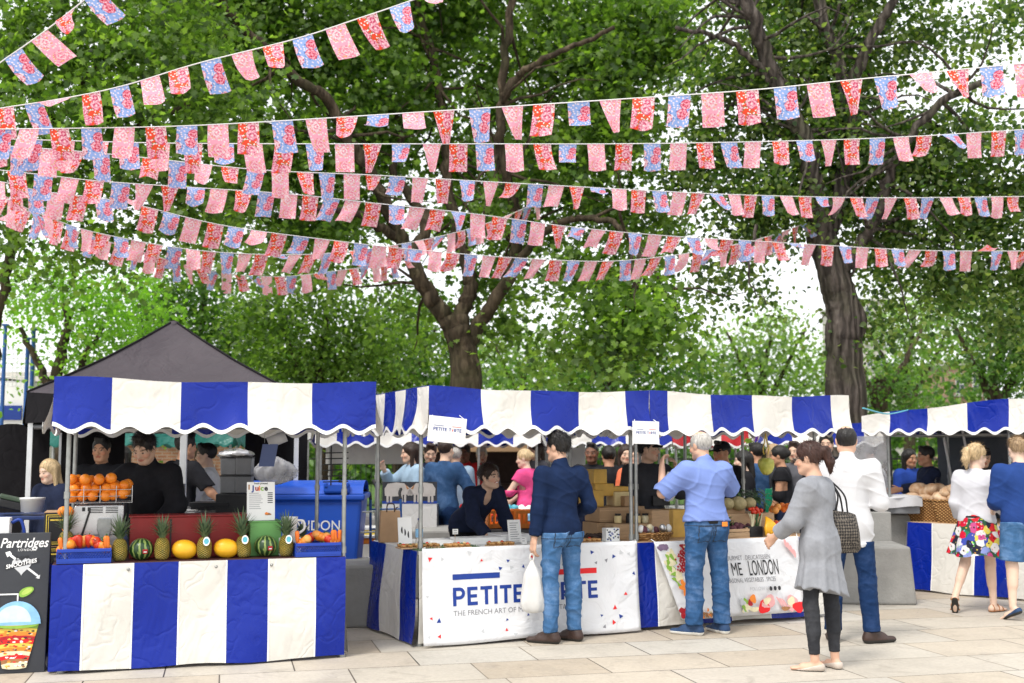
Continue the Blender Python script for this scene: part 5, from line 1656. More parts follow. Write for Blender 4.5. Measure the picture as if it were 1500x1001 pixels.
BM = [M['ink_black'], M['ink_crimson'], M['ink_cream'], M['ink_brown'], M['ink_orange'], M['ink_green'], M['ink_purple'], M['ink_pink'], M['ink_red'], M['ink_grey'], M['ink_white'], M['ink_lightgrey']]
lay = [.0041]


def B(x, y, rx, ry, mi, **k):
    lay[0] += .00012
    blob(m, cf, x, y, rx, ry, mi, o=lay[0], **k)


for k in range(9): B(.03 + .05 * gg.uniform(0, 1.6), .66 - .03 * gg.uniform(0, 1), .026, .022, 6)
for k in range(10): B(.09 + gg.normal(0, .035), .58 - .022 * k, .045, .04, (2, 2, 5, 2)[k % 4], rot=gg.uniform(0, 3), wob=.3)
for k in range(6): B(.09 + gg.normal(0, .03), .56 - .05 * k, .016, .03, 5, rot=gg.uniform(0, 3), wob=.3)
for k in range(90):
    t_ = gg.uniform(0, 1); B(.20 + .09 * (1 - t_) + gg.normal(0, .03), .665 - .24 * t_, .010, .010, 1, n=8)
for k in range(16): B(.30 + gg.uniform(0, .14), .655 - gg.uniform(0, .05), .022, .018, (3, 5, 2)[k % 3], wob=.3)
for k in range(6): B(.17 + .05 * math.cos(k), .28 + .05 * math.sin(k), .035, .022, 4, rot=k)
B(.24, .29, .05, .011, 3, rot=.5); B(.31, .51, .008, .008, 0); B(.30, .545, .007, .007, 0); B(.32, .53, .006, .006, 0)
for k in range(40): B(.02 + gg.uniform(.0, .36), .03 + gg.uniform(0, .10) * (0.4 + .6 * math.sin(k)), .020, .011, (3, 4, 2, 3)[k % 4], rot=gg.uniform(0, 3))
for k in range(6): B(.01 + .03 * (k % 3), .04 + .045 * (k // 3), .026, .026, 1)
for k in range(5): B(.52 + .02 * k, .10, .012, .055, 4, rot=.2)
for k in range(8): B(.74 + gg.uniform(0, .12), .05 + gg.uniform(0, .09), .034, .03, (2, 11, 5)[k % 3], wob=.3)
B(.895, .115, .028, .032, 1); B(.94, .15, .038, .04, 4); B(.93, .055, .07, .022, 2); B(1.06, .07, .075, .06, 8, rot=.3); B(1.13, .115, .09, .055, 7, rot=.35); B(1.11, .125, .05, .03, 2, rot=.35)
for k in range(3): B(1.27 + .035 * k, .11 - .01 * k, .012, .06, 7, rot=.6)
B(1.44, .09, .075, .075, 7); B(1.43, .10, .05, .05, 2); B(1.52, .05, .08, .05, 8); B(1.34, .045, .06, .02, 3)
for k in range(4): B(1.44 + .03 * k, .64 - .03 * k, .018, .045, 7, rot=.4)
tx = lambda s_, size, x, y, mi, bold=0, sx=1.0: (lambda a0: (text_mb(m, s_, size, Matrix(), bold, mi, sx=sx), [m.v.__setitem__(k, tuple(cf(x + m.v[k][0], y + m.v[k][1], .0055))) for k in range(a0, len(m.v))]))(len(m.v))
m.build('picture', BM, cb); m = MB()
tx('GOURMET . DELICATESSEN', .058, .70, .505, 9, 0, .78)
tx('ME', .17, .765, .365, 0, 0, .58); tx('LONDON', .20, .965, .360, 0, .0003, .42)
tx('SEASONAL VEGETABLES . SPICES', .058, .68, .300, 9, 0, .72)
tx('FOLLOW US', .045, .94, .222, 11)
for k in range(3):
    B(1.18 + .055 * k, .235, .019, .021, 0, wob=0, n=18)
    rect(m, lambda x, y: cf(x, y, .0068), 1.177 + .055 * k, .222, 1.184 + .055 * k, .248, 10)
rect(m, lambda x, y: cf(x, y, .0068), 1.173, .240, 1.19, .245, 10)
m.build('lettering', BM, cb)
for q in (0, 1):
    m = MB(); m.tube([tuple(cf(.02 + q * (LC - .04), HC - .01, .006)), tuple(cf(.0 + q * LC, HC + .02, -.03))], .004, 6); m.build('tie', M['pvc_trim'], cb)

# smoothie board at the left edge
gb = onz(68, 985)
ab = thing('sign_board', 'dark smoothie board with white script and layered fruit cup at far left', 'sign board', (gb.x - .02, gb.y + .02, 0), R(15))
wb, hb = .62, 1.0
mt = Matrix.Rotation(R(-4), 4, 'X')
m = MB(); m.box((-wb / 2, 0, hb / 2), (wb, .03, hb), ch=.004); m.v = [tuple(mt @ Vector(q)) for q in m.v]; m.build('panel', pm('charcoal_board', (.035, .038, .046), .45, .12, 6, .05), ab)
m = MB(); m.box((-wb / 2, .30, hb / 2 - .03), (wb - .02, .03, hb - .1), ch=.004); m.v = [tuple(Matrix.Rotation(R(8), 4, 'X') @ Vector(q)) for q in m.v]; m.build('back_leg', M['blackmetal'], ab)
sf = lambda x, y, o=.0175: mt @ Vector((x - wb, -o, y))
m = MB(); lay[0] = .0175


def Bs(x, y, rx, ry, mi, **k):
    lay[0] += .00012
    blob(m, lambda x, y, o: sf(x, y, o), x, y, rx, ry, mi, o=lay[0], **k)


def ts(s_, size, x, y, mi, bold=0, sx=1.0, shear=0.0, rot=0.0, sp=1.0):
    a0 = len(m.v); text_mb(m, s_, size, Matrix(), bold, mi, sx=sx, spacing=sp); lay[0] += .0006
    for k in range(a0, len(m.v)):
        X, Y_ = m.v[k][0] + shear * m.v[k][1], m.v[k][1]
        m.v[k] = tuple(sf(x + X * math.cos(rot) - Y_ * math.sin(rot), y + X * math.sin(rot) + Y_ * math.cos(rot), lay[0]))


ts('Partridges', .098, .275, .895, 0, .0012, .82, .25); ts('LONDON', .024, .40, .868, 0, 0, 1, 0, 0, 1.3)
hx, hy = .43, .765
pts = []
for k in range(30):
    a = 2 * math.pi * k / 30
    pts.append((hx + .0042 * 16 * math.sin(a) ** 3, hy + .0044 * (13 * math.cos(a) - 5 * math.cos(2 * a) - 2 * math.cos(3 * a) - math.cos(4 * a))))
poly(m, lambda x, y: sf(x, y, .0185), pts, 13)
poly(m, lambda x, y: sf(x, y, .0190), [(.32, .735), (.55, .785), (.545, .815), (.315, .765)], 2)
poly(m, lambda x, y: sf(x, y, .0182), [(.33, .845), (.345, .855), (.55, .69), (.54, .68)], 0)
poly(m, lambda x, y: sf(x, y, .0184), [(.315, .86), (.33, .825), (.36, .85), (.345, .87)], 0); poly(m, lambda x, y: sf(x, y, .0184), [(.555, .665), (.56, .695), (.53, .672)], 0)
lay[0] = .0195; ts('Love', .052, .385, .800, 2, .0008, .9, .3, .15); ts('SMOOTHIES', .040, .325, .742, 0, .001, .98, .2, .21)
# the cup: dome, straw, layers of fruit
cx = .415; lay[0] = .0178
cols = [6, 5, 7, 8, 3, 5, 7, 9, 3, 4, 9, 5]
for k in range(11):
    y0 = .335 - .027 * k; hw_ = .150 - .0062 * k
    lay[0] += .0002; o_ = lay[0]
    poly(m, lambda x, y: sf(x, y, o_), [(cx - hw_, y0), (cx - hw_ + .008, y0 - .026), (cx - hw_ * .4, y0 - .034), (cx + hw_ * .4, y0 - .034), (cx + hw_ - .008, y0 - .026), (cx + hw_, y0), (cx + hw_ * .5, y0 + .01), (cx - hw_ * .5, y0 + .01)], cols[k])
    for j in range(9):
        Bs(cx + gg.uniform(-.85, .85) * hw_, y0 - .012 + gg.normal(0, .005), .012, .006, int(gg.choice([3, 4, 5, 7, 9, 2, 0])), n=8)
Bs(cx, .345, .155, .030, 6, wob=0, n=24); Bs(cx, .352, .12, .018, 5, wob=.05, n=24)
dome = [(cx + .165 * math.cos(a), .345 + .165 * math.sin(a)) for a in np.linspace(0, math.pi, 20)]
poly(m, lambda x, y: sf(x, y, lay[0] + .0003), dome, 10); lay[0] += .0006
dome = [(cx - .02 + .12 * math.cos(a), .36 + .12 * math.sin(a)) for a in np.linspace(0, math.pi, 20)]
poly(m, lambda x, y: sf(x, y, lay[0] + .0003), dome, 11); lay[0] += .0006
Bs(cx, .35, .168, .012, 10, wob=0, n=24)
rect(m, lambda x, y: sf(x, y, .0240), cx - .005, .34, cx + .005, .56, 0); rect(m, lambda x, y: sf(x, y, .0240), cx - .13, .555, cx + .005, .565, 0)
lay[0] = .0245
Bs(cx + .055, .575, .055, .030, 6, rot=.5, wob=.05); Bs(cx + .06, .578, .04, .018, 12, rot=.5, wob=.05); Bs(cx - .14, .53, .012, .025, 8, rot=.3)
m.build('print', [M['ink_white'], M['ink_skyblue'], M['ink_black'], M['ink_red'], M['ink_brown'], M['ink_yellow'], M['ink_green'], M['ink_orange'], M['ink_crimson'], M['ink_cream'], M['ink_skyblue'], pm('pale_dome_ink', (.55, .68, .75), .5, .2, 9, 0), pm('lime_ink', (.45, .6, .12), .5, .2, 9, 0), M['ink_lightgrey']], ab)
# ------------------------------------------------------------------ goods
def fruit_mat(name, c0, c1, scale=8, rough=.4, bump=.2, bs=60, spots=None):
    t = NT(name); v = t.coord('Object')
    c = t.ramp(t.noise(v, scale, 4), [(.3, c0), (.7, c1)])
    if spots:
        vo = t.n('ShaderNodeTexVoronoi'); vo.inputs['Scale'].default_value = spots[0]; t.l(v, vo.inputs['Vector'])
        c = t.mix(t.ramp(vo.outputs['Distance'], [(.2, 1.), (.4, 0.)]), c, spots[1])
    return t.principled(c, rough, 0, .5, t.bump(t.noise(v, bs, 3), bump, .004))


M['orange'] = fruit_mat('orange_peel', (.72, .17, .008), (.85, .26, .015), 9, .38, .35, 160)
M['peach'] = fruit_mat('peach_skin', (.75, .2, .04), (.82, .42, .10), 14, .6, .1)
M['tomato'] = fruit_mat('red_pepper_skin', (.55, .02, .01), (.7, .06, .015), 9, .25, .05)
M['carrot'] = fruit_mat('carrot_skin', (.70, .14, .01), (.82, .22, .02), 18, .5, .3)
M['melon_yellow'] = fruit_mat('yellow_melon_rind', (.80, .36, .01), (.88, .48, .02), 5, .4, .15, 40)
M['leaf_fruit'] = fruit_mat('fruit_leaf', (.03, .09, .03), (.09, .18, .06), 12, .5, .1)
M['pine_leaf'] = fruit_mat('pineapple_leaf', (.035, .075, .035), (.14, .20, .10), 20, .5, .1)
M['squash'] = fruit_mat('netted_melon_rind', (.30, .25, .12), (.45, .38, .20), 30, .7, .5, 90)
M['potato'] = fruit_mat('potato_skin', (.35, .22, .10), (.5, .36, .18), 16, .8, .3)
M['beet'] = fruit_mat('beetroot_skin', (.07, .02, .03), (.16, .05, .07), 16, .7, .3)
M['crust'] = fruit_mat('bread_crust', (.42, .20, .08), (.74, .56, .38), 12, .8, .5, 40)
M['cheese'] = pm('cheese_rind', (.62, .38, .08), .55, .2, 8, .2)
M['cheese_pale'] = pm('pale_cheese', (.72, .58, .30), .55, .15, 8, .2)
M['tart'] = fruit_mat('baked_tart', (.30, .12, .03), (.58, .33, .12), 40, .6, .5, 90)
M['blue_crate'] = pm('blue_crate_plastic', (.012, .05, .36), .4, .15, 8, .08)
M['bin_blue'] = pm('blue_bin_plastic', (.012, .085, .52), .42, .12, 3, .1, 60)
M['maroon'] = pm('maroon_board', (.23, .012, .012), .5, .15, 4, .08)
M['green_box'] = pm('pale_green_board', (.16, .40, .12), .6, .12, 4, .08)
M['rubber'] = pm('black_rubber', (.02, .02, .02), .8, .2, 8, .2)
M['clear'] = None
t_ = NT('clear_plastic'); p_ = t_.n('ShaderNodeBsdfGlass'); p_.inputs['IOR'].default_value = 1.2; p_.inputs['Roughness'].default_value = .15
tr_ = t_.n('ShaderNodeBsdfTransparent'); mx_ = t_.n('ShaderNodeMixShader'); mx_.inputs[0].default_value = .6; t_.l(p_.outputs[0], mx_.inputs[1]); t_.l(tr_.outputs[0], mx_.inputs[2]); t_.l(mx_.outputs[0], t_.out.inputs[0]); M['clear'] = t_.mat
M['bag_white'] = pm('thin_white_plastic_bag', (.78, .77, .75), .4, .05, 5, .5, 14, transl=.3)
t_ = NT('cloudy_film'); p_ = t_.n('ShaderNodeBsdfPrincipled'); p_.inputs['Base Color'].default_value = (.42, .42, .44, 1); p_.inputs['Roughness'].default_value = .35
tr_ = t_.n('ShaderNodeBsdfTransparent'); mx_ = t_.n('ShaderNodeMixShader'); t_.l(t_.ramp(t_.noise(t_.coord(), 5, 4), [(.3, .3), (.7, .75)]), mx_.inputs[0]); t_.l(p_.outputs[0], mx_.inputs[1]); t_.l(tr_.outputs[0], mx_.inputs[2]); t_.l(mx_.outputs[0], t_.out.inputs[0]); M['haze_film'] = t_.mat
M['gold'] = pm('brass_label', (.5, .35, .1), .4, .1, 6, .1, metal=.6)


def melon_stripes():
    t = NT('watermelon_rind'); v = t.coord('Object')
    sep = t.n('ShaderNodeSeparateXYZ'); t.l(v, sep.inputs[0])
    an = t.math('ARCTAN2', sep.outputs[1], sep.outputs[0])
    w = t.math('SINE', t.math('ADD', t.math('MULTIPLY', an, 11.), t.math('MULTIPLY', t.noise(v, 26, 3), 4.5)))
    c = t.mix(t.ramp(w, [(.2, 0.), (.62, 1.)]), (.012, .045, .012), (.22, .30, .08))
    c = t.mix(.3, c, t.ramp(t.noise(v, 50, 4), [(.3, .3), (.7, .7)]), 'OVERLAY')
    return t.principled(c, .3, 0, .5, None)


M['watermelon'] = melon_stripes()


def pine_skin():
    t = NT('pineapple_skin'); v = t.coord('Object')
    sep = t.n('ShaderNodeSeparateXYZ'); t.l(v, sep.inputs[0])
    an = t.math('ARCTAN2', sep.outputs[1], sep.outputs[0])
    a = t.math('SINE', t.math('ADD', t.math('MULTIPLY', an, 6.), t.math('MULTIPLY', sep.outputs[2], 190.)))
    b = t.math('SINE', t.math('SUBTRACT', t.math('MULTIPLY', an, 6.), t.math('MULTIPLY', sep.outputs[2], 190.)))
    h = t.math('MINIMUM', t.math('ABSOLUTE', a), t.math('ABSOLUTE', b))
    c = t.ramp(h, [(.04, (.025, .022, .008)), (.16, (.14, .11, .02)), (.42, (.55, .38, .06))])
    c = t.mix(t.ramp(t.noise(v, 20, 3), [(.35, 0.), (.7, .6)]), c, (.07, .11, .025))
    return t.principled(c, .55, 0, .4, t.bump(h, .9, .012))


M['pineapple'] = pine_skin()


def wicker(name, a, b):
    t = NT(name); v = t.coord('Object')
    w = t.n('ShaderNodeTexWave'); w.bands_direction = 'Z'; w.inputs['Scale'].default_value = 26; w.inputs['Distortion'].default_value = 2; t.l(v, w.inputs['Vector'])
    sep = t.n('ShaderNodeSeparateXYZ'); t.l(v, sep.inputs[0])
    x = t.math('SINE', t.math('MULTIPLY', t.math('ADD', sep.outputs[0], sep.outputs[1]), 150.))
    z = t.math('SINE', t.math('MULTIPLY', sep.outputs[2], 190.))
    h = t.math('MULTIPLY', x, z)
    c = t.mix(t.ramp(h, [(.3, 0.), (.6, 1.)]), a, b)
    c = t.mix(.4, c, t.ramp(t.noise(v, 8, 4), [(.3, .3), (.7, .7)]), 'OVERLAY')
    return t.principled(c, .65, 0, .3, t.bump(h, .8, .008))


M['wicker'] = wicker('woven_wicker', (.22, .10, .03), (.58, .34, .13))

# prototypes ---------------------------------------------------------
def sphere_thing(name, label, cat, r, mat, loc, group=None, sc=(1, 1, 1), rz=0, fn=None, stalk=None):
    m = MB(); m.ball((0, 0, 0), (r * sc[0], r * sc[1], r * sc[2]), 20, 14, 0, None, fn)
    mats = [mat]
    if stalk: m.tube([(0, 0, r * sc[2] * .9), (.004, 0, r * sc[2] * 1.08)], .006, 6, 1); mats.append(stalk)
    o = m.build(name, mats, None, loc, rz)
    return setp(o, label, cat, group)


def orange_fn(d, w, ph): return 1 - .05 * max(0, d.z - .9) * 10 * .3 + .012 * math.sin(w * 3 + ph * 4)


ORANGE_ME = None


def place_orange(loc, label, group, r=.040, mat='orange', name='orange', cat='orange'):
    o = sphere_thing(name, label, cat, r, M[mat], loc, group, (1, 1, .95), random.uniform(0, 6), orange_fn)
    o.rotation_euler = (random.uniform(0, 3), random.uniform(0, 3), random.uniform(0, 6))
    return o


def pineapple(loc, label, group, h=.165, r=.056, crown=.17, tilt=0, tag=False, droop=.0):
    g = thing('pineapple', label, 'pineapple', loc, random.uniform(0, 6), group)
    m = MB(); prof = [(0, 0), (r * .62, .003), (r * .9, h * .15), (r, h * .42), (r * .96, h * .68), (r * .78, h * .88), (r * .45, h), (0, h * 1.01)]
    P = catmull([(a, 0, b) for a, b in prof], 4)
    m.lathe([(max(0, p.x), p.z) for p in P], 26)
    m.build('fruit', M['pineapple'], g)
    m = MB()
    for k in range(46):
        t = k / 46; a = k * 2.399; ln = crown * (.55 + .45 * t) * random.uniform(.85, 1.1); out = (1 - t) * 1.05 + .12
        w0 = .011
        pts = []
        for j in range(6):
            q = j / 5; rad = .012 + ln * q * math.sin(out * (.45 + .75 * q)) ; z = h * .97 + ln * q * math.cos(out * (.3 + .7 * q)) + .03 * t
            wd = w0 * (1 - q) ** .7 + .0006
            c = Vector((rad * math.cos(a), rad * math.sin(a), z)); s_ = Vector((-math.sin(a), math.cos(a), 0)) * wd
            pts.append((c - s_, c + Vector((math.cos(a), math.sin(a), 0)) * wd * .35 - Vector((0, 0, wd * .2)), c + s_))
        b = len(m.v)
        m.add([p for tr in pts for p in tr], [(j * 3 + i, j * 3 + i + 1, j * 3 + i + 4, j * 3 + i + 3) for j in range(5) for i in range(2)], 0, True)
    o = m.build('leaf_crown', M['pine_leaf'], g)
    if tag:
        m = MB(); m.prism([(.026 * math.cos(x), .034 * math.sin(x)) for x in np.linspace(0, 6.28, 20)[:-1]], .001, frame((.0, 0, 0), (1, 0, 0), (0, 0, 1)), 0)
        m.prism([(.019 * math.cos(x), .022 * math.sin(x)) for x in np.linspace(0, 6.28, 20)[:-1]], .0018, frame((.0, 0, .0), (1, 0, 0), (0, 0, 1)), 1)
        tg = m.build('hang_tag', [M['paper'], M['ink_teal']], g, (0, 0, 0))
        aa = -g.rotation_euler.z
        v_ = Matrix.Rotation(aa, 3, 'Z') @ Vector((r * .55, -r * 1.05, h * .82))
        tg.location = v_; tg.rotation_euler = (R(-8), 0, aa)
    g.rotation_euler.x = tilt
    return g


LIPA = .05
for px, lab, tg, cr, tl in ((175, 'upright pineapple between the blue fruit crate and the left watermelon', False, .17, 0), (237, 'pineapple standing between the left watermelon and a yellow melon', False, .17, 0),
                            (299, 'pineapple with round tag between the two yellow melons', True, .17, 0), (358, 'leaning pineapple with teal tag left of the right watermelon', True, .20, .12), (419, 'pineapple with tag beside the right hand blue crate', True, .18, 0)):
    pineapple(A.on(px, LIPA + .05, CT, 815), lab, 'pineapples along the juice counter', tag=tg, crown=cr, tilt=tl)
p = A.on(97, .30, CT + .05, 790); pineapple(p, 'pineapple behind the left crate with only its leafy crown showing', 'pineapples along the juice counter', crown=.16)
p = A.on(443, .30, CT - .02, 790); pineapple(p, 'small pineapple behind the right crate beside the white jug', 'pineapples along the juice counter', h=.16, crown=.11)
for px, lab in ((207, 'striped watermelon with red sticker, left one on the juice counter'), (389, 'striped watermelon with red sticker, right one below the menu board')):
    p = A.on(px, LIPA + .08, CT + .082, 805); g = thing('watermelon', lab, 'watermelon', p, A.yaw, 'watermelons on the juice counter')
    m = MB(); m.ball((0, 0, 0), (.088, .088, .082), 28, 18); m.build('rind', M['watermelon'], g)
    m = MB(); mr = Matrix.Rotation(R(-4), 3, 'X')
    m.grid(lambda u, v: Vector((.088 * 1.012 * math.sin(.1 + .42 * u), -.088 * 1.012 * math.cos(.1 + .42 * u) * math.cos(-.35 + .4 * v), .082 * 1.015 * math.sin(-.35 + .4 * v))), 6, 5, 0)
    m.build('sticker', M['ink_crimson'], g)
    m = MB(); m.grid(lambda u, v: Vector((.088 * 1.024 * math.sin(.18 + .26 * u), -.088 * 1.024 * math.cos(.18 + .26 * u) * math.cos(-.24 + .1 * v), .082 * 1.025 * math.sin(-.24 + .1 * v))), 5, 3, 0); m.build('sticker_text', M['ink_white'], g)
for px, lab in ((270, 'smooth yellow melon left of the tagged pineapple'), (331, 'smooth yellow melon right of the tagged pineapple')):
    p = A.on(px, LIPA + .07, CT + .072, 810)
    o = sphere_thing('melon', lab, 'melon', .08, M['melon_yellow'], p, 'yellow melons on the juice counter', (1.24, .95, .92), A.yaw + random.uniform(-.2, .2), lambda d, w, ph: 1 - .05 * abs(d.x) ** 6)
    o.rotation_euler.y = random.uniform(-.1, .15)


def crate(label, st, px0, px1, b, z, h, mat, depth=.24, group=None, lattice=True, name='crate'):
    a0, a1 = st.a(px0, b, 810), st.a(px1, b, 810)
    L = a1 - a0
    g = thing(name, label, 'crate', st.w(a0, b, z), st.yaw, group)
    t = .010
    m = MB(); m.box((L / 2, depth / 2, .006), (L, depth, .012)); m.build('base', mat, g)
    for nm, c, s_ in (('side', (L / 2, t / 2, 0), (L, t)), ('side', (L / 2, depth - t / 2, 0), (L, t)), ('end', (t / 2, depth / 2, 0), (t, depth - 2 * t - .004)), ('end', (L - t / 2, depth / 2, 0), (t, depth - 2 * t - .004))):
        m = MB()
        m.box((c[0], c[1], h - .012), (s_[0], s_[1] + .004 * (s_[1] == t), .024), ch=.003); m.box((c[0], c[1], .024), (s_[0], s_[1], .022))
        if lattice:
            ln = max(s_); n = int(ln / .018)
            for k in range(n + 1):
                for dd in (-1, 1):
                    q = -ln / 2 + ln * k / n; q2 = max(-ln / 2, min(ln / 2, q + dd * .045))
                    e0 = (c[0] + q, c[1], .03) if s_[0] > s_[1] else (c[0], c[1] + q, .03); e1 = (c[0] + q2, c[1], h - .02) if s_[0] > s_[1] else (c[0], c[1] + q2, h - .02)
                    m.tube([e0, e1], .0028, 4, cap=False)
        else: m.box((c[0], c[1], h / 2), (s_[0] * .998, s_[1] * .8, h - .04))
        m.build(nm, mat, g)
    return g, a0, a1


crate('blue lattice crate of oranges and peppers, left end of the juice counter', A, 83, 163, .0, CT, .105, M['blue_crate'], .26, 'blue fruit crates on the juice stall')
crate('blue lattice crate of peaches and carrots, right end of the juice counter', A, 433, 500, .0, CT, .105, M['blue_crate'], .26, 'blue fruit crates on the juice stall')


def heap(px0, px1, st, b0, b1, z0, z1, n, fn, py=800):
    for k in range(n):
        u = (k + .5) / n; px = px0 + (px1 - px0) * ((k * .618) % 1); b = b0 + (b1 - b0) * ((k * .382 + .2) % 1)
        fn(st.on(px, b, z0 + (z1 - z0) * math.sin(math.pi * ((px - px0) / (px1 - px0))) * random.uniform(.5, 1), py), k)


heap(90, 158, A, .045, .21, CT + .095, CT + .175, 24, lambda p, k: place_orange(p, 'orange or peach heaped in the left blue crate', 'fruit heaped in the left crate', random.uniform(.033, .041), ('orange', 'peach', 'orange', 'tomato')[k % 4], 'citrus_fruit', 'fruit'))
heap(440, 494, A, .045, .21, CT + .095, CT + .165, 20, lambda p, k: place_orange(p, 'peach or tangerine heaped in the right blue crate', 'fruit heaped in the right crate', random.uniform(.031, .038), ('peach', 'orange', 'peach', 'tomato')[k % 4], 'citrus_fruit', 'fruit'))


def carrot(p, label, group, ln=.11, r=.018, mat='carrot', rx=0, rz=0, name='carrot'):
    m = MB(); m.lathe([(0, ln), (r * .6, ln * .97), (r, ln * .85), (r * .95, ln * .6), (r * .8, ln * .3), (r * .5, ln * .08), (0, 0)], 12)
    m.tube([(0, 0, ln * .96), (.004, 0, ln * 1.12)], .004, 5, 1)
    o = m.build(name, [M[mat], M['leaf_fruit']], None, p); o.rotation_euler = (rx, random.uniform(-.25, .25), rz)
    return setp(o, label, name.replace('_', ' '), group)


for px, dz in ((92, .08), (155, .085), (159, .085)): carrot(A.on(px, .04, CT + dz, 790), 'upright carrot at a corner of the left blue crate', 'carrots in the left crate')
for px in (436, 488, 493, 498): carrot(A.on(px, .06, CT + .09, 790), 'upright carrot at a corner of the right blue crate', 'carrots in the right crate')
for px in (118, 130): carrot(A.on(px, .13, CT + .10, 790), 'red pepper poking up from the left blue crate', 'red peppers in the left crate', .10, .03, 'tomato', name='red_pepper')
for px, lab in ((146, 'green leafed tangerine sprig at right of the left blue crate'),):
    m = MB()
    for k in range(9):
        a = random.uniform(0, 6.28); q = Vector((random.uniform(-.04, .04), random.uniform(-.03, .03), random.uniform(0, .03)))
        m.add([q + Matrix.Rotation(a, 3, 'Z') @ Vector(v_) for v_ in ((0, 0, 0), (.014, .022, .012), (0, .055, .018), (-.014, .022, .012))], [(0, 1, 2, 3)], 0)
    setp(m.build('leaf_sprig', M['leaf_fruit'], None, A.on(px, .08, CT + .135, 790)), lab, 'leaf sprig')
p = A.on(478, .17, CT + .12, 785); setp(sphere_thing('watermelon', 'small striped watermelon at back of the right blue crate', 'watermelon', .06, M['watermelon'], p), kind=None)

# maroon display box, green box, menu board, jug
a0, a1 = A.a(190, .27, 790), A.a(362, .27, 790)
g = thing('display_box', 'long maroon display box behind the pineapples', 'display box', A.w(a0, .27, CT), A.yaw)
m = MB(); m.box(((a1 - a0) / 2, .14, .155), (a1 - a0, .28, .31), ch=.006); m.build('panel', M['maroon'], g)
m = MB(); m.box(((a1 - a0) / 2, .14, .316), (a1 - a0 + .02, .3, .012), ch=.003); m.build('rim', M['maroon'], g)
for k in (.34, .67):
    m = MB(); m.box(((a1 - a0) * k, -.004, .15), (.012, .008, .29)); m.build('seam', M['blackplastic'], g)
a0, a1 = A.a(366, .2, 790), A.a(412, .2, 790)
g = thing('display_box', 'pale green box carrying the juice menu board', 'display box', A.w(a0, .2, CT), A.yaw)
m = MB(); m.box(((a1 - a0) / 2, .15, .13), (a1 - a0, .30, .26), ch=.005); m.build('body', M['green_box'], g)
m = MB(); m.box(((a1 - a0) / 2, .15, .264), (a1 - a0 + .012, .312, .01), ch=.003); m.build('lid', M['green_box'], g)
q = A.on(382, .24, CT + .272, 768)
mb_ = thing('menu_board', 'cream Juice menu board with coloured title on the green box', 'menu board', q, A.yaw)
mt = Matrix.Rotation(R(-10), 4, 'X')
sm = A.scale(382, .24); wb, hb = 40 / sm, 56 / sm
m = MB(); m.box((0, 0, hb / 2), (wb, .008, hb), ch=.001); m.v = [tuple(mt @ Vector(v_)) for v_ in m.v]; m.build('board', M['paper'], mb_)
m = MB(); m.tube([mt @ Vector((0, .01, hb * .7)), (0, hb * .35, 0)], .004, 5); m.build('stand', M['blackmetal'], mb_)
jf = lambda x, y: mt @ Vector((x, -.0055, y))
m = MB()
for ch, mi, dx in (('J', 0, -.068), ('u', 1, -.046), ('i', 2, -.018), ('c', 3, -.004), ('e', 4, .026)):
    a0_ = len(m.v); text_mb(m, ch, .058, Matrix(), .0022, mi)
    for k in range(a0_, len(m.v)): m.v[k] = tuple(jf(m.v[k][0] + dx, m.v[k][1] + hb * .775))
a0_ = len(m.v); text_mb(m, 'Fresh pressed', .019, Matrix(), .0004, 4, 'CENTER')
for k in range(a0_, len(m.v)): m.v[k] = tuple(jf(m.v[k][0], m.v[k][1] + hb * .94))
for k in range(9):
    y = hb * (.70 - .05 * k)
    if k < 6: rect(m, jf, wb * .24, y, wb * .42, y + .007, 4)
    rect(m, jf, -wb * .42, y, -wb * .42 + wb * random.uniform(.25, .5), y + .004, 5)
blob(m, jf, wb * .26, hb * .16, .024, .010, 6); blob(m, lambda x, y: jf(x, y) + Vector((0, -.001, 0)), wb * .2, hb * .18, .014, .009, 2)
rect(m, jf, -wb * .45, hb * .8, -wb * .40, hb * .93, 6)
m.build('print', [M['ink_navy'], M['ink_crimson'], M['ink_orange'], M['ink_green'], M['ink_black'], M['ink_grey'], M['ink_brown']], mb_)
q = A.on(424, .22, CT + .14, 770)
m = MB(); m.lathe([(0, 0), (.050, 0), (.055, .01), (.064, .15), (.068, .158), (.062, .158), (.056, .14), (.05, .02), (0, .015)], 24)
jug = thing('jug', 'white plastic jug with handle beside the menu board', 'jug', q, A.yaw)
m.build('body', M['whiteplastic'], jug)
m = MB(); m.tube(catmull([(.06, 0, .13), (.11, 0, .12), (.115, 0, .06), (.062, 0, .02)], 6), .010, 8); m.build('handle', M['whiteplastic'], jug)
q2 = A.on(424, .22, CT, 770)
m = MB(); m.box((0, .02, .069), (.17, .16, .138), ch=.004); setp(m.build('upturned_box', M['whiteplastic'], None, q2, A.yaw), 'white box under the plastic jug', 'box')

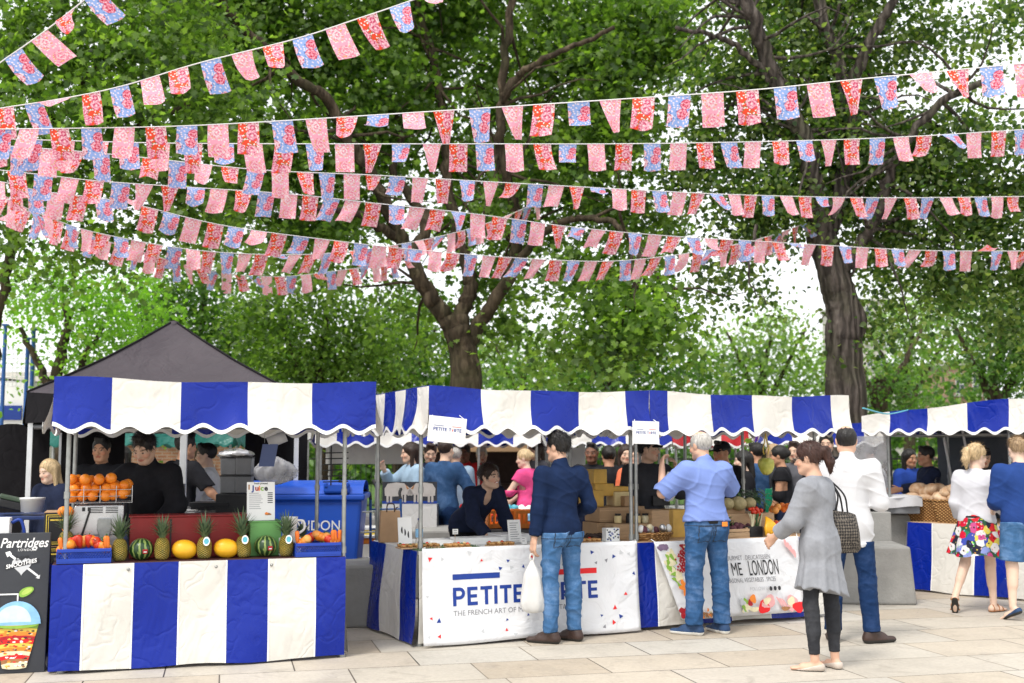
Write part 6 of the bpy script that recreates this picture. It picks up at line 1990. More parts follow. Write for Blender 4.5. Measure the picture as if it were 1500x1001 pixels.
# juicing machine with a wire rack of oranges
a0, a1 = A.a(100, .42, 760), A.a(190, .42, 760)
jm = thing('juicing_machine', 'stainless orange juicing machine behind the left crate', 'juicer', A.w((a0 + a1) / 2, .42, CT), A.yaw)
wj = a1 - a0
m = MB(); m.box((0, .16, .165), (wj * .80, .30, .33), ch=.02); m.build('body', M['stainless'], jm)
m = MB(); m.prism([(-wj * .52, .17), (-wj * .40, .40), (wj * .40, .40), (wj * .40, .33), (wj * .40, .17)], .34, frame((0, .34, 0), (1, 0, 0), (0, 0, 1)), 0); m.build('hood', M['stainless'], jm, bev=.008)
m = MB()
for k in range(4):
    for x in (-.02, .09): m.box((x, -.004, .385 - .013 * k), (.09, .006, .006))
for x in (-.115, -.075): m.box((x, -.004, .372), (.022, .006, .03))
m.build('vent_slots', M['blackplastic'], jm)
m = MB(); m.prism([(.0, .0), (.055, .16), (.05, .24), (-.05, .24), (-.055, .16)], .05, frame((.04, .01, .06), (1, 0, 0), (0, 0, 1)), 0); m.build('drip_chute', M['steel'], jm, bev=.006)
m = MB(); m.tube(catmull([(-.07, -.01, .36), (-.10, -.04, .25), (-.14, -.05, .10), (-.15, -.03, .02)], 6), .008, 6); m.build('hose', M['rubber'], jm)
m = MB(); m.lathe([(0, 0), (.035, 0), (.035, .14), (0, .14)], 16, (wj * .5, .06, .22), 0, Matrix.Rotation(R(60), 4, 'Y')); m.build('motor_cap', M['stainless'], jm)
zb = .42; wr = wj * 1.06
rk = MB()
for z in (zb, zb + .05, zb + .10):
    for p_, q_ in (((-wr / 2, 0), (wr / 2, 0)), ((-wr / 2, .26), (wr / 2, .26)), ((-wr / 2, 0), (-wr / 2, .26)), ((wr / 2, 0), (wr / 2, .26))): rk.tube([(*p_, z), (*q_, z)], .003, 5)
for k in range(5):
    for y in (0, .26): rk.tube([(-wr / 2 + wr * k / 4, y, zb), (-wr / 2 + wr * k / 4, y, zb + .13)], .003, 5)
for k in range(12): rk.tube([(-wr / 2 + wr * k / 11, 0, zb), (-wr / 2 + wr * k / 11, .26, zb)], .003, 5)
rk.build('wire_rack', M['stainless'], jm)
for layer, (n, zz) in enumerate(((6, .042), (6, .112), (4, .175))):
    for row in range(3):
        for k in range(n):
            if layer == 2 and row == 1 and k == 1: continue
            x = -wr / 2 + .04 + (wr - .08) * (k + (.15 if layer == 1 else .0)) / (5.3) + random.uniform(-.014, .014); zz += random.uniform(-.012, .012)
            if layer == 2: x = -wr / 2 + .05 + .085 * k + random.uniform(-.03, .03)
            if x > wr / 2 - .03: continue
            y = .045 + .085 * row + random.uniform(-.015, .015)
            loc = jm.location + Matrix.Rotation(A.yaw, 3, 'Z') @ Vector((x, y, zb + zz))
            place_orange(loc, 'orange piled in the wire rack on the juicing machine', 'oranges in the juicer rack', random.uniform(.039, .046))
q = A.on(101, .36, CT + .36, 730); place_orange(q, 'two loose oranges on carton by the juicer', 'oranges by the juicer'); q = A.on(93, .36, CT + .36, 732); place_orange(q, 'two loose oranges on carton by the juicer', 'oranges by the juicer')
# black orange cartons
for k, lab in ((0, 'black carton with yellow edging, lower of two behind the left pole'), (1, 'black carton with yellow edging and oranges, upper of two behind left pole')):
    q = A.on(92, .62, .66 + .0 + k * .265, 760)
    g = thing('fruit_carton', lab, 'carton', (q.x, q.y, .60 + k * .262), A.yaw, 'black fruit cartons')
    m = MB(); m.box((0, .17, .13), (.27, .34, .258), ch=.004); m.build('box', M['blackplastic'], g)
    m = MB(); m.box((0, .17, .2595), (.272, .342, .005)); m.build('rim', M['kraft'], g)
    m = MB(); fn = lambda x, y: Vector((x, -.0022, y))
    for ins, th in ((.014, .006), (.03, .004)):
        x0, x1, y0, y1 = -.135 + ins, .135 - ins, ins, .258 - ins
        for r_ in ((x0, y0, x1, y0 + th), (x0, y1 - th, x1, y1), (x0, y0 + th, x0 + th, y1 - th), (x1 - th, y0 + th, x1, y1 - th)): rect(m, fn, *r_, 0)
    blob(m, fn, .03, .14, .035, .035, 1, wob=.03); blob(m, fn, .075, .135, .028, .028, 1, wob=.03)
    rect(m, fn, -.09, .195, .08, .207, 0)
    m.build('print', [M['ink_yellow'], M['ink_orange']], g)
m = MB(); q = A.on(92, .62, 0, 760); m.box((0, .17, .30), (.36, .4, .59), ch=.004); setp(m.build('crate_stand', M['blackplastic'], None, (q.x, q.y, 0), A.yaw), 'black crate stand under the two cartons', 'stand')

# back table left with bucket and dark trays
q = at(20, 752, 9.3); q.z = 0
bt = thing('folding_table', 'blue topped folding table with crossed black legs behind the smoothie board', 'table', (q.x, q.y, 0), R(10))
m = MB(); m.box((0, .3, 1.06), (1.1, .6, .03), ch=.006); m.build('table_top', pm('navy_table_top', (.012, .03, .12), .4, .2, 5, .05), bt)
for sx in (-.5, .5):
    m = MB(); m.tube([(sx, .05, 0), (sx, .55, 1.05)], .016, 8); m.build('leg', M['blackmetal'], bt)
    m = MB(); m.tube([(sx, .55, 0), (sx, .05, 1.05)], .016, 8); m.build('leg', M['blackmetal'], bt)
m = MB(); m.tube([(-.5, .06, .1), (.5, .06, .95)], .014, 8); m.build('brace', M['blackmetal'], bt)
def bucket(label, loc, r, h, mat, lid=True):
    g = thing('bucket', label, 'bucket', loc)
    m = MB(); m.lathe([(0, 0), (r * .9, 0), (r, h * .93), (r * 1.05, h * .94), (r * 1.05, h), (r * .2, h * 1.01), (0, h * 1.01)], 28); m.build('body', mat, g)
    m = MB(); m.lathe([(r * 1.05, h * .86), (r * 1.06, h * .9)], 28); m.build('rim', mat, g)
    return g
bucket('white lidded plastic bucket on the blue folding table', at(47, 750, 9.45), .095, .115, M['whiteplastic'])
q = at(14, 748, 9.5); g = thing('tray', 'tilted dark tray with green lid on the blue folding table', 'tray', q, .3)
m = MB(); m.box((0, 0, .05), (.2, .26, .07), ch=.012); m.build('base', M['blackplastic'], g, rz=0); m = MB(); m.box((0, 0, .10), (.21, .27, .03), ch=.008); m.build('lid', pm('dull_green_lid', (.05, .08, .05), .4, .2, 5, .05), g); g.rotation_euler = (0, .25, .4)
q = at(10, 782, 8.6); g = thing('carton', 'white drink carton with blue strap handle behind the smoothie board', 'carton', (q.x, q.y, q.z - .2), .2)
m = MB(); m.box((-.02, 0, .16), (.09, .09, .32), ch=.004); m.build('box', M['paper'], g)
m = MB(); m.tube(catmull([(.03, 0, .28), (.09, 0, .30), (.12, 0, .22), (.13, 0, .1)], 6), .012, 8); m.build('handle', M['ink_navy'], g)
m = MB(); m.box((0, .05, -.35), (.4, .3, .70), ch=.01); setp(m.build('storage_box', M['blackplastic'], None, (q.x, q.y, q.z - .2), .2), 'black storage box behind the smoothie board', 'box')

# back counter under gazebo with tubs and steel cup stack
a_ = at(222, 740, 10.6); b_ = at(346, 740, 10.8)
ct = thing('steel_counter', 'stainless prep counter under the black gazebo', 'counter', ((a_.x + b_.x) / 2, 10.7, 0), R(4))
wl = b_.x - a_.x
m = MB(); m.box((0, .3, .56), (wl, .6, .94), ch=.01); m.build('body', M['stainless'], ct)
m = MB(); m.box((0, .29, 1.045), (wl + .03, .64, .03), ch=.006); m.build('top', M['stainless'], ct)
for k in (-.17, .17):
    m = MB(); m.box((wl * k, -.003, .56), (.008, .006, .9)); m.build('seam', M['blackmetal'], ct)
q = at(263, 757, 10.25)
m = MB()
for k in range(9): m.lathe([(.030, .0), (.043, .10), (.045, .105), (.041, .105), (.028, .005)], 18, (0, 0, .018 * k))
g = setp(m.build('cup_stack', M['greyplastic'], None, (q.x, q.y, 1.06)), 'tall stack of paper cups beside the gazebo upright', 'cups')
q = at(263, 757, 10.25); m = MB(); m.box((0, .1, .53), (.3, .3, 1.058), ch=.01); setp(m.build('pedestal', M['stainless'], None, (q.x, q.y, 0)), 'narrow steel pedestal under the cup stack', 'stand')
q = at(308, 735, 10.5)
m = MB(); m.box((0, .1, .05), (.36, .3, .04), ch=.004); m.box((0, .1, .02), (.33, .28, .03)); setp(m.build('griddle', M['blackmetal'], None, (q.x, q.y, 1.065)), 'black griddle plate on the steel counter', 'griddle')
for k, (px, zz, lab) in enumerate(((336, 0, 'grey plastic tub, lower left of four in a stack by the bin'), (358, 0, 'grey plastic tub, lower right of four in a stack by the bin'), (336, 1, 'grey plastic tub, upper left of four in a stack by the bin'), (358, 1, 'grey plastic tub, upper right of four in a stack by the bin'))):
    q = at(px, 720, 10.6); g = thing('tub', lab, 'tub', (q.x, q.y, 1.215 + zz * .165), R(5), 'grey tubs by the bin')
    m = MB(); m.box((0, 0, .078), (.135, .2, .155), ch=.008, taper=1.06); m.build('body', M['greyplastic'], g)
    m = MB(); m.box((0, 0, .157), (.15, .215, .012), ch=.004); m.build('rim', M['blackplastic'], g)
q = at(347, 720, 10.6); m = MB(); m.box((0, .05, .605), (.34, .36, 1.21), ch=.01); setp(m.build('cupboard', M['blackplastic'], None, (q.x, q.y, 0), R(5)), 'black cupboard carrying the grey tubs', 'cupboard')
q = at(345, 668, 10.6)
m = MB(); m.ball((0, 0, .0), (.16, .12, .05), 20, 10, 0, None, lambda d, w, ph: 1 + .25 * math.sin(w * 7 + ph * 5) * .5); setp(m.build('foil_sheet', M['stainless'], None, (q.x, q.y, 1.565)), 'crumpled foil lying on top of the grey tubs', 'foil')
q = at(400, 703, 11.0)
m = MB(); m.ball((0, 0, .10), (.20, .07, .12), 40, 24, 0, None, lambda d, w, ph: (1 + .12 * math.sin(w * 9 + ph * 3) + .07 * math.sin(w * 17 + ph * 9)) * (1 - .3 * max(0, d.z) * abs(d.x))); setp(m.build('plastic_bag', M['haze_film'], None, (q.x, q.y + .1, 1.31)), 'cloudy plastic bag slumped on the blue bin lid', 'bag')
q = at(398, 656, 9.9); g = thing('paper_roll', 'blue paper towel roll hanging under the gazebo edge', 'paper roll', q, R(10))
m = MB(); m.lathe([(.02, -.0), (.048, 0), (.048, .16), (.02, .16), (.02, 0)], 20, (-.03, 0, .04), 0, Matrix.Rotation(R(68), 4, 'Y')); m.build('roll', M['ink_lightgrey'], g)
m = MB(); m.grid(lambda u, v: (-.075 + .13 * u + .0 - .03 * v, -.045, .03 + .045 * (1 - u) * 0 - .19 * v), 4, 6); m.build('loose_sheet', pm('blue_tissue', (.12, .16, .32), .8, .1, 6, .1), g)
m = MB(); m.tube([(-.06, 0, .04), (-.06, 0, .20)], .002, 5); m.tube([(.10, 0, .08), (.10, 0, .20)], .002, 5); m.build('hanger', M['steel'], g)

# blue wheelie bin
a_, b_ = at(345, 720, 11.2), at(530, 720, 11.2)
bw_ = b_.x - a_.x
wb_ = thing('wheelie_bin', 'large blue four wheeled bin with white lettering behind the juice stall', 'bin', ((a_.x + b_.x) / 2, 11.2, 0), R(3))
m = MB(); m.prism([(-bw_ / 2 + .07, .17), (-bw_ / 2, 1.13), (bw_ / 2, 1.13), (bw_ / 2 - .07, .17)], .75, frame((0, .75, 0), (1, 0, 0), (0, 0, 1)), 0); m.build('body', M['bin_blue'], wb_, bev=.03)
m = MB(); m.box((0, .375, 1.15), (bw_ + .06, .82, .06), ch=.018); m.build('rim', M['bin_blue'], wb_)
m = MB(); m.grid(lambda u, v: (-bw_ / 2 - .01 + (bw_ + .02) * u, -.02 + .8 * v, 1.185 + .12 * math.sin(math.pi * min(1, v * 1.0)) ** .5), 12, 14, 0); m.build('lid', M['bin_blue'], wb_)
for x, w_ in ((-bw_ * .36, .25), (bw_ * .30, .25)):
    m = MB(); m.box((x, .0, 1.24), (w_, .10, .10), ch=.02); m.box((x - w_ * .4, -.03, 1.27), (.03, .06, .05), ch=.01); m.box((x + w_ * .4, -.03, 1.27), (.03, .06, .05), ch=.01); m.build('hinge', M['bin_blue'], wb_)
for x in (-bw_ / 2 + .2, bw_ / 2 - .2):
    for y in (.15, .6):
        m = MB(); m.lathe([(0, -.025), (.07, -.025), (.085, -.01), (.085, .01), (.07, .025), (0, .025)], 20, (x, y, .085), 0, Matrix.Rotation(R(90), 4, 'Y')); m.tube([(x, y, .09), (x, y, .18)], .02, 8); m.build('wheel', M['rubber'], wb_)
m = MB(); m.box((-bw_ / 2 - .03, .3, 1.0), (.05, .3, .05), ch=.01); m.build('handle', M['blackplastic'], wb_)
m = MB(); text_mb(m, 'LONDON', .135, frame((bw_ * .11, -.003 + .0, .835), (1, 0, 0), (0, -.0, 1)), .001, 0, 'CENTER', .003, .92); m.build('lettering', M['ink_white'], wb_)

# plate rack on pole and trolleys
def trolley(label, loc, rz, h=1.15, mat='alu', wheel=True):
    g = thing('sack_truck', label, 'hand trolley', loc, rz, 'hand trolleys')
    for sx in (-.16, .16):
        m = MB(); m.tube([(sx, 0, .12), (sx, .05, h)], .014, 8); m.build('rail', M[mat], g)
        m = MB(); m.lathe([(0, -.03), (.085, -.03), (.11, -.015), (.11, .015), (.085, .03), (0, .03)], 22, (sx * 1.45, .09, .11), 0, Matrix.Rotation(R(90), 4, 'Y')); m.lathe([(0, -.034), (.05, -.034), (.05, .034), (0, .034)], 16, (sx * 1.45, .09, .11), 1, Matrix.Rotation(R(90), 4, 'Y')); m.build('wheel', [M['rubber'], M['steel']], g)
    for z in (.3, .55, .8, 1.0):
        m = MB(); m.tube([(-.16, .05 * z / h, z), (.16, .05 * z / h, z)], .009, 6); m.build('cross_bar', M[mat], g)
    m = MB(); m.tube(catmull([(-.16, .05, h), (-.16, .10, h + .06), (-.2, .2, h + .1)], 4), .016, 8); m.tube(catmull([(.16, .05, h), (.16, .10, h + .06), (.2, .2, h + .1)], 4), .016, 8); m.build('grip', M['rubber'], g)
    m = MB(); m.box((0, -.12, .05), (.36, .24, .012)); m.build('toe_plate', M[mat], g)
    return g


q = at(537, 800, 11.4); trolley('upright aluminium sack truck beside the blue bin', (q.x, q.y, 0), R(40), 1.2)
q = at(566, 800, 11.9); trolley('blue framed sack truck behind the brown paper bag', (q.x, q.y, 0), R(20), 1.1, 'blue_paint')
q = at(538, 760, 12.2)
for k, (px, Y, zz, lab, mt) in enumerate(((540, 12.4, .62, 'orange crate on the concrete block beside the sack truck', 'ink_orange'), (560, 12.5, .70, 'yellow crate behind the sack truck', 'ink_yellow'))):
    q = at(px, 760, Y); g = thing('crate', lab, 'crate', (q.x, q.y, zz), .1)
    m = MB(); m.box((0, 0, .03), (.4, .3, .06), ch=.006); m.build('base', M[mt], g); m = MB(); m.box((0, 0, .075), (.42, .32, .03), ch=.006); m.build('rim', M['whiteplastic'], g)
# rack of plate arms on the pole
q = A.w(A.a(489, .95), .95)
g = thing('utensil_rack', 'black wire rack of short arms clipped to the right pole of juice stall', 'rack', (q.x, q.y, 1.3), A.yaw)
m = MB(); m.tube([(-.03, 0, 0), (-.03, 0, .34)], .006, 6); m.build('spine', M['blackmetal'], g)
for k in range(6):
    m = MB(); m.tube([(-.10, 0, .03 + .05 * k), (.12, 0, .035 + .05 * k)], .006, 6); m.build('arm', M['blackmetal'], g)

# concrete blocks
def block(label, px0, px1, Y, h, D, yaw=0.0, taper=1.0):
    a, b = at(px0, 800, Y), at(px1, 800, Y)
    L = b.x - a.x
    g = MB(); g.box((0, D / 2, h / 2), (L, D, h), ch=.025, taper=taper)
    return setp(g.build('concrete_block', M['concrete'], None, ((a.x + b.x) / 2, Y, 0), yaw), label, 'concrete block', 'concrete blocks of the square')


block('long low concrete block behind the tart stall counter', 565, 735, 12.6, .74, .9)
block('dark concrete block between the juice stall and the tart stall', 500, 556, 10.6, .56, .8, R(6))
block('concrete block with a sloped side beside the ponytail woman', 1128, 1338, 12.2, .60, .9, R(-6), .94)
block('rear concrete block under the white covered table', 1262, 1352, 13.6, .86, 1.0, R(-4), .98)

# ------------------------------------------------------------------ tart stall goods
q = B_.on(571, .95, CT, 790)
kb = thing('paper_bag', 'brown paper carrier bag with twisted handle on the tart counter', 'bag', q, R(12))
m = MB(); m.box((0, 0, .14), (.20, .12, .28), ch=.004, taper=.86); m.build('bag', M['kraft'], kb)
m = MB(); m.tube(catmull([(-.035, -.05, .27), (-.03, -.05, .335), (.0, -.05, .345), (.03, -.05, .335), (.035, -.05, .27)], 5), .006, 6); m.build('handle', M['brown_leather'], kb)
m = MB(); m.tube(catmull([(.05, .05, .27), (.06, .05, .30), (.08, .05, .31)], 5), .005, 6); m.build('handle', M['brown_leather'], kb)
q = B_.on(594, .55, CT, 795); g = thing('menu_card', 'white card with black drawings leaning against the front pole', 'card', q, R(30))
m = MB(); m.box((0, 0, .12), (.13, .006, .24)); m.build('card', M['paper'], g); m = MB()
for k in range(3): blob(m, lambda x, y: Vector((x, -.0038, y)), -.03 + .03 * k, .13 - .02 * k, .008, .03, 0)
m.build('print', M['ink_black'], g); g.rotation_euler.x = -.12
q = B_.on(614, .62, CT, 790); g = thing('water_bottle', 'clear water bottle with blue cap on the tart counter', 'bottle', q)
m = MB(); m.lathe([(0, 0), (.03, 0), (.033, .01), (.033, .15), (.030, .165), (.013, .195), (.013, .21), (0, .21)], 20); m.build('body', M['clear'], g)
m = MB(); m.lathe([(.0335, .06), (.0338, .13)], 20); m.build('wrap', M['ink_skyblue'], g); m = MB(); m.lathe([(0, .208), (.015, .208), (.015, .226), (0, .226)], 14); m.build('cap', M['ink_navy'], g)
m = MB()
for k in range(260):
    u, v = random.random(), random.random(); p = Vector((.02 + .55 * u, .02 + .28 * v, CT + .004)); a = random.uniform(0, 6.28)
    d = Vector((math.cos(a) * .006, math.sin(a) * .006, 0)); m.add([p - d, p + d, p + Vector((random.gauss(0, .006), random.gauss(0, .006), random.uniform(.012, .025)))], [(0, 1, 2)], 0)
m.box((.29, .15, CT + .003), (.6, .32, .006))
setp(m.build('grass_mat', M['leaf_fruit'], None, B_.w(-.0, .0, 0), B_.yaw), 'strip of fake grass matting at left end of the tart counter', 'grass mat')


def tart_tray(label, px, b, L, D, rows, n, z=CT, r=.028):
    q = B_.on(px, b, z, 800)
    g = thing('serving_tray', label, 'tray', q, B_.yaw, 'tart trays')
    m = MB(); m.box((0, D / 2, .008), (L, D, .012), ch=.004); m.build('board', M['wood'], g)
    for j in range(rows):
        for i in range(n):
            x, y = -L / 2 + L * (i + .5) / n, D * (j + .5) / rows
            m = MB(); rr = r * random.uniform(.9, 1.08); m.lathe([(0, 0), (rr * .85, 0), (rr, .020), (rr * .9, .022), (rr * .8, .016), (0, .019)], 14)
            if random.random() < .5: m.ball((0, 0, .022), (rr * .5, rr * .5, .010), 10, 6, 1)
            w_ = g.location + Matrix.Rotation(B_.yaw, 3, 'Z') @ Vector((x, y, .016))
            setp(m.build('tart', [M['tart'], M[random.choice(['tomato', 'leaf_fruit', 'cheese_pale'])]], None, w_), 'small round tart on ' + label.split(' of tarts')[0].replace('wooden tray', 'the wooden tray'), 'tart', 'tarts on ' + label.split(' of tarts')[0])


tart_tray('left wooden tray of tarts on the grass mat', 618, .12, .36, .16, 2, 6)
tart_tray('middle wooden tray of tarts below the price card', 674, .03, .22, .14, 2, 4)
tart_tray('right wooden tray of tarts under the tall price card', 738, .03, .24, .14, 2, 4)
tart_tray('far right wooden tray of tarts beside the leaflet stack', 868, .05, .20, .14, 2, 4)
for px, b, w_, h_, lab, fx in ((667, .30, .05, .045, 'small price card on a cork stand on tart counter', True), (700, .34, .075, .05, 'slanted price card by the leaning seller', False), (722, .36, .08, .05, 'slanted price card under the leaning seller', False), (755, .30, .125, .20, 'tall handwritten price card beside the navy sweater man', False), (768, .12, .05, .06, 'tiny blank card at front edge of tart counter', False)):
    q = B_.on(px, b, CT + (.10 if fx else .012), 770)
    g = thing('price_card', lab, 'price card', q, B_.yaw)
    m = MB(); m.box((0, 0, h_ / 2), (w_, .004, h_)); m.build('card', M['paper'], g)
    m = MB()
    for k in range(max(2, int(h_ / .022))): rect(m, lambda x, y: Vector((x, -.0028, y)), -w_ * .36, h_ * .9 - .02 * (k + .6), w_ * (.1 + .26 * random.random()), h_ * .9 - .02 * (k + .6) + .006, 0)
    m.build('print', M['ink_grey'], g)
    g.rotation_euler.x = -.2
    if fx:
        m = MB(); m.tube([(0, .004, 0), (0, .004, -.085)], .002, 5); m.build('stick', M['wood'], g); m = MB(); m.box((0, .004, -.085), (.03, .03, .03), ch=.003); m.build('cork', M['kraft'], g); g.rotation_euler.x = 0
q = B_.on(700, .45, CT, 780); m = MB(); m.box((0, 0, .03), (.45, .22, .06), ch=.006); setp(m.build('cake_box', M['paper'], None, q, B_.yaw), 'low white cake box under the leaning seller', 'box')
q = B_.on(745, .62, CT, 780); m = MB(); m.box((0, 0, .035), (.30, .3, .07), ch=.006); setp(m.build('cake_box', M['paper'], None, q, B_.yaw), 'white cake box behind the tall price card', 'box')
q = B_.on(640, .55, CT, 780); m = MB(); m.box((0, 0, .02), (.22, .26, .04), ch=.005); setp(m.build('napkin_pad', M['paper'], None, q, B_.yaw), 'flat white pad left of the leaning seller', 'pad')
for px, lab in ((738, 'orange slotted crate behind the tart seller'), (778, 'orange slotted crate behind the navy sweater man')):
    q = at(px, 720, 11.9); g = thing('crate', lab, 'crate', (q.x, q.y, .82), .3, 'orange slotted crates')
    m = MB(); m.box((0, 0, .01), (.42, .3, .02)); m.build('base', M['ink_orange'], g)
    for y in (-.15, .15):
        m = MB(); m.box((0, y, .16), (.42, .012, .03)); m.box((0, y, .03), (.42, .012, .03))
        for k in range(9): m.box((-.2 + .05 * k, y, .095), (.018, .012, .10))
        m.build('side', M['ink_orange'], g)
    for x in (-.205, .205):
        m = MB(); m.box((x, 0, .10), (.012, .28, .15)); m.build('end', M['ink_orange'], g)
q = at(757, 760, 11.9); m = MB(); m.box((0, .1, .405), (1.0, .5, .81), ch=.01); setp(m.build('crate_table', M['greyplastic'], None, (q.x, q.y, 0), .3), 'grey table carrying the orange slotted crates', 'table')
# leaflets, vine leaves, cheeses, eggs basket (between B and C)
q = B_.on(898, .16, CT, 790); g = thing('leaflet_stack', 'patterned blue and white leaflet box on the tart counter right end', 'leaflets', q, B_.yaw)
m = MB(); m.box((0, .04, .06), (.14, .08, .12), ch=.003); m.build('box', M['paper'], g); m = MB()
for k in range(26): blob(m, lambda x, y: Vector((x, -.0022, y)), random.uniform(-.06, .06), random.uniform(.01, .11), .008, .007, k % 2, wob=.3)
m.build('print', [M['ink_navy'], M['ink_black']], g)
q = B_.on(868, .45, CT, 780); m = MB()
for k in range(16): m.tube(catmull([(random.gauss(0, .05), random.gauss(0, .05), .01), (random.gauss(0, .08), random.gauss(0, .06), .05), (random.gauss(0, .12), random.gauss(0, .08), .02)], 4), .008, 5)
setp(m.build('dried_sausages', M['brown_leather'], None, q), 'tangle of dark dried sausages behind the tart tray', 'sausages')

cs = [(866, .9, .0, .18, .16, 'cheese', 'square amber cheese block on wooden boxes'), (880, .95, .10, .20, .12, 'cheese', 'long amber cheese block, upper layer of pile'), (905, .9, .0, .16, .14, 'cheese_pale', 'pale cheese block at right of the pile'),
      (874, .95, .22, .14, .14, 'cheese', 'tall amber cheese block at top of pile'), (903, .95, .14, .17, .05, 'cheese', 'thin amber cheese slab leaning at the pile top'), (917, .8, .0, .12, .10, 'cardboard', 'small brown carton beside the cheese pile')]
for px, b, dz, w_, h_, mt, lab in cs:
    q = B_.on(px, b, 1.06 + dz, 740); m = MB(); m.box((0, 0, h_ / 2), (w_, .2, h_), ch=.008); setp(m.build('cheese_block', M[mt], None, q, B_.yaw + random.uniform(-.1, .1)), lab, 'cheese' if mt != 'cardboard' else 'carton')
for k, (px, z, w_, h_, lab) in enumerate(((890, CT + .14, .34, .14, 'wooden wine box, upper left under the cheeses'), (888, CT, .36, .138, 'wooden wine box, lower left under the cheeses'), (915, CT + .14, .28, .138, 'wooden wine box set behind the middle pole'))):
    q = B_.on(px, .78, z, 760) if k != 2 else B_.on(px, .95, z, 760)
    g = thing('wooden_box', lab, 'box', q, B_.yaw, 'wooden boxes under the cheeses')
    m = MB(); m.box((0, 0, h_ / 2), (w_, .3, h_ - .004), ch=.004); m.build('box', M['cardboard'], g)
    for z_ in (.2, .8):
        m = MB(); m.box((0, -.153, h_ * z_), (w_, .006, .012)); m.build('slat', M['wood'], g)
for px, mt, w_, lab in ((962, 'wood', .24, 'amber display box behind the egg basket'), (985, 'cheese', .22, 'amber display box left of the grey haired man')):
    q = Cs.on(px, .45, CT, 770); m = MB(); m.box((0, 0, .13), (w_, .22, .26), ch=.005); setp(m.build('display_box', M[mt], None, q, Cs.yaw), lab, 'display box')
def basket_oval(label, q, yaw, rx, ry, h, group=None, flare=1.25, square=False):
    g = thing('wicker_basket', label, 'basket', q, yaw, group)
    n = 48; m = MB()
    def ring(k, z, s_):
        w = 2 * math.pi * k / n; e = .35 if square else 1
        c, s2 = math.cos(w), math.sin(w)
        return (rx * s_ * math.copysign(abs(c) ** e, c), ry * s_ * math.copysign(abs(s2) ** e, s2), z)
    prof = [(0, 1.0 / flare * .0 + .82), (.2, .86), (.5, .92), (.8, .98), (1, 1.0)]
    vs = [ring(k, z * h, s_) for z, s_ in prof for k in range(n)] + [ring(k, z * h, s_ - .08) for z, s_ in prof[::-1] for k in range(n)]
    r_ = len(prof) * 2
    m.add(vs, [(j * n + k, j * n + (k + 1) % n, (j + 1) * n + (k + 1) % n, (j + 1) * n + k) for j in range(r_ - 1) for k in range(n)], 0, True)
    m.add([ring(k, .01, .80) for k in range(n)], [list(range(n))], 0)
    m.build('woven_side', M['wicker'], g)
    m = MB(); m.tube([Vector(ring(k, h + .004 * math.sin(k * 2.0), .985)) for k in range(n + 1)], .014, 8); m.build('rim', M['wicker'], g)
    return g
q = Cs.on(958, .10, CT, 795); basket_oval('shallow oval wicker basket of wrapped goods at delicatessen counter', q, Cs.yaw, .185, .10, .065)
for k in range(9):
    q2 = q + Matrix.Rotation(Cs.yaw, 3, 'Z') @ Vector((-.14 + .035 * k, random.uniform(-.04, .04), .085 + random.uniform(0, .03)))
    o = sphere_thing('wrapped_cheese', 'foil wrapped goods heaped in the shallow oval basket', 'wrapped cheese', .032, M[('paper', 'beet', 'stainless', 'ink_cream')[k % 4]], q2, 'wrapped goods in the oval basket', (1, .8, 1.2), k); o.rotation_euler = (random.uniform(-.5, .5), random.uniform(-.5, .5), k)
q = Cs.on(968, .75, CT + .2, 740)
g = thing('scales', 'black counter scales behind the capped seller counter', 'scales', q, Cs.yaw); m = MB(); m.box((0, 0, -.10), (.34, .28, .2), ch=.01); m.build('body', M['blackplastic'], g); m = MB(); m.box((0, 0, .02), (.4, .3, .012), ch=.004); m.build('pan', M['stainless'], g); m = MB(); m.box((.1, .16, .12), (.2, .03, .10), ch=.005); m.build('display', M['blackplastic'], g)
for k, (px, mt) in enumerate(((905, 'cheese_pale'), (922, 'ink_black'), (933, 'cheese_pale'), (945, 'ink_cream'), (958, 'ink_green'))):
    q = Cs.on(px, .42, CT + .14, 750) if px > 926 else B_.on(px, .5, CT + .14, 750)
    g = thing('jar', ('squat pale jar left end of the jar row', 'dark jar second in the jar row', 'pale jar behind the middle pole in jar row', 'cream jar right of the middle pole', 'green lidded jar at right end of jar row')[k], 'jar', q, 0, 'jars on the display boxes')
    m = MB(); m.lathe([(0, 0), (.034, 0), (.036, .008), (.036, .06), (.028, .072), (0, .072)], 16); m.build('glass', M[mt], g); m = MB(); m.lathe([(0, .070), (.03, .070), (.03, .088), (0, .088)], 16); m.build('lid', M['blackmetal'], g)
q = Cs.on(926, .42, CT + .068, 750); m = MB(); m.box((.08, .03, -.0), (.62, .16, .136), ch=.005); setp(m.build('display_step', M['wood'], None, q, Cs.yaw), 'wooden step carrying the jar row', 'display step')

# ------------------------------------------------------------------ vegetables on stall C
def wood_crate(label, px0, px1, b, z, h, D=.28, group='wooden vegetable crates'):
    a0, a1 = Cs.a(px0, b, 770), Cs.a(px1, b, 770); L = a1 - a0
    g = thing('crate', label, 'crate', Cs.w(a0, b, z), Cs.yaw, group)
    m = MB(); m.box((L / 2, D / 2, .006), (L, D, .012)); m.build('base', M['wood'], g)
    for y in (.005, D - .005):
        m = MB(); m.box((L / 2, y, h * .32), (L, .01, h * .55), ch=.002); m.box((L / 2, y, h * .82), (L, .01, h * .32), ch=.002); m.build('side', M['wood'], g)
    for x in (.006, L - .006):
        m = MB(); m.box((x, D / 2, h * .5), (.011, D - .022, h * .98), ch=.002); m.build('end', M['wood'], g)
    for x in (.022, L - .022):
        m = MB(); m.box((x, .022, h * .55), (.02, .02, h * 1.1)); m.build('post', M['wood'], g)
    return g


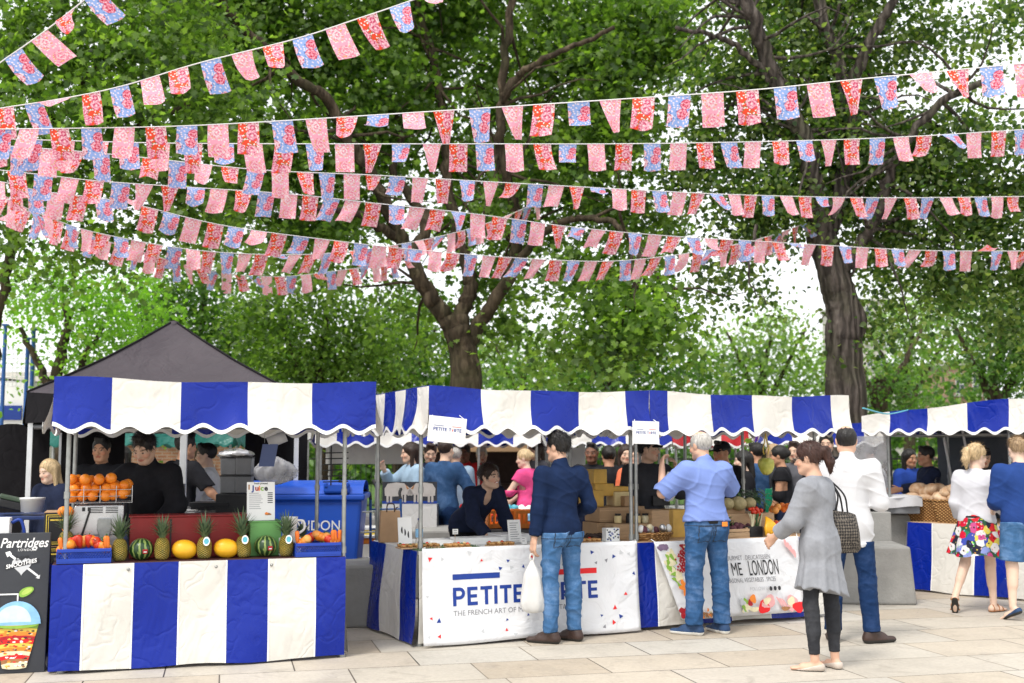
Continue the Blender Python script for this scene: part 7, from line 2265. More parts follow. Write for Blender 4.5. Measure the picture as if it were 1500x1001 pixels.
wood_crate('pale wooden crate of beetroot right of the grey haired man', 1063, 1098, .04, CT, .085)
wood_crate('wooden crate of potatoes at upper tier by the melons', 1060, 1092, .45, CT + .20, .10)
wood_crate('wooden crate of tomatoes at right end of the delicatessen counter', 1128, 1160, .10, CT, .08)
q = Cs.on(1107, .05, CT, 780); g = thing('crate', 'black plastic crate of asparagus beside the hanging hand', 'crate', q, Cs.yaw); m = MB(); m.box((0, .12, .05), (.17, .24, .10), ch=.004); m.build('box', M['blackplastic'], g)
m = MB(); m.box((0, -.002, .05), (.12, .004, .03)); m.build('grip_hole', M['blackmetal'], g)
q = Cs.on(1075, .40, CT, 760); m = MB(); m.box((.12, .25, .10), (.75, .48, .20), ch=.006); setp(m.build('display_step', M['wood'], None, q, Cs.yaw), 'wooden step carrying the upper vegetable crates', 'display step')
for px, r, lab in ((1066, .062, 'netted round melon nearest the grey haired man'), (1082, .075, 'largest netted melon in the middle of three'), (1098, .062, 'netted melon beside the leafy greens')):
    q = Cs.on(px, .42 + .03 * (px == 1098), CT + .31 - .01, 735)
    m = MB(); m.ball((0, 0, 0), (r, r, r * .94), 30, 16, 0, None, lambda d, w, ph: 1 + .045 * abs(math.cos(w * 5)) * math.sin(ph))
    setp(m.build('melon', M['squash'], None, q, random.uniform(0, 3)), lab, 'melon', 'netted melons')
def greens(label, q, n, spread, h, mat='leaf_fruit', name='leafy_greens', wid=.012):
    m = MB()
    for k in range(n):
        a = random.uniform(0, 6.28); p = Vector((random.uniform(-spread[0], spread[0]), random.uniform(-spread[1], spread[1]), random.uniform(0, h * .6))); d = Vector((math.cos(a), math.sin(a) - .4, random.uniform(-.1, .9))).normalized(); ln = random.uniform(.08, .17)
        s_ = d.cross(Vector((0, 0, 1))).normalized() * wid * random.uniform(.7, 1.3)
        pts = []
        for j in range(5):
            c = p + d * ln * j / 4 - Vector((0, 0, .06 * (j / 4) ** 2)); w_ = s_ * math.sin(math.pi * (.12 + .86 * j / 4)); pts += [c - w_, c + w_]
        m.add(pts, [(2 * j, 2 * j + 1, 2 * j + 3, 2 * j + 2) for j in range(4)], int(random.random() < .25), True)
    return setp(m.build(name, [M[mat], M['pine_leaf']], None, q, Cs.yaw), label, 'greens')
greens('heap of long leafy greens behind the netted melons', Cs.on(1092, .62, CT + .28, 720), 190, (.22, .14), .24)
greens('loose salad leaves at the foot of the melon crate', Cs.on(1066, .30, CT + .06, 755), 60, (.06, .05), .12)
def veg(n, px0, px1, b0, b1, z0, z1, r, mats, label, name, cat, group, sc=(1, 1, 1)):
    for k in range(n):
        q = Cs.on(random.uniform(px0, px1), random.uniform(b0, b1), random.uniform(z0, z1), 760)
        o = sphere_thing(name, label, cat, r * random.uniform(.8, 1.15), M[random.choice(mats)], q, group, sc, random.uniform(0, 6), lambda d, w, ph: 1 + .06 * math.sin(w * 3 + 1) * math.sin(ph)); o.rotation_euler = (random.uniform(-.6, .6), random.uniform(-.6, .6), random.uniform(0, 6))
veg(12, 1064, 1096, .08, .26, CT + .06, CT + .11, .030, ['beet'], 'dark beetroot heaped in the pale wooden crate', 'beetroot', 'beetroot', 'beetroot in the pale crate')
veg(10, 1062, 1090, .48, .68, CT + .27, CT + .31, .032, ['potato'], 'potato heaped in the upper wooden crate', 'potato', 'potato', 'potatoes in the upper crate', (1.3, 1, .9))
veg(12, 1096, 1116, .30, .42, CT + .20, CT + .25, .022, ['tomato'], 'red radish bunched beside the melons', 'radish', 'radish', 'radishes beside the melons')
veg(14, 1130, 1158, .13, .34, CT + .06, CT + .11, .030, ['tomato', 'tomato', 'carrot'], 'tomato heaped in the right end crate', 'tomato', 'tomato', 'tomatoes in the right end crate')
veg(12, 1130, 1165, .42, .6, CT + .22, CT + .27, .033, ['carrot', 'peach'], 'orange coloured fruit on the upper tier at right', 'apricot', 'apricot', 'apricots on the upper tier')
for k in range(14):
    q = Cs.on(random.uniform(1100, 1114), random.uniform(.06, .22), CT + .085, 770); m = MB(); m.tube([(0, 0, 0), (random.gauss(0, .03), random.gauss(0, .03), .13)], [.007, .004], 6)
    setp(m.build('asparagus_spear', M[random.choice(['ink_cream', 'leaf_fruit'])], None, q), 'pale spear standing in the black asparagus crate', 'asparagus', 'asparagus in the black crate')
q = Cs.on(1125, .02, CT + .015, 775); g = thing('banana_bunch', 'bunch of yellow bananas at counter edge below the reaching hand', 'bananas', q, Cs.yaw)
for k in range(7):
    m = MB(); a = -.9 + .3 * k; P = catmull([(0, .03, .17), (.03 * math.sin(a), -.02, .13), (.075 * math.sin(a), -.05, .07), (.07 * math.sin(a), -.045, .005)], 5); m.tube(P, [.010 + .010 * math.sin(math.pi * min(1, i / (len(P) - 1) * 1.02)) for i in range(len(P))], 8); m.build('banana', M['melon_yellow'], g)
q = Cs.on(1122, .9, 1.45, 665); g = thing('carrier_bag', 'yellow green plastic bag hanging from the delicatessen frame', 'bag', (q.x, q.y, 1.36), 0)
m = MB(); m.ball((0, 0, .11), (.085, .055, .12), 24, 16, 0, None, lambda d, w, ph: (1 + .06 * math.sin(w * 7 + ph * 4)) * (1 if d.z < .2 else 1 - .75 * (d.z - .2))); m.build('bag', fruit_mat('yellow_film', (.45, .50, .06), (.75, .70, .18), 12, .3, .5, 30), g)
for sx in (-1, 1):
    m = MB(); m.tube(catmull([(sx * .02, 0, .20), (sx * .03, 0, .26), (sx * .015, 0, .32), (0, 0, .42)], 5), .006, 6); m.build('handle', M['ink_yellow'], g)

# ------------------------------------------------------------------ bread stall goods
for px, b, lab in ((1360, .14, 'square wicker basket of loaves, left of two on the bread stall'), (1404, .05, 'square wicker basket of loaves, right of two on the bread stall')):
    q = D_.on(px, b + .16, CT, 765)
    basket_oval(lab, q, D_.yaw + .12, .25, .20, .25, 'bread baskets', square=True)
    for k in range(11):
        lay_, j = (0, k) if k < 6 else (1, k - 6)
        x = (-.14, 0, .14)[j % 3] if lay_ == 0 else (-.07, .08, 0)[j % 3]; y = (-.09, .09)[j // 3 % 2]
        q2 = q + Matrix.Rotation(D_.yaw, 3, 'Z') @ Vector((x + random.uniform(-.02, .02), y * (1 - .3 * lay_), .26 + .10 * lay_ + random.uniform(-.01, .02)))
        if px == 1360 and lay_ == 1 and j > 3: continue
        m = MB(); m.ball((0, 0, 0), (.105, .088, .068), 22, 12, 0, None, lambda d, w, ph: 1 + .03 * math.sin(w * 2 + 1) + (-.06 if abs(d.x * .9 + d.y * .4) < .07 and d.z > .5 else 0))
        o = setp(m.build('loaf', M['crust'], None, q2, random.uniform(0, 6)), 'floury round loaf in the ' + ('left' if px == 1360 else 'right') + ' bread basket', 'loaf', 'loaves in the ' + ('left' if px == 1360 else 'right') + ' basket'); o.rotation_euler = (random.uniform(-.4, .4), random.uniform(-.4, .4), random.uniform(0, 6))
q = D_.on(1374, .45, CT + .34, 720); m = MB(); m.ball((0, 0, 0), (.10, .08, .07), 20, 12); m.ball((0, 0, .09), (.04, .03, .05), 12, 8, 1); setp(m.build('bagged_loaf', [M['crust'], M['clear']], None, (q.x, q.y, CT + .37)), 'loaf in a clear twisted bag at the top of the pile', 'loaf')
q = D_.on(1374, .45, CT, 720); m = MB(); m.box((0, 0, .15), (.3, .3, .30), ch=.006); setp(m.build('bread_box', M['wood'], None, (q.x, q.y, CT), D_.yaw), 'wooden box behind the two bread baskets', 'box')
# white covered table with pan
a_, b_ = at(1256, 735, 13.4), at(1352, 735, 13.4)
g = thing('covered_table', 'table under a rumpled white cloth with a dark pan', 'table', ((a_.x + b_.x) / 2, 13.45, 0), R(-4)); L = b_.x - a_.x
m = MB(); m.grid(lambda u, v: (-L / 2 + L * u, -.03 - .02 * math.sin(u * 17), 1.06 - .11 * v + .012 * math.sin(u * 9)), 30, 4); m.grid(lambda u, v: (-L / 2 + L * u, -.03 + .8 * v, 1.06 + .012 * math.sin(u * 9) + .02 * math.sin(u * 6 + v * 8) * math.sin(math.pi * v)), 30, 10); m.build('cloth', M['white_shirt'], g)
m = MB(); m.box((0, .36, .955), (L - .05, .72, .17), ch=.01); m.build('table_top', M['greyplastic'], g)
q = at(1272, 755, 13.1); g = thing('frying_pan', 'dark steel pan at front of the white covered table', 'pan', (q.x, q.y, .93), R(30))
m = MB(); m.lathe([(0, 0), (.12, 0), (.15, .05), (.155, .055), (.145, .05), (.115, .008), (0, .008)], 28); m.build('bowl', M['blackmetal'], g)
m = MB(); m.tube(catmull([(.15, 0, .05), (.17, .0, .09), (.12, .10, .10), (.06, .13, .06)], 6), .006, 6); m.build('handle', M['steel'], g)
q = at(1272, 760, 13.0); m = MB(); m.box((0, .1, .46), (.45, .4, .92), ch=.01); setp(m.build('side_stand', M['concrete'], None, (q.x, q.y, 0)), 'grey plinth under the dark pan', 'stand')
# perspex screen of the hot food stall
a_, b_ = at(1240, 690, 14.3), at(1306, 690, 14.2)
g = thing('splash_screen', 'cloudy splash screen in black frame beside the white shirt man', 'screen', (a_.x, 14.3, 0), R(-3)); L = b_.x - a_.x
m = MB(); m.box((L / 2, 0, 1.42), (L, .012, .72)); m.build('pane', M['haze_film'], g)
for x in (0, L):
    m = MB(); m.box((x, 0, .9), (.05, .03, 1.8)); m.build('post', M['blackmetal'], g)

# ------------------------------------------------------------------ odds and ends of the far row
q = at(520, 720, 14.0)
for k, (px, mt, w_, lab) in enumerate(((480, 'blackplastic', .5, 'stacked dark goods under the white back sheet behind the bin'), (515, 'ink_crimson', .3, 'red goods beside the white back sheet stall'))):
    q = at(px, 720, 14.3); m = MB(); m.box((0, .1, .12), (w_, .3, .24), ch=.01); setp(m.build('goods_box', M[mt], None, (q.x, q.y, .79)), lab, 'box')
# animal photograph banner in front of the far stall
q0, q1 = at(560, 735, 13.2), at(640, 735, 13.2)
g = thing('photo_banner', 'table banner picturing two pale grey pigs on a dark field', 'banner', (q0.x, 13.2, 0), R(2)); L = q1.x - q0.x
zt_, zb_ = at(600, 706, 13.2).z, at(600, 738, 13.2).z
m = MB(); m.box((L / 2, 0, (zt_ + zb_) / 2), (L, .02, zt_ - zb_)); m.build('panel', M['charcoal_cloth'], g)
m = MB(); hh = zt_ - zb_
for ox, fl in ((.16, 1), (.47, -1)):
    fn = lambda x, y: Vector((ox + fl * x, -.0125, zb_ + y)); f2 = lambda x, y: Vector((ox + fl * x, -.0135, zb_ + y))
    poly(m, fn, [(-.13, .09), (-.135, .17), (-.10, .225), (0, .24), (.09, .23), (.12, .19), (.12, .12), (.05, .085), (-.05, .08)][::fl], 0)
    for lx in (-.10, -.06, .06, .10): rect(m, f2, lx - .012, .015, lx + .012, .11, 0)
    poly(m, f2, [(.09, .22), (.15, .18), (.19, .12), (.18, .09), (.12, .10), (.09, .13)][::fl], 0)
    poly(m, lambda x, y: f2(x, y) - Vector((0, .001, 0)), [(.10, .22), (.12, .16), (.145, .17)][::fl], 1)
rect(m, lambda x, y: Vector((x, -.012, zb_ + y)), 0, 0, L, .03, 2)
m.build('print', [pm('pale_grey_print', (.42, .39, .37), .7, .15, 8, 0), M['ink_brown'], M['ink_navy']], g)
m = MB(); m.grid(lambda u, v: (q0.x + L * u, 13.18 - .03 * v, zb_ - .005 - (zb_ - .42) * v + .01 * math.sin(u * 8) * v), 12, 5); setp(m.build('table_drape', M['sheet_white'], None), 'white drape hanging below the pig photo banner', 'cloth')
m = MB(); m.box(((q0.x + q1.x) / 2, 13.6, (zb_) / 2), (L, .7, zb_ - .02)); setp(m.build('trestle_table', M['greyplastic'], None), 'trestle table behind the pig photo banner', 'table')
# brown timber cabin of the far stall and grey display board
q = at(735, 660, 17.0); g = thing('timber_kiosk', 'brown timber kiosk front behind the leaning tart seller', 'kiosk', (q.x, 17.0, 0))
m = MB(); m.box((0, .5, 1.75), (2.3, 1.0, .34), ch=.01); m.build('fascia', M['cardboard'], g); m = MB(); m.box((0, .8, .55), (2.3, .4, 1.1)); m.build('counter', M['brown_leather'], g); m = MB(); m.box((0, 1.0, 1.3), (2.3, .05, .9)); m.build('back_wall', M['brown_leather'], g)
q = at(845, 690, 16.9); g = thing('white_panel', 'white panel board standing between the far stalls', 'panel', (q.x - .3, 16.9, 0)); m = MB(); m.box((0, 0, 1.0), (.85, .04, 1.5)); m.build('board', M['whiteplastic'], g); m = MB(); m.box((-.4, .03, .9), (.04, .04, 1.8)); m.box((.4, .03, .9), (.04, .04, 1.8)); m.build('frame', M['steel'], g)
for k, (px, Y, z, mt, w_, lab) in enumerate(((700, 14.6, .80, 'ink_red', .5, 'red produce tray on the far counter'), (745, 14.4, .80, 'ink_teal', .3, 'teal packet pile on the far counter'), (775, 14.3, .80, 'ink_white', .35, 'white packets on the far counter'), (640, 14.8, .80, 'ink_red', .4, 'red meat tray in front of the denim shirt man'), (760, 13.2, .74, 'ink_black', .9, 'long dark tray in front of the pink top woman'), (790, 13.2, .80, 'ink_skyblue', .3, 'pale blue packets by the dark tray'), (735, 13.3, .80, 'tomato', .3, 'scarlet dish beside the dark tray'))):
    q = at(px, 720, Y); m = MB(); m.box((0, .1, .04), (w_, .3, .08), ch=.01)
    for j in range(10): m.ball((random.uniform(-w_ / 2.4, w_ / 2.4), random.uniform(0, .2), .09), random.uniform(.02, .045), 8, 6, 0)
    setp(m.build('goods_tray', M[mt], None, (q.x, q.y, z)), lab, 'tray')
q = at(765, 740, 13.3); m = MB(); m.box((0, .2, .36), (1.25, .6, .73), ch=.01); setp(m.build('display_table', M['greyplastic'], None, (q.x, q.y, 0)), 'grey display table in front of the pink top woman', 'table')
q = at(1140, 700, 14.0); g = thing('striped_bag', 'green and white striped bag below the hanging yellow bag', 'bag', (q.x, q.y, .80)); m = MB()
for k in range(5): m.box((-.12 + .06 * k, 0, .17), (.06, .12, .34), k % 2)
m.build('body', [M['green_cloth'], M['paper']], g); m = MB(); m.tube(catmull([(-.08, 0, .34), (0, 0, .46), (.08, 0, .34)], 6), .008, 6); m.build('handle', M['green_cloth'], g)
p = at(1264, 598, 11.3); q = at(1330, 601, 13.2)
m = MB(); m.tube(catmull([p, (p + q) / 2 - Vector((0, 0, .05)), q], 6), .008, 6); setp(m.build('guy_rope', M['ink_teal'], None), 'teal rope tied between the delicatessen and bread canopies', 'rope')
# ------------------------------------------------------------------ people
SHOP = 'shoppers at the stalls'


def gp(px, py): return onz(px, py, 0)


def watch(info, i, mat):
    e, w, h = info['arms'][i]; s = info['s']
    m = MB(); d = (w - e) / np.linalg.norm(w - e); a = np.cross(d, (0, 0, 1)); a /= np.linalg.norm(a); b = np.cross(d, a); c = w - d * .025
    m.tube([Vector(c + (a * math.cos(t) + b * math.sin(t)) * .033) for t in np.linspace(0, 2 * math.pi, 20)], .007, 6); m.build('watch', mat, info['obj'])


def glasses(info, mat):
    hw = info['hw']; m = MB()
    for sx in (-1, 1):
        m.tube([Vector(hw(sx * (.034 + .024 * math.cos(t)), .106, .002 + .019 * math.sin(t))) for t in np.linspace(0, 2 * math.pi, 18)], .0028, 5)
        m.tube([Vector(hw(sx * .058, .102, .008)), Vector(hw(sx * .084, .03, .010)), Vector(hw(sx * .084, -.015, .004))], .0030, 5)
    m.tube([Vector(hw(-.012, .110, .006)), Vector(hw(.012, .110, .006))], .0028, 5); m.build('glasses', mat, info['obj'])


def to_world(info, p): return info['obj'].matrix_basis @ Vector(p) if False else info['obj'].location + Matrix.Rotation(info['obj'].rotation_euler.z, 3, 'Z') @ Vector(p)


def pockets(info, mat):
    """back pockets and the seam stitched on jeans"""
    s = info['s']; pel = info['pel']


# 1 navy sweater man with a carrier bag
P1 = build_person('man in navy sweater and washed jeans holding a white carrier bag at tart stall', gp(823, 941), 34, 1.76, 'rosy', .0075, SHOP, lean=2, twist=-6,
                  la=((-.10, .02, -1), (-.10, .10, -1)), ra=((.30, -.10, -1), (.05, .85, -.35)), curl=(.75, .5), ll=((-.06, .02, -1), (-.0, -.03, -1)), rl=((.07, .02, -1), (.02, -.03, -1)), toes=(34, 18),
                  head=(20, -4, 0), hair=('short', 'black'), top=dict(name='sweater', mat=M['navy_knit'], hem=-.055, sleeve=1.88, loose=.011, amp=.010),
                  bottom=dict(name='jeans', mat=M['jeans_light'], len=1.98, loose=.014, waist=-.02, amp=.011), shoes=dict(kind='lace', mat=M['brown_leather'], sole=M['sole_dark']), build=.97, collar=True,
                  extra=lambda i: (glasses(i, M['blackplastic']), watch(i, 0, M['blackplastic'])))
e, w, h = P1['arms'][0]
hp_ = to_world(P1, w + h * .15)
g = thing('carrier_bag', 'white plastic carrier bag hanging from the navy sweater man hand', 'bag', hp_, R(15))
m = MB()
n = 30
prof = [(.012, -.03), (.035, -.08), (.075, -.15), (.09, -.24), (.105, -.32), (.112, -.39), (.095, -.44), (.05, -.465), (0, -.47)]
P_ = catmull([(a, 0, b) for a, b in prof], 4); vs = []
for j, p in enumerate(P_):
    for k in range(n):
        a = 2 * math.pi * k / n; rr = max(0, p.x) * (1 + .10 * math.sin(a * 5 + j * .12) + .07 * math.sin(a * 9 - j * .2)); vs.append((rr * math.cos(a) * 1.0 + .02 * (p.z / -.47), rr * math.sin(a) * .62, p.z))
m.add(vs, [(j * n + k, (j + 1) * n + k, (j + 1) * n + (k + 1) % n, j * n + (k + 1) % n) for j in range(len(P_) - 1) for k in range(n)], 0, True)
m.build('bag', M['bag_white'], g)
for sx in (-1, 1):
    m = MB(); m.tube(catmull([(sx * .012, 0, -.035), (sx * .018, .0, .0), (0, .0, .022)], 5), .008, 6); m.build('handle', M['bag_white'], g)

# 2 grey haired man in a blue shirt, both hands raised
P2 = build_person('grey haired man in blue shirt and jeans holding both hands up at delicatessen', gp(1037, 929), 22, 1.78, 'rosy', .0075, SHOP, lean=3, twist=4,
                  la=((-.50, .45, -.62), (.28, .50, .95)), ra=((.52, .45, -.55), (-.62, .45, .85)), hl=(.3, .5, .8), hr=(-.3, .5, .8), curl=(.9, .9), ll=((-.10, .0, -1), (-.02, -.03, -1)), rl=((.09, .0, -1), (.02, -.03, -1)), toes=(42, 4),
                  head=(16, -10, 0), hair=('crown', 'grey'), top=dict(name='shirt', mat=M['blue_shirt'], hem=.022, sleeve=.98, loose=.034, amp=.010), collar=True,
                  bottom=dict(name='jeans', mat=M['jeans_mid'], len=1.99, loose=.016, waist=.05, amp=.011, cuff=.06, belt=M['black_leather']), shoes=dict(kind='sneaker', mat=M['canvas_navy'], sole=M['sole_white'], soleh=.03), build=1.06)
e, w, h = P2['arms'][0]; q = to_world(P2, w + h * .10 + A3((0, .02, -.02)))
m = MB(); prof = [(.01, .0), (.03, -.05), (.05, -.14), (.06, -.22), (.04, -.26), (0, -.27)]; m.lathe(prof[::-1], 20, sq=.5); setp(m.build('carrier_bag', M['bag_white'], None, (q.x + .08, q.y + .10, q.z - .10)), 'thin white bag hanging beyond the grey haired man hands', 'bag')
m = MB(); pz = P2['pel'] + A3((.10, -.125, -.0)); m.box(tuple(pz + A3((0, -.02, .0))), (.055, .006, .04), ch=.002); m.build('leather_patch', M['ink_orange'], P2['obj'])

# 3 ponytail woman in grey cardigan
def drape(seed, amp):
    f0 = folds(seed, .005)
    def f(x, y, z):
        a = np.arctan2(y, x)
        low = np.clip((1.02 - z) / .5, 0, 1)
        return f0(x, y, z) + amp * low * (np.sin(a * 9 + 1.3 + np.sin(z * 6)) * .7 + np.sin(a * 17 + .4) * .35) * (np.hypot(x, y) < .5)
    return f


P3 = build_person('woman with dark ponytail in long grey cardigan reaching to the vegetables', gp(1206, 981), 38, 1.67, 'rosy', .0075, SHOP, female=True, lean=5, twist=12,
                  la=((-.24, .26, -.9), (.12, .72, -.45)), ra=((.20, -.04, -1), (.10, .55, -.75)), curl=(.6, .6), ll=((-.05, .05, -1), (.02, -.06, -1)), rl=((.05, -.02, -1), (.0, -.05, -1)), toes=(38, -20),
                  head=(22, -8, 0), hair=('ponytail', 'auburn'), top=dict(name='cardigan', mat=M['grey_jersey'], hem=-.35, tilt=-.2, sleeve=1.72, loose=.022, flare=.095, folds=drape(4, .017)),
                  bottom=dict(name='jeans', mat=M['jeans_black'], len=1.9, loose=.004, waist=.05, amp=.0045, cuff=.036), shoes=dict(kind='flat', mat=M['nude_leather'], sole=M['sole_dark'], soleh=.008), build=.93,
                  extra=lambda i: glasses(i, M['blackplastic']))
sh_ = P3['sh'][1]; q = to_world(P3, sh_ + A3((.09, -.07, -.36)))
g = thing('tote_bag', 'black and cream woven pattern tote bag on the ponytail woman shoulder', 'bag', q, R(20))
t = NT('woven_print'); v = t.coord('Object'); ck = t.n('ShaderNodeTexChecker'); ck.inputs['Scale'].default_value = 62; mp = t.coord('Object', (1, 1, 1), (0, R(45), 0)); t.l(mp, ck.inputs['Vector'])
M['tote'] = t.principled(t.mix(t.math('MULTIPLY', ck.outputs['Fac'], t.ramp(t.noise(v, 60, 2), [(.35, .3), (.6, 1.)])), (.014, .012, .012), (.17, .145, .12)), .6, 0, .3)
m = MB(); vs = []; n = 32; rows = 10
for j in range(rows + 1):
    t_ = j / rows
    for k in range(n):
        a = 2 * math.pi * k / n; c, s2 = math.cos(a), math.sin(a)
        vs.append((math.copysign(abs(c) ** .6, c) * (.135 + .04 * t_ - .03 * (t_ > .95)), math.copysign(abs(s2) ** .8, s2) * (.035 + .045 * math.sin(math.pi * min(1, t_ * .9 + .05))), .17 - .31 * t_ - .03 * math.cos(a) * (1 - t_)))
m.add(vs, [(j * n + k, (j + 1) * n + k, (j + 1) * n + (k + 1) % n, j * n + (k + 1) % n) for j in range(rows) for k in range(n)], 0, True); m.add(vs[-n:], [list(range(n))[::-1]], 0)
m.build('bag', M['tote'], g)
for y in (-.03, .03):
    m = MB(); m.tube(catmull([(-.06, y, .16), (-.045, y - .01, .30), (-.03 - .05, .045, .42), (.01, y - .01, .30), (.05, y, .16)], 6), .007, 6); m.build('strap', M['black_leather'], g)

# 4 balding man in a white shirt
P4 = build_person('balding man in white shirt and navy trousers beside the ponytail woman', gp(1248, 941), -14, 1.82, 'rosy', .0075, SHOP, lean=2, twist=-4,
                  la=((-.14, .1, -1), (-.05, .5, -.8)), ra=((.20, .02, -1), (.12, .9, -.10)), curl=(.8, .9), ll=((-.10, .03, -1), (-.03, -.04, -1)), rl=((.11, .0, -1), (.05, -.03, -1)), toes=(8, -58),
                  head=(4, -8, 0), hair=('crown', 'black'), top=dict(name='shirt', mat=M['white_shirt'], hem=-.17, sleeve=1.88, loose=.014, amp=.012), collar=True,
                  bottom=dict(name='trousers', mat=M['jeans_dark'], len=1.98, loose=.014, waist=-.12, amp=.006, cuff=.055), shoes=dict(kind='lace', mat=M['brown_leather'], sole=M['sole_dark'], soleh=.026), build=1.04)

# 5 blonde woman in floral skirt
def floral():
    t = NT('floral_skirt_cloth'); v = t.coord('Object')
    ns = t.n('ShaderNodeTexNoise'); ns.inputs['Scale'].default_value = 16; t.l(v, ns.inputs['Vector'])
    va = t.n('ShaderNodeVectorMath'); va.operation = 'SCALE'; va.inputs[3].default_value = .045; t.l(ns.outputs['Color'], va.inputs[0])
    vb = t.n('ShaderNodeVectorMath'); vb.operation = 'ADD'; t.l(v, vb.inputs[0]); t.l(va.outputs[0], vb.inputs[1])
    vo = t.n('ShaderNodeTexVoronoi'); vo.inputs['Scale'].default_value = 13; t.l(vb.outputs[0], vo.inputs['Vector'])
    sp = t.n('ShaderNodeSeparateColor'); t.l(vo.outputs['Color'], sp.inputs[0])
    cols = [(.60, .01, .04), (.72, .60, .10), (.05, .08, .40), (.75, .72, .72), (.55, .08, .25), (.02, .20, .10), (.62, .02, .03), (.25, .30, .62), (.78, .75, .74), (.02, .02, .04)]
    c = t.ramp(sp.outputs[0], [(i / len(cols), q) for i, q in enumerate(cols)], 'CONSTANT')
    c = t.mix(t.ramp(vo.outputs['Distance'], [(.10, 1.), (.16, 0.)]), c, (.02, .015, .01))
    c = t.mix(t.ramp(vo.outputs['Distance'], [(.60, 0.), (.68, 1.)]), c, (.03, .10, .05))
    s2 = t.n('ShaderNodeTexVoronoi'); s2.inputs['Scale'].default_value = 34; t.l(vb.outputs[0], s2.inputs['Vector'])
    c = t.mix(t.ramp(s2.outputs['Distance'], [(.22, .8), (.3, 0.)]), c, s2.outputs['Color'])
    return t.principled(c, .75, 0, .2, None, .1)


def skirt_bands(i):
    m = MB(); pel, s = i['pel'], i['s']
    for k, (z0, z1, mi) in enumerate(((.05, .03, 0), (.03, .005, 1), (.005, -.02, 0), (-.02, -.04, 1))):
        vs = []; n = 60
        for z in (z0, z1):
            for q in range(n): a = 2 * math.pi * q / n; rr = .163 + (.05 - z) * .24; vs.append((rr * s * math.cos(a) + pel[0], rr * .84 * s * math.sin(a) + pel[1], pel[2] + z * s))
        m.add(vs, [(q, n + q, n + (q + 1) % n, (q + 1) % n) for q in range(n)], mi, True)
    m.build('waistband', [M['black_cloth'], M['white_shirt']], i['obj'])


P5 = build_person('blonde woman in white knit top and bright floral skirt walking at bread stall', gp(1436, 896), -38, 1.67, 'pale', .0075, SHOP, female=True, lean=3, twist=4,
                  la=((-.16, .05, -1), (.0, .5, -.8)), ra=((.18, .06, -1), (.10, .80, -.45)), curl=(.6, .6), ll=((-.06, -.16, -1), (-.14, -.52, -.85)), rl=((.05, .10, -1), (.03, .02, -1)), toes=(18, -24), fpitch=(-58, 0),
                  head=(-28, -6, 0), hair=('ponytail', 'blond'), top=dict(name='cardigan', mat=M['white_knit'], hem=-.05, sleeve=1.66, loose=.022, amp=.006),
                  bottom=dict(type='skirt', mat=floral(), z0=.07, z1=-.36, r=.295), shoes=dict(kind='sandal', mat=M['tan_leather'], sole=M['sole_dark'], soleh=.006), build=.98, extra=lambda i: (skirt_bands(i), glasses(i, M['blackplastic'])))

# 6 man in royal blue tee and denim shorts at the frame edge
P6 = build_person('fair haired man in royal blue top and denim shorts at the right edge', gp(1504, 908), -6, 1.70, 'pale', .0075, SHOP, lean=3,
                  la=((-.10, .12, -1), (.10, .85, -.3)), ra=((.2, .1, -1), (.1, .8, -.4)), curl=(.6, .6), ll=((-.07, .02, -1), (-.06, -.16, -1)), rl=((.08, .12, -1), (.02, .02, -1)), toes=(40, 0), fpitch=(-24, 0),
                  head=(2, -12, 0), hair=('crop', 'fair'), top=dict(name='sweatshirt', mat=M['blue_tee'], hem=-.06, sleeve=1.5, loose=.026, amp=.007),
                  bottom=dict(name='shorts', mat=M['jeans_light'], len=.92, loose=.03, waist=-.025, amp=.006), shoes=dict(kind='flat', mat=M['canvas_navy'], sole=M['sole_dark'], soleh=.02), build=1.06)
print('main people done')

# 7 leaning tart seller
q = B_.on(690, 1.10, 0, 760)
P7 = build_person('smiling woman in dark cardigan leaning over tart counter writing', (q.x - .05, q.y + .28, 0), 214, 1.66, 'light', .009, 'stall holders', female=True, lean=47, twist=0, smile=True,
                  la=((-.1, .35, -.9), (.15, .65, -.55)), ra=((.12, .40, -.85), (-.2, .65, -.55)), curl=(.8, .9), head=(14, 0, 6), hair=('bun', 'brown'), top=dict(name='cardigan', mat=M['navy_cloth'], hem=-.12, sleeve=1.85, loose=.022, amp=.006, vneck=True),
                  bottom=dict(name='trousers', mat=M['black_cloth'], len=1.95), shoes=dict(kind='flat', mat=M['black_leather']), build=.97)
# 8 capped cheese seller
q = Cs.on(948, 1.02, 0, 740)


def cap_hat(i, mat, peak=True):
    hw, s, Hm = i['hw'], i['s'], i['Hm']; m = MB()
    def fn(u, v):
        a = 2 * math.pi * u; ph = .5 * math.pi * v; return Vector(hw(.088 * math.cos(a) * math.cos(ph), -.012 + .108 * math.sin(a) * math.cos(ph), .045 + .085 * math.sin(ph)))
    m.grid(fn, 28, 8); m.build('cap', mat, i['obj'])
    if peak:
        m = MB(); m.grid(lambda u, v: Vector(hw(.07 * (2 * u - 1), .085 - .03 * (2 * u - 1) ** 2 + .07 * v, .050 - .012 * v - .02 * (2 * u - 1) ** 2)), 10, 4); m.build('cap_peak', mat, i['obj'], solid=.004)


P8 = build_person('seller in black cap and dark fleece raising a hand behind cheese counter', (q.x, q.y + .05, 0), 196, 1.74, 'light', .009, 'stall holders', lean=4,
                  la=((-.30, .60, -.62), (.35, .40, .85)), ra=((.2, .1, -1), (-.1, .7, -.5)), curl=(.9, .6), head=(52, 2, 0), hair=('crop', 'black'), top=dict(name='fleece', mat=M['charcoal_cloth'], hem=-.1, sleeve=1.85, loose=.03), bottom=dict(name='trousers', mat=M['black_cloth'], len=1.95),
                  shoes=dict(kind='lace', mat=M['black_leather']), extra=lambda i: cap_hat(i, M['black_cloth']))
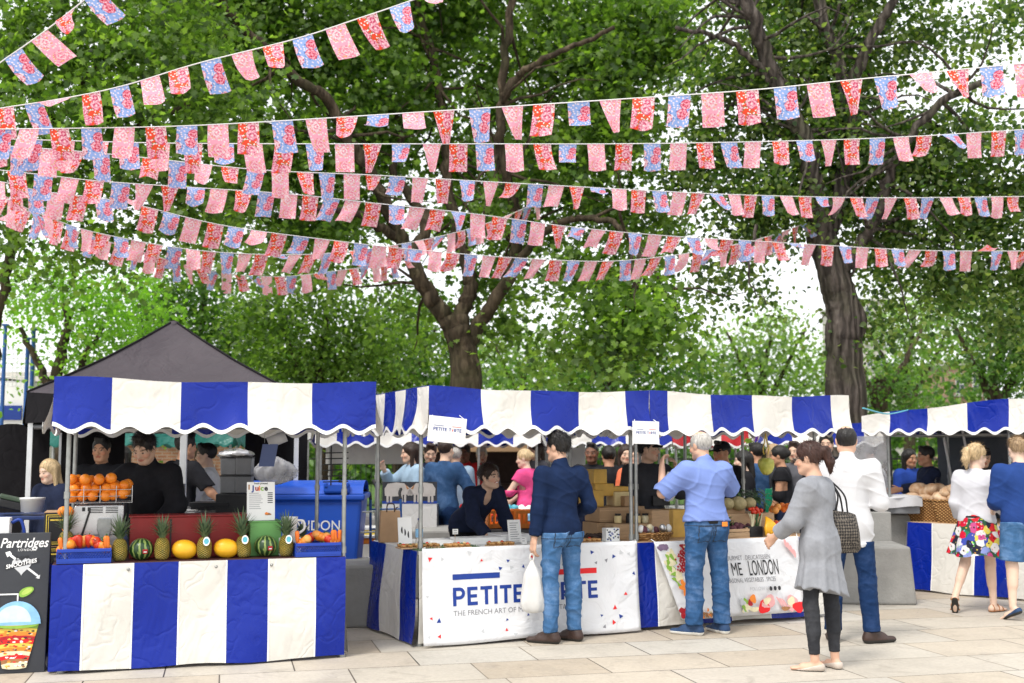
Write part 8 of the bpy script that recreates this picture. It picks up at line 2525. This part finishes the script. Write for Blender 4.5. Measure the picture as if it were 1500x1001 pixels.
# 9 young juice seller
q = at(222, 760, 9.65)
P9 = build_person('young man in black jacket looking down while working the orange juicer', (q.x, q.y, 0), 172, 1.78, 'light', .009, 'stall holders', lean=10, twist=0,
                  la=((-.30, .30, -.85), (.25, .65, -.55)), ra=((.55, .35, -.55), (-.05, .75, -.25)), curl=(.8, .9), head=(-4, -28, 0), hair=('short', 'black'), top=dict(name='jacket', mat=M['black_cloth'], hem=-.1, sleeve=1.9, loose=.03), collar=True, bottom=dict(name='trousers', mat=M['black_cloth'], len=1.95), shoes=dict(kind='lace', mat=M['black_leather']))

# people further back --------------------------------------------------
def far(label, px, Y, heading, H, topm, hair, skin='light', pose=None, bottomm='navy_cloth', group='people further back', female=False, lean=3, head=(0, -4, 0), sleeve=1.9, arms=None, **kw):
    q = at(px, 690, Y)
    a = dict(la=((-.15, .1, -1), (-.05, .4, -.85)), ra=((.15, .1, -1), (.05, .4, -.85)))
    if arms: a.update(arms)
    return build_person(label, (q.x, q.y, 0), heading, H, skin, .014, group, female=female, lean=lean, head=head, hair=hair, top=dict(name='top', mat=M[topm], hem=-.1, sleeve=sleeve, loose=.024), bottom=dict(name='trousers', mat=M[bottomm], len=1.95, loose=.016), shoes=dict(kind='lace', mat=M['black_leather']), **a, **kw)


BENT = dict(la=((-.2, .5, -.8), (.1, .7, -.5)), ra=((.2, .5, -.8), (-.1, .7, -.5)))
UPR = dict(ra=((.4, .45, -.5), (-.4, .5, .75)))
far('bearded man in black standing in shade behind the orange rack', 150, 11.6, 180, 1.74, 'black_cloth', ('short', 'black'), 'tan')
far('dark haired man in white top and black apron strap under gazebo', 308, 12.2, 100, 1.68, 'white_shirt', ('short', 'black'), 'light', arms=BENT, extra=lambda i: None)
far('man in black tee with bare forearm reaching over griddle', 265, 11.5, -40, 1.78, 'black_cloth', ('short', 'black'), 'tan', arms=dict(ra=((.4, .35, -.7), (.35, .55, -.6))), sleeve=.8)
far('small dark haired figure beyond the teal canopy', 182, 15.2, 150, 1.66, 'black_cloth', ('long', 'black'), 'light', female=True)
far('blonde woman in dark top looking down behind the left pole', 78, 11.2, 160, 1.52, 'navy_cloth', ('long', 'blond'), 'pale', female=True, head=(-10, -14, 0))
far('fair woman in cobalt coat bending over at far left', 72, 13.0, 110, 1.74, 'cobalt_cloth', ('short', 'fair'), 'pale', female=True, lean=26, arms=BENT)
far('woman in pale blue jacket beside the far striped stall', 606, 13.9, 120, 1.70, 'pale_blue_cloth', ('long', 'brown'), 'light', female=True, head=(-15, -6, 0), arms=UPR)
far('dark haired man in navy looking down at far counter', 629, 14.4, 190, 1.72, 'navy_cloth', ('short', 'brown'), 'light', head=(0, -22, 0))
far('man in denim shirt seen from behind pointing at far counter', 650, 13.6, -30, 1.74, 'denim_shirt', ('short', 'brown'), 'light', bottomm='jeans_dark', arms=dict(ra=((.35, .3, -.8), (.3, .6, -.55))))
far('person in pale top beyond the denim shirt man', 668, 15.2, 20, 1.66, 'pale_blue_cloth', ('short', 'grey'), 'light')
far('stall holder in red apron leaning behind far counter', 684, 16.4, 170, 1.72, 'red_cloth', ('short', 'black'), 'brown', lean=16, arms=BENT)
far('seller in grey beside the red apron stall holder', 705, 16.8, 190, 1.66, 'grey_cloth', ('short', 'grey'), 'light')
far('blonde woman in pink vest seen in profile at far counter', 773, 14.9, 60, 1.62, 'pink_cloth', ('bun', 'blond'), 'pale', female=True, head=(20, -8, 0), arms=BENT, sleeve=.4)
far('tall woman with brown hair behind the pink vest woman', 788, 15.7, 120, 1.74, 'grey_cloth', ('long', 'brown'), 'light', female=True)
far('dark skinned man in black suit right of navy sweater man', 868, 14.0, 165, 1.70, 'black_cloth', ('crop', 'black'), 'brown')
far('woman in dark top seen from behind with orange shoulder bag', 893, 13.8, 10, 1.66, 'black_cloth', ('bun', 'black'), 'tan', female=True, sleeve=.6,
    extra=lambda i: MB().box(tuple(i['pel'] + A3((.20, 0, .12))), (.07, .26, .30), ch=.02, taper=.6).build('shoulder_bag', M['orange_cloth'], i['obj']))
far('long haired woman in black facing camera between cheese piles', 916, 14.6, 185, 1.68, 'black_cloth', ('long', 'brown'), 'light', female=True)
far('person in coral jacket half hidden behind capped seller', 935, 13.6, 160, 1.66, 'orange_cloth', ('short', 'brown'), 'light')
far('white haired man in grey beyond the raised hands', 828, 15.5, 60, 1.64, 'grey_cloth', ('crop', 'grey'), 'rosy')
far('stall holder in black cap and black coat behind the leafy greens', 1072, 12.7, 120, 1.72, 'black_cloth', ('crop', 'black'), 'tan', lean=12, extra=lambda i: cap_hat(i, M['black_cloth'], True))
far('woman with dark hair in profile behind the yellow bag', 1094, 13.7, 80, 1.60, 'black_cloth', ('long', 'black'), 'pale', female=True)
far('man in teal denim jacket behind the yellow bag', 1112, 14.3, 30, 1.70, 'denim_shirt', ('short', 'black'), 'tan', arms=BENT)
far('fair haired woman in dark coat right of the yellow bag', 1132, 14.4, 200, 1.68, 'charcoal_cloth', ('long', 'fair'), 'pale', female=True)
far('dark haired woman in sleeveless plum top left of ponytail woman', 1147, 13.8, 70, 1.66, 'black_cloth', ('bun', 'black'), 'tan', female=True, sleeve=.3)
far('man in grey tee behind the ponytail woman', 1166, 14.6, 150, 1.72, 'grey_cloth', ('short', 'brown'), 'light')
far('dark haired shopper beyond the balding man head', 1212, 14.4, 160, 1.82, 'black_cloth', ('short', 'black'), 'light')
far('cook in white jacket behind the cloudy splash screen', 1292, 15.0, 70, 1.66, 'white_shirt', ('crop', 'brown'), 'rosy', lean=10, arms=BENT)
far('woman in patterned cobalt top beyond the bread baskets', 1330, 15.2, 200, 1.62, 'cobalt_cloth', ('long', 'black'), 'tan', female=True)
far('seller in navy beside the tarpaulin reaching left', 1362, 14.2, 90, 1.66, 'navy_cloth', ('short', 'black'), 'tan', arms=dict(la=((-.2, .6, -.5), (0, .9, -.1))))
q = D_.w(D_.a(1440, .95, 690), .95)
far('baker in dark cap and dark shirt behind the bread counter', 1437, q.y, 200, 1.66, 'charcoal_cloth', ('crop', 'black'), 'light', head=(-25, -18, 0), extra=lambda i: cap_hat(i, M['black_cloth'], False))
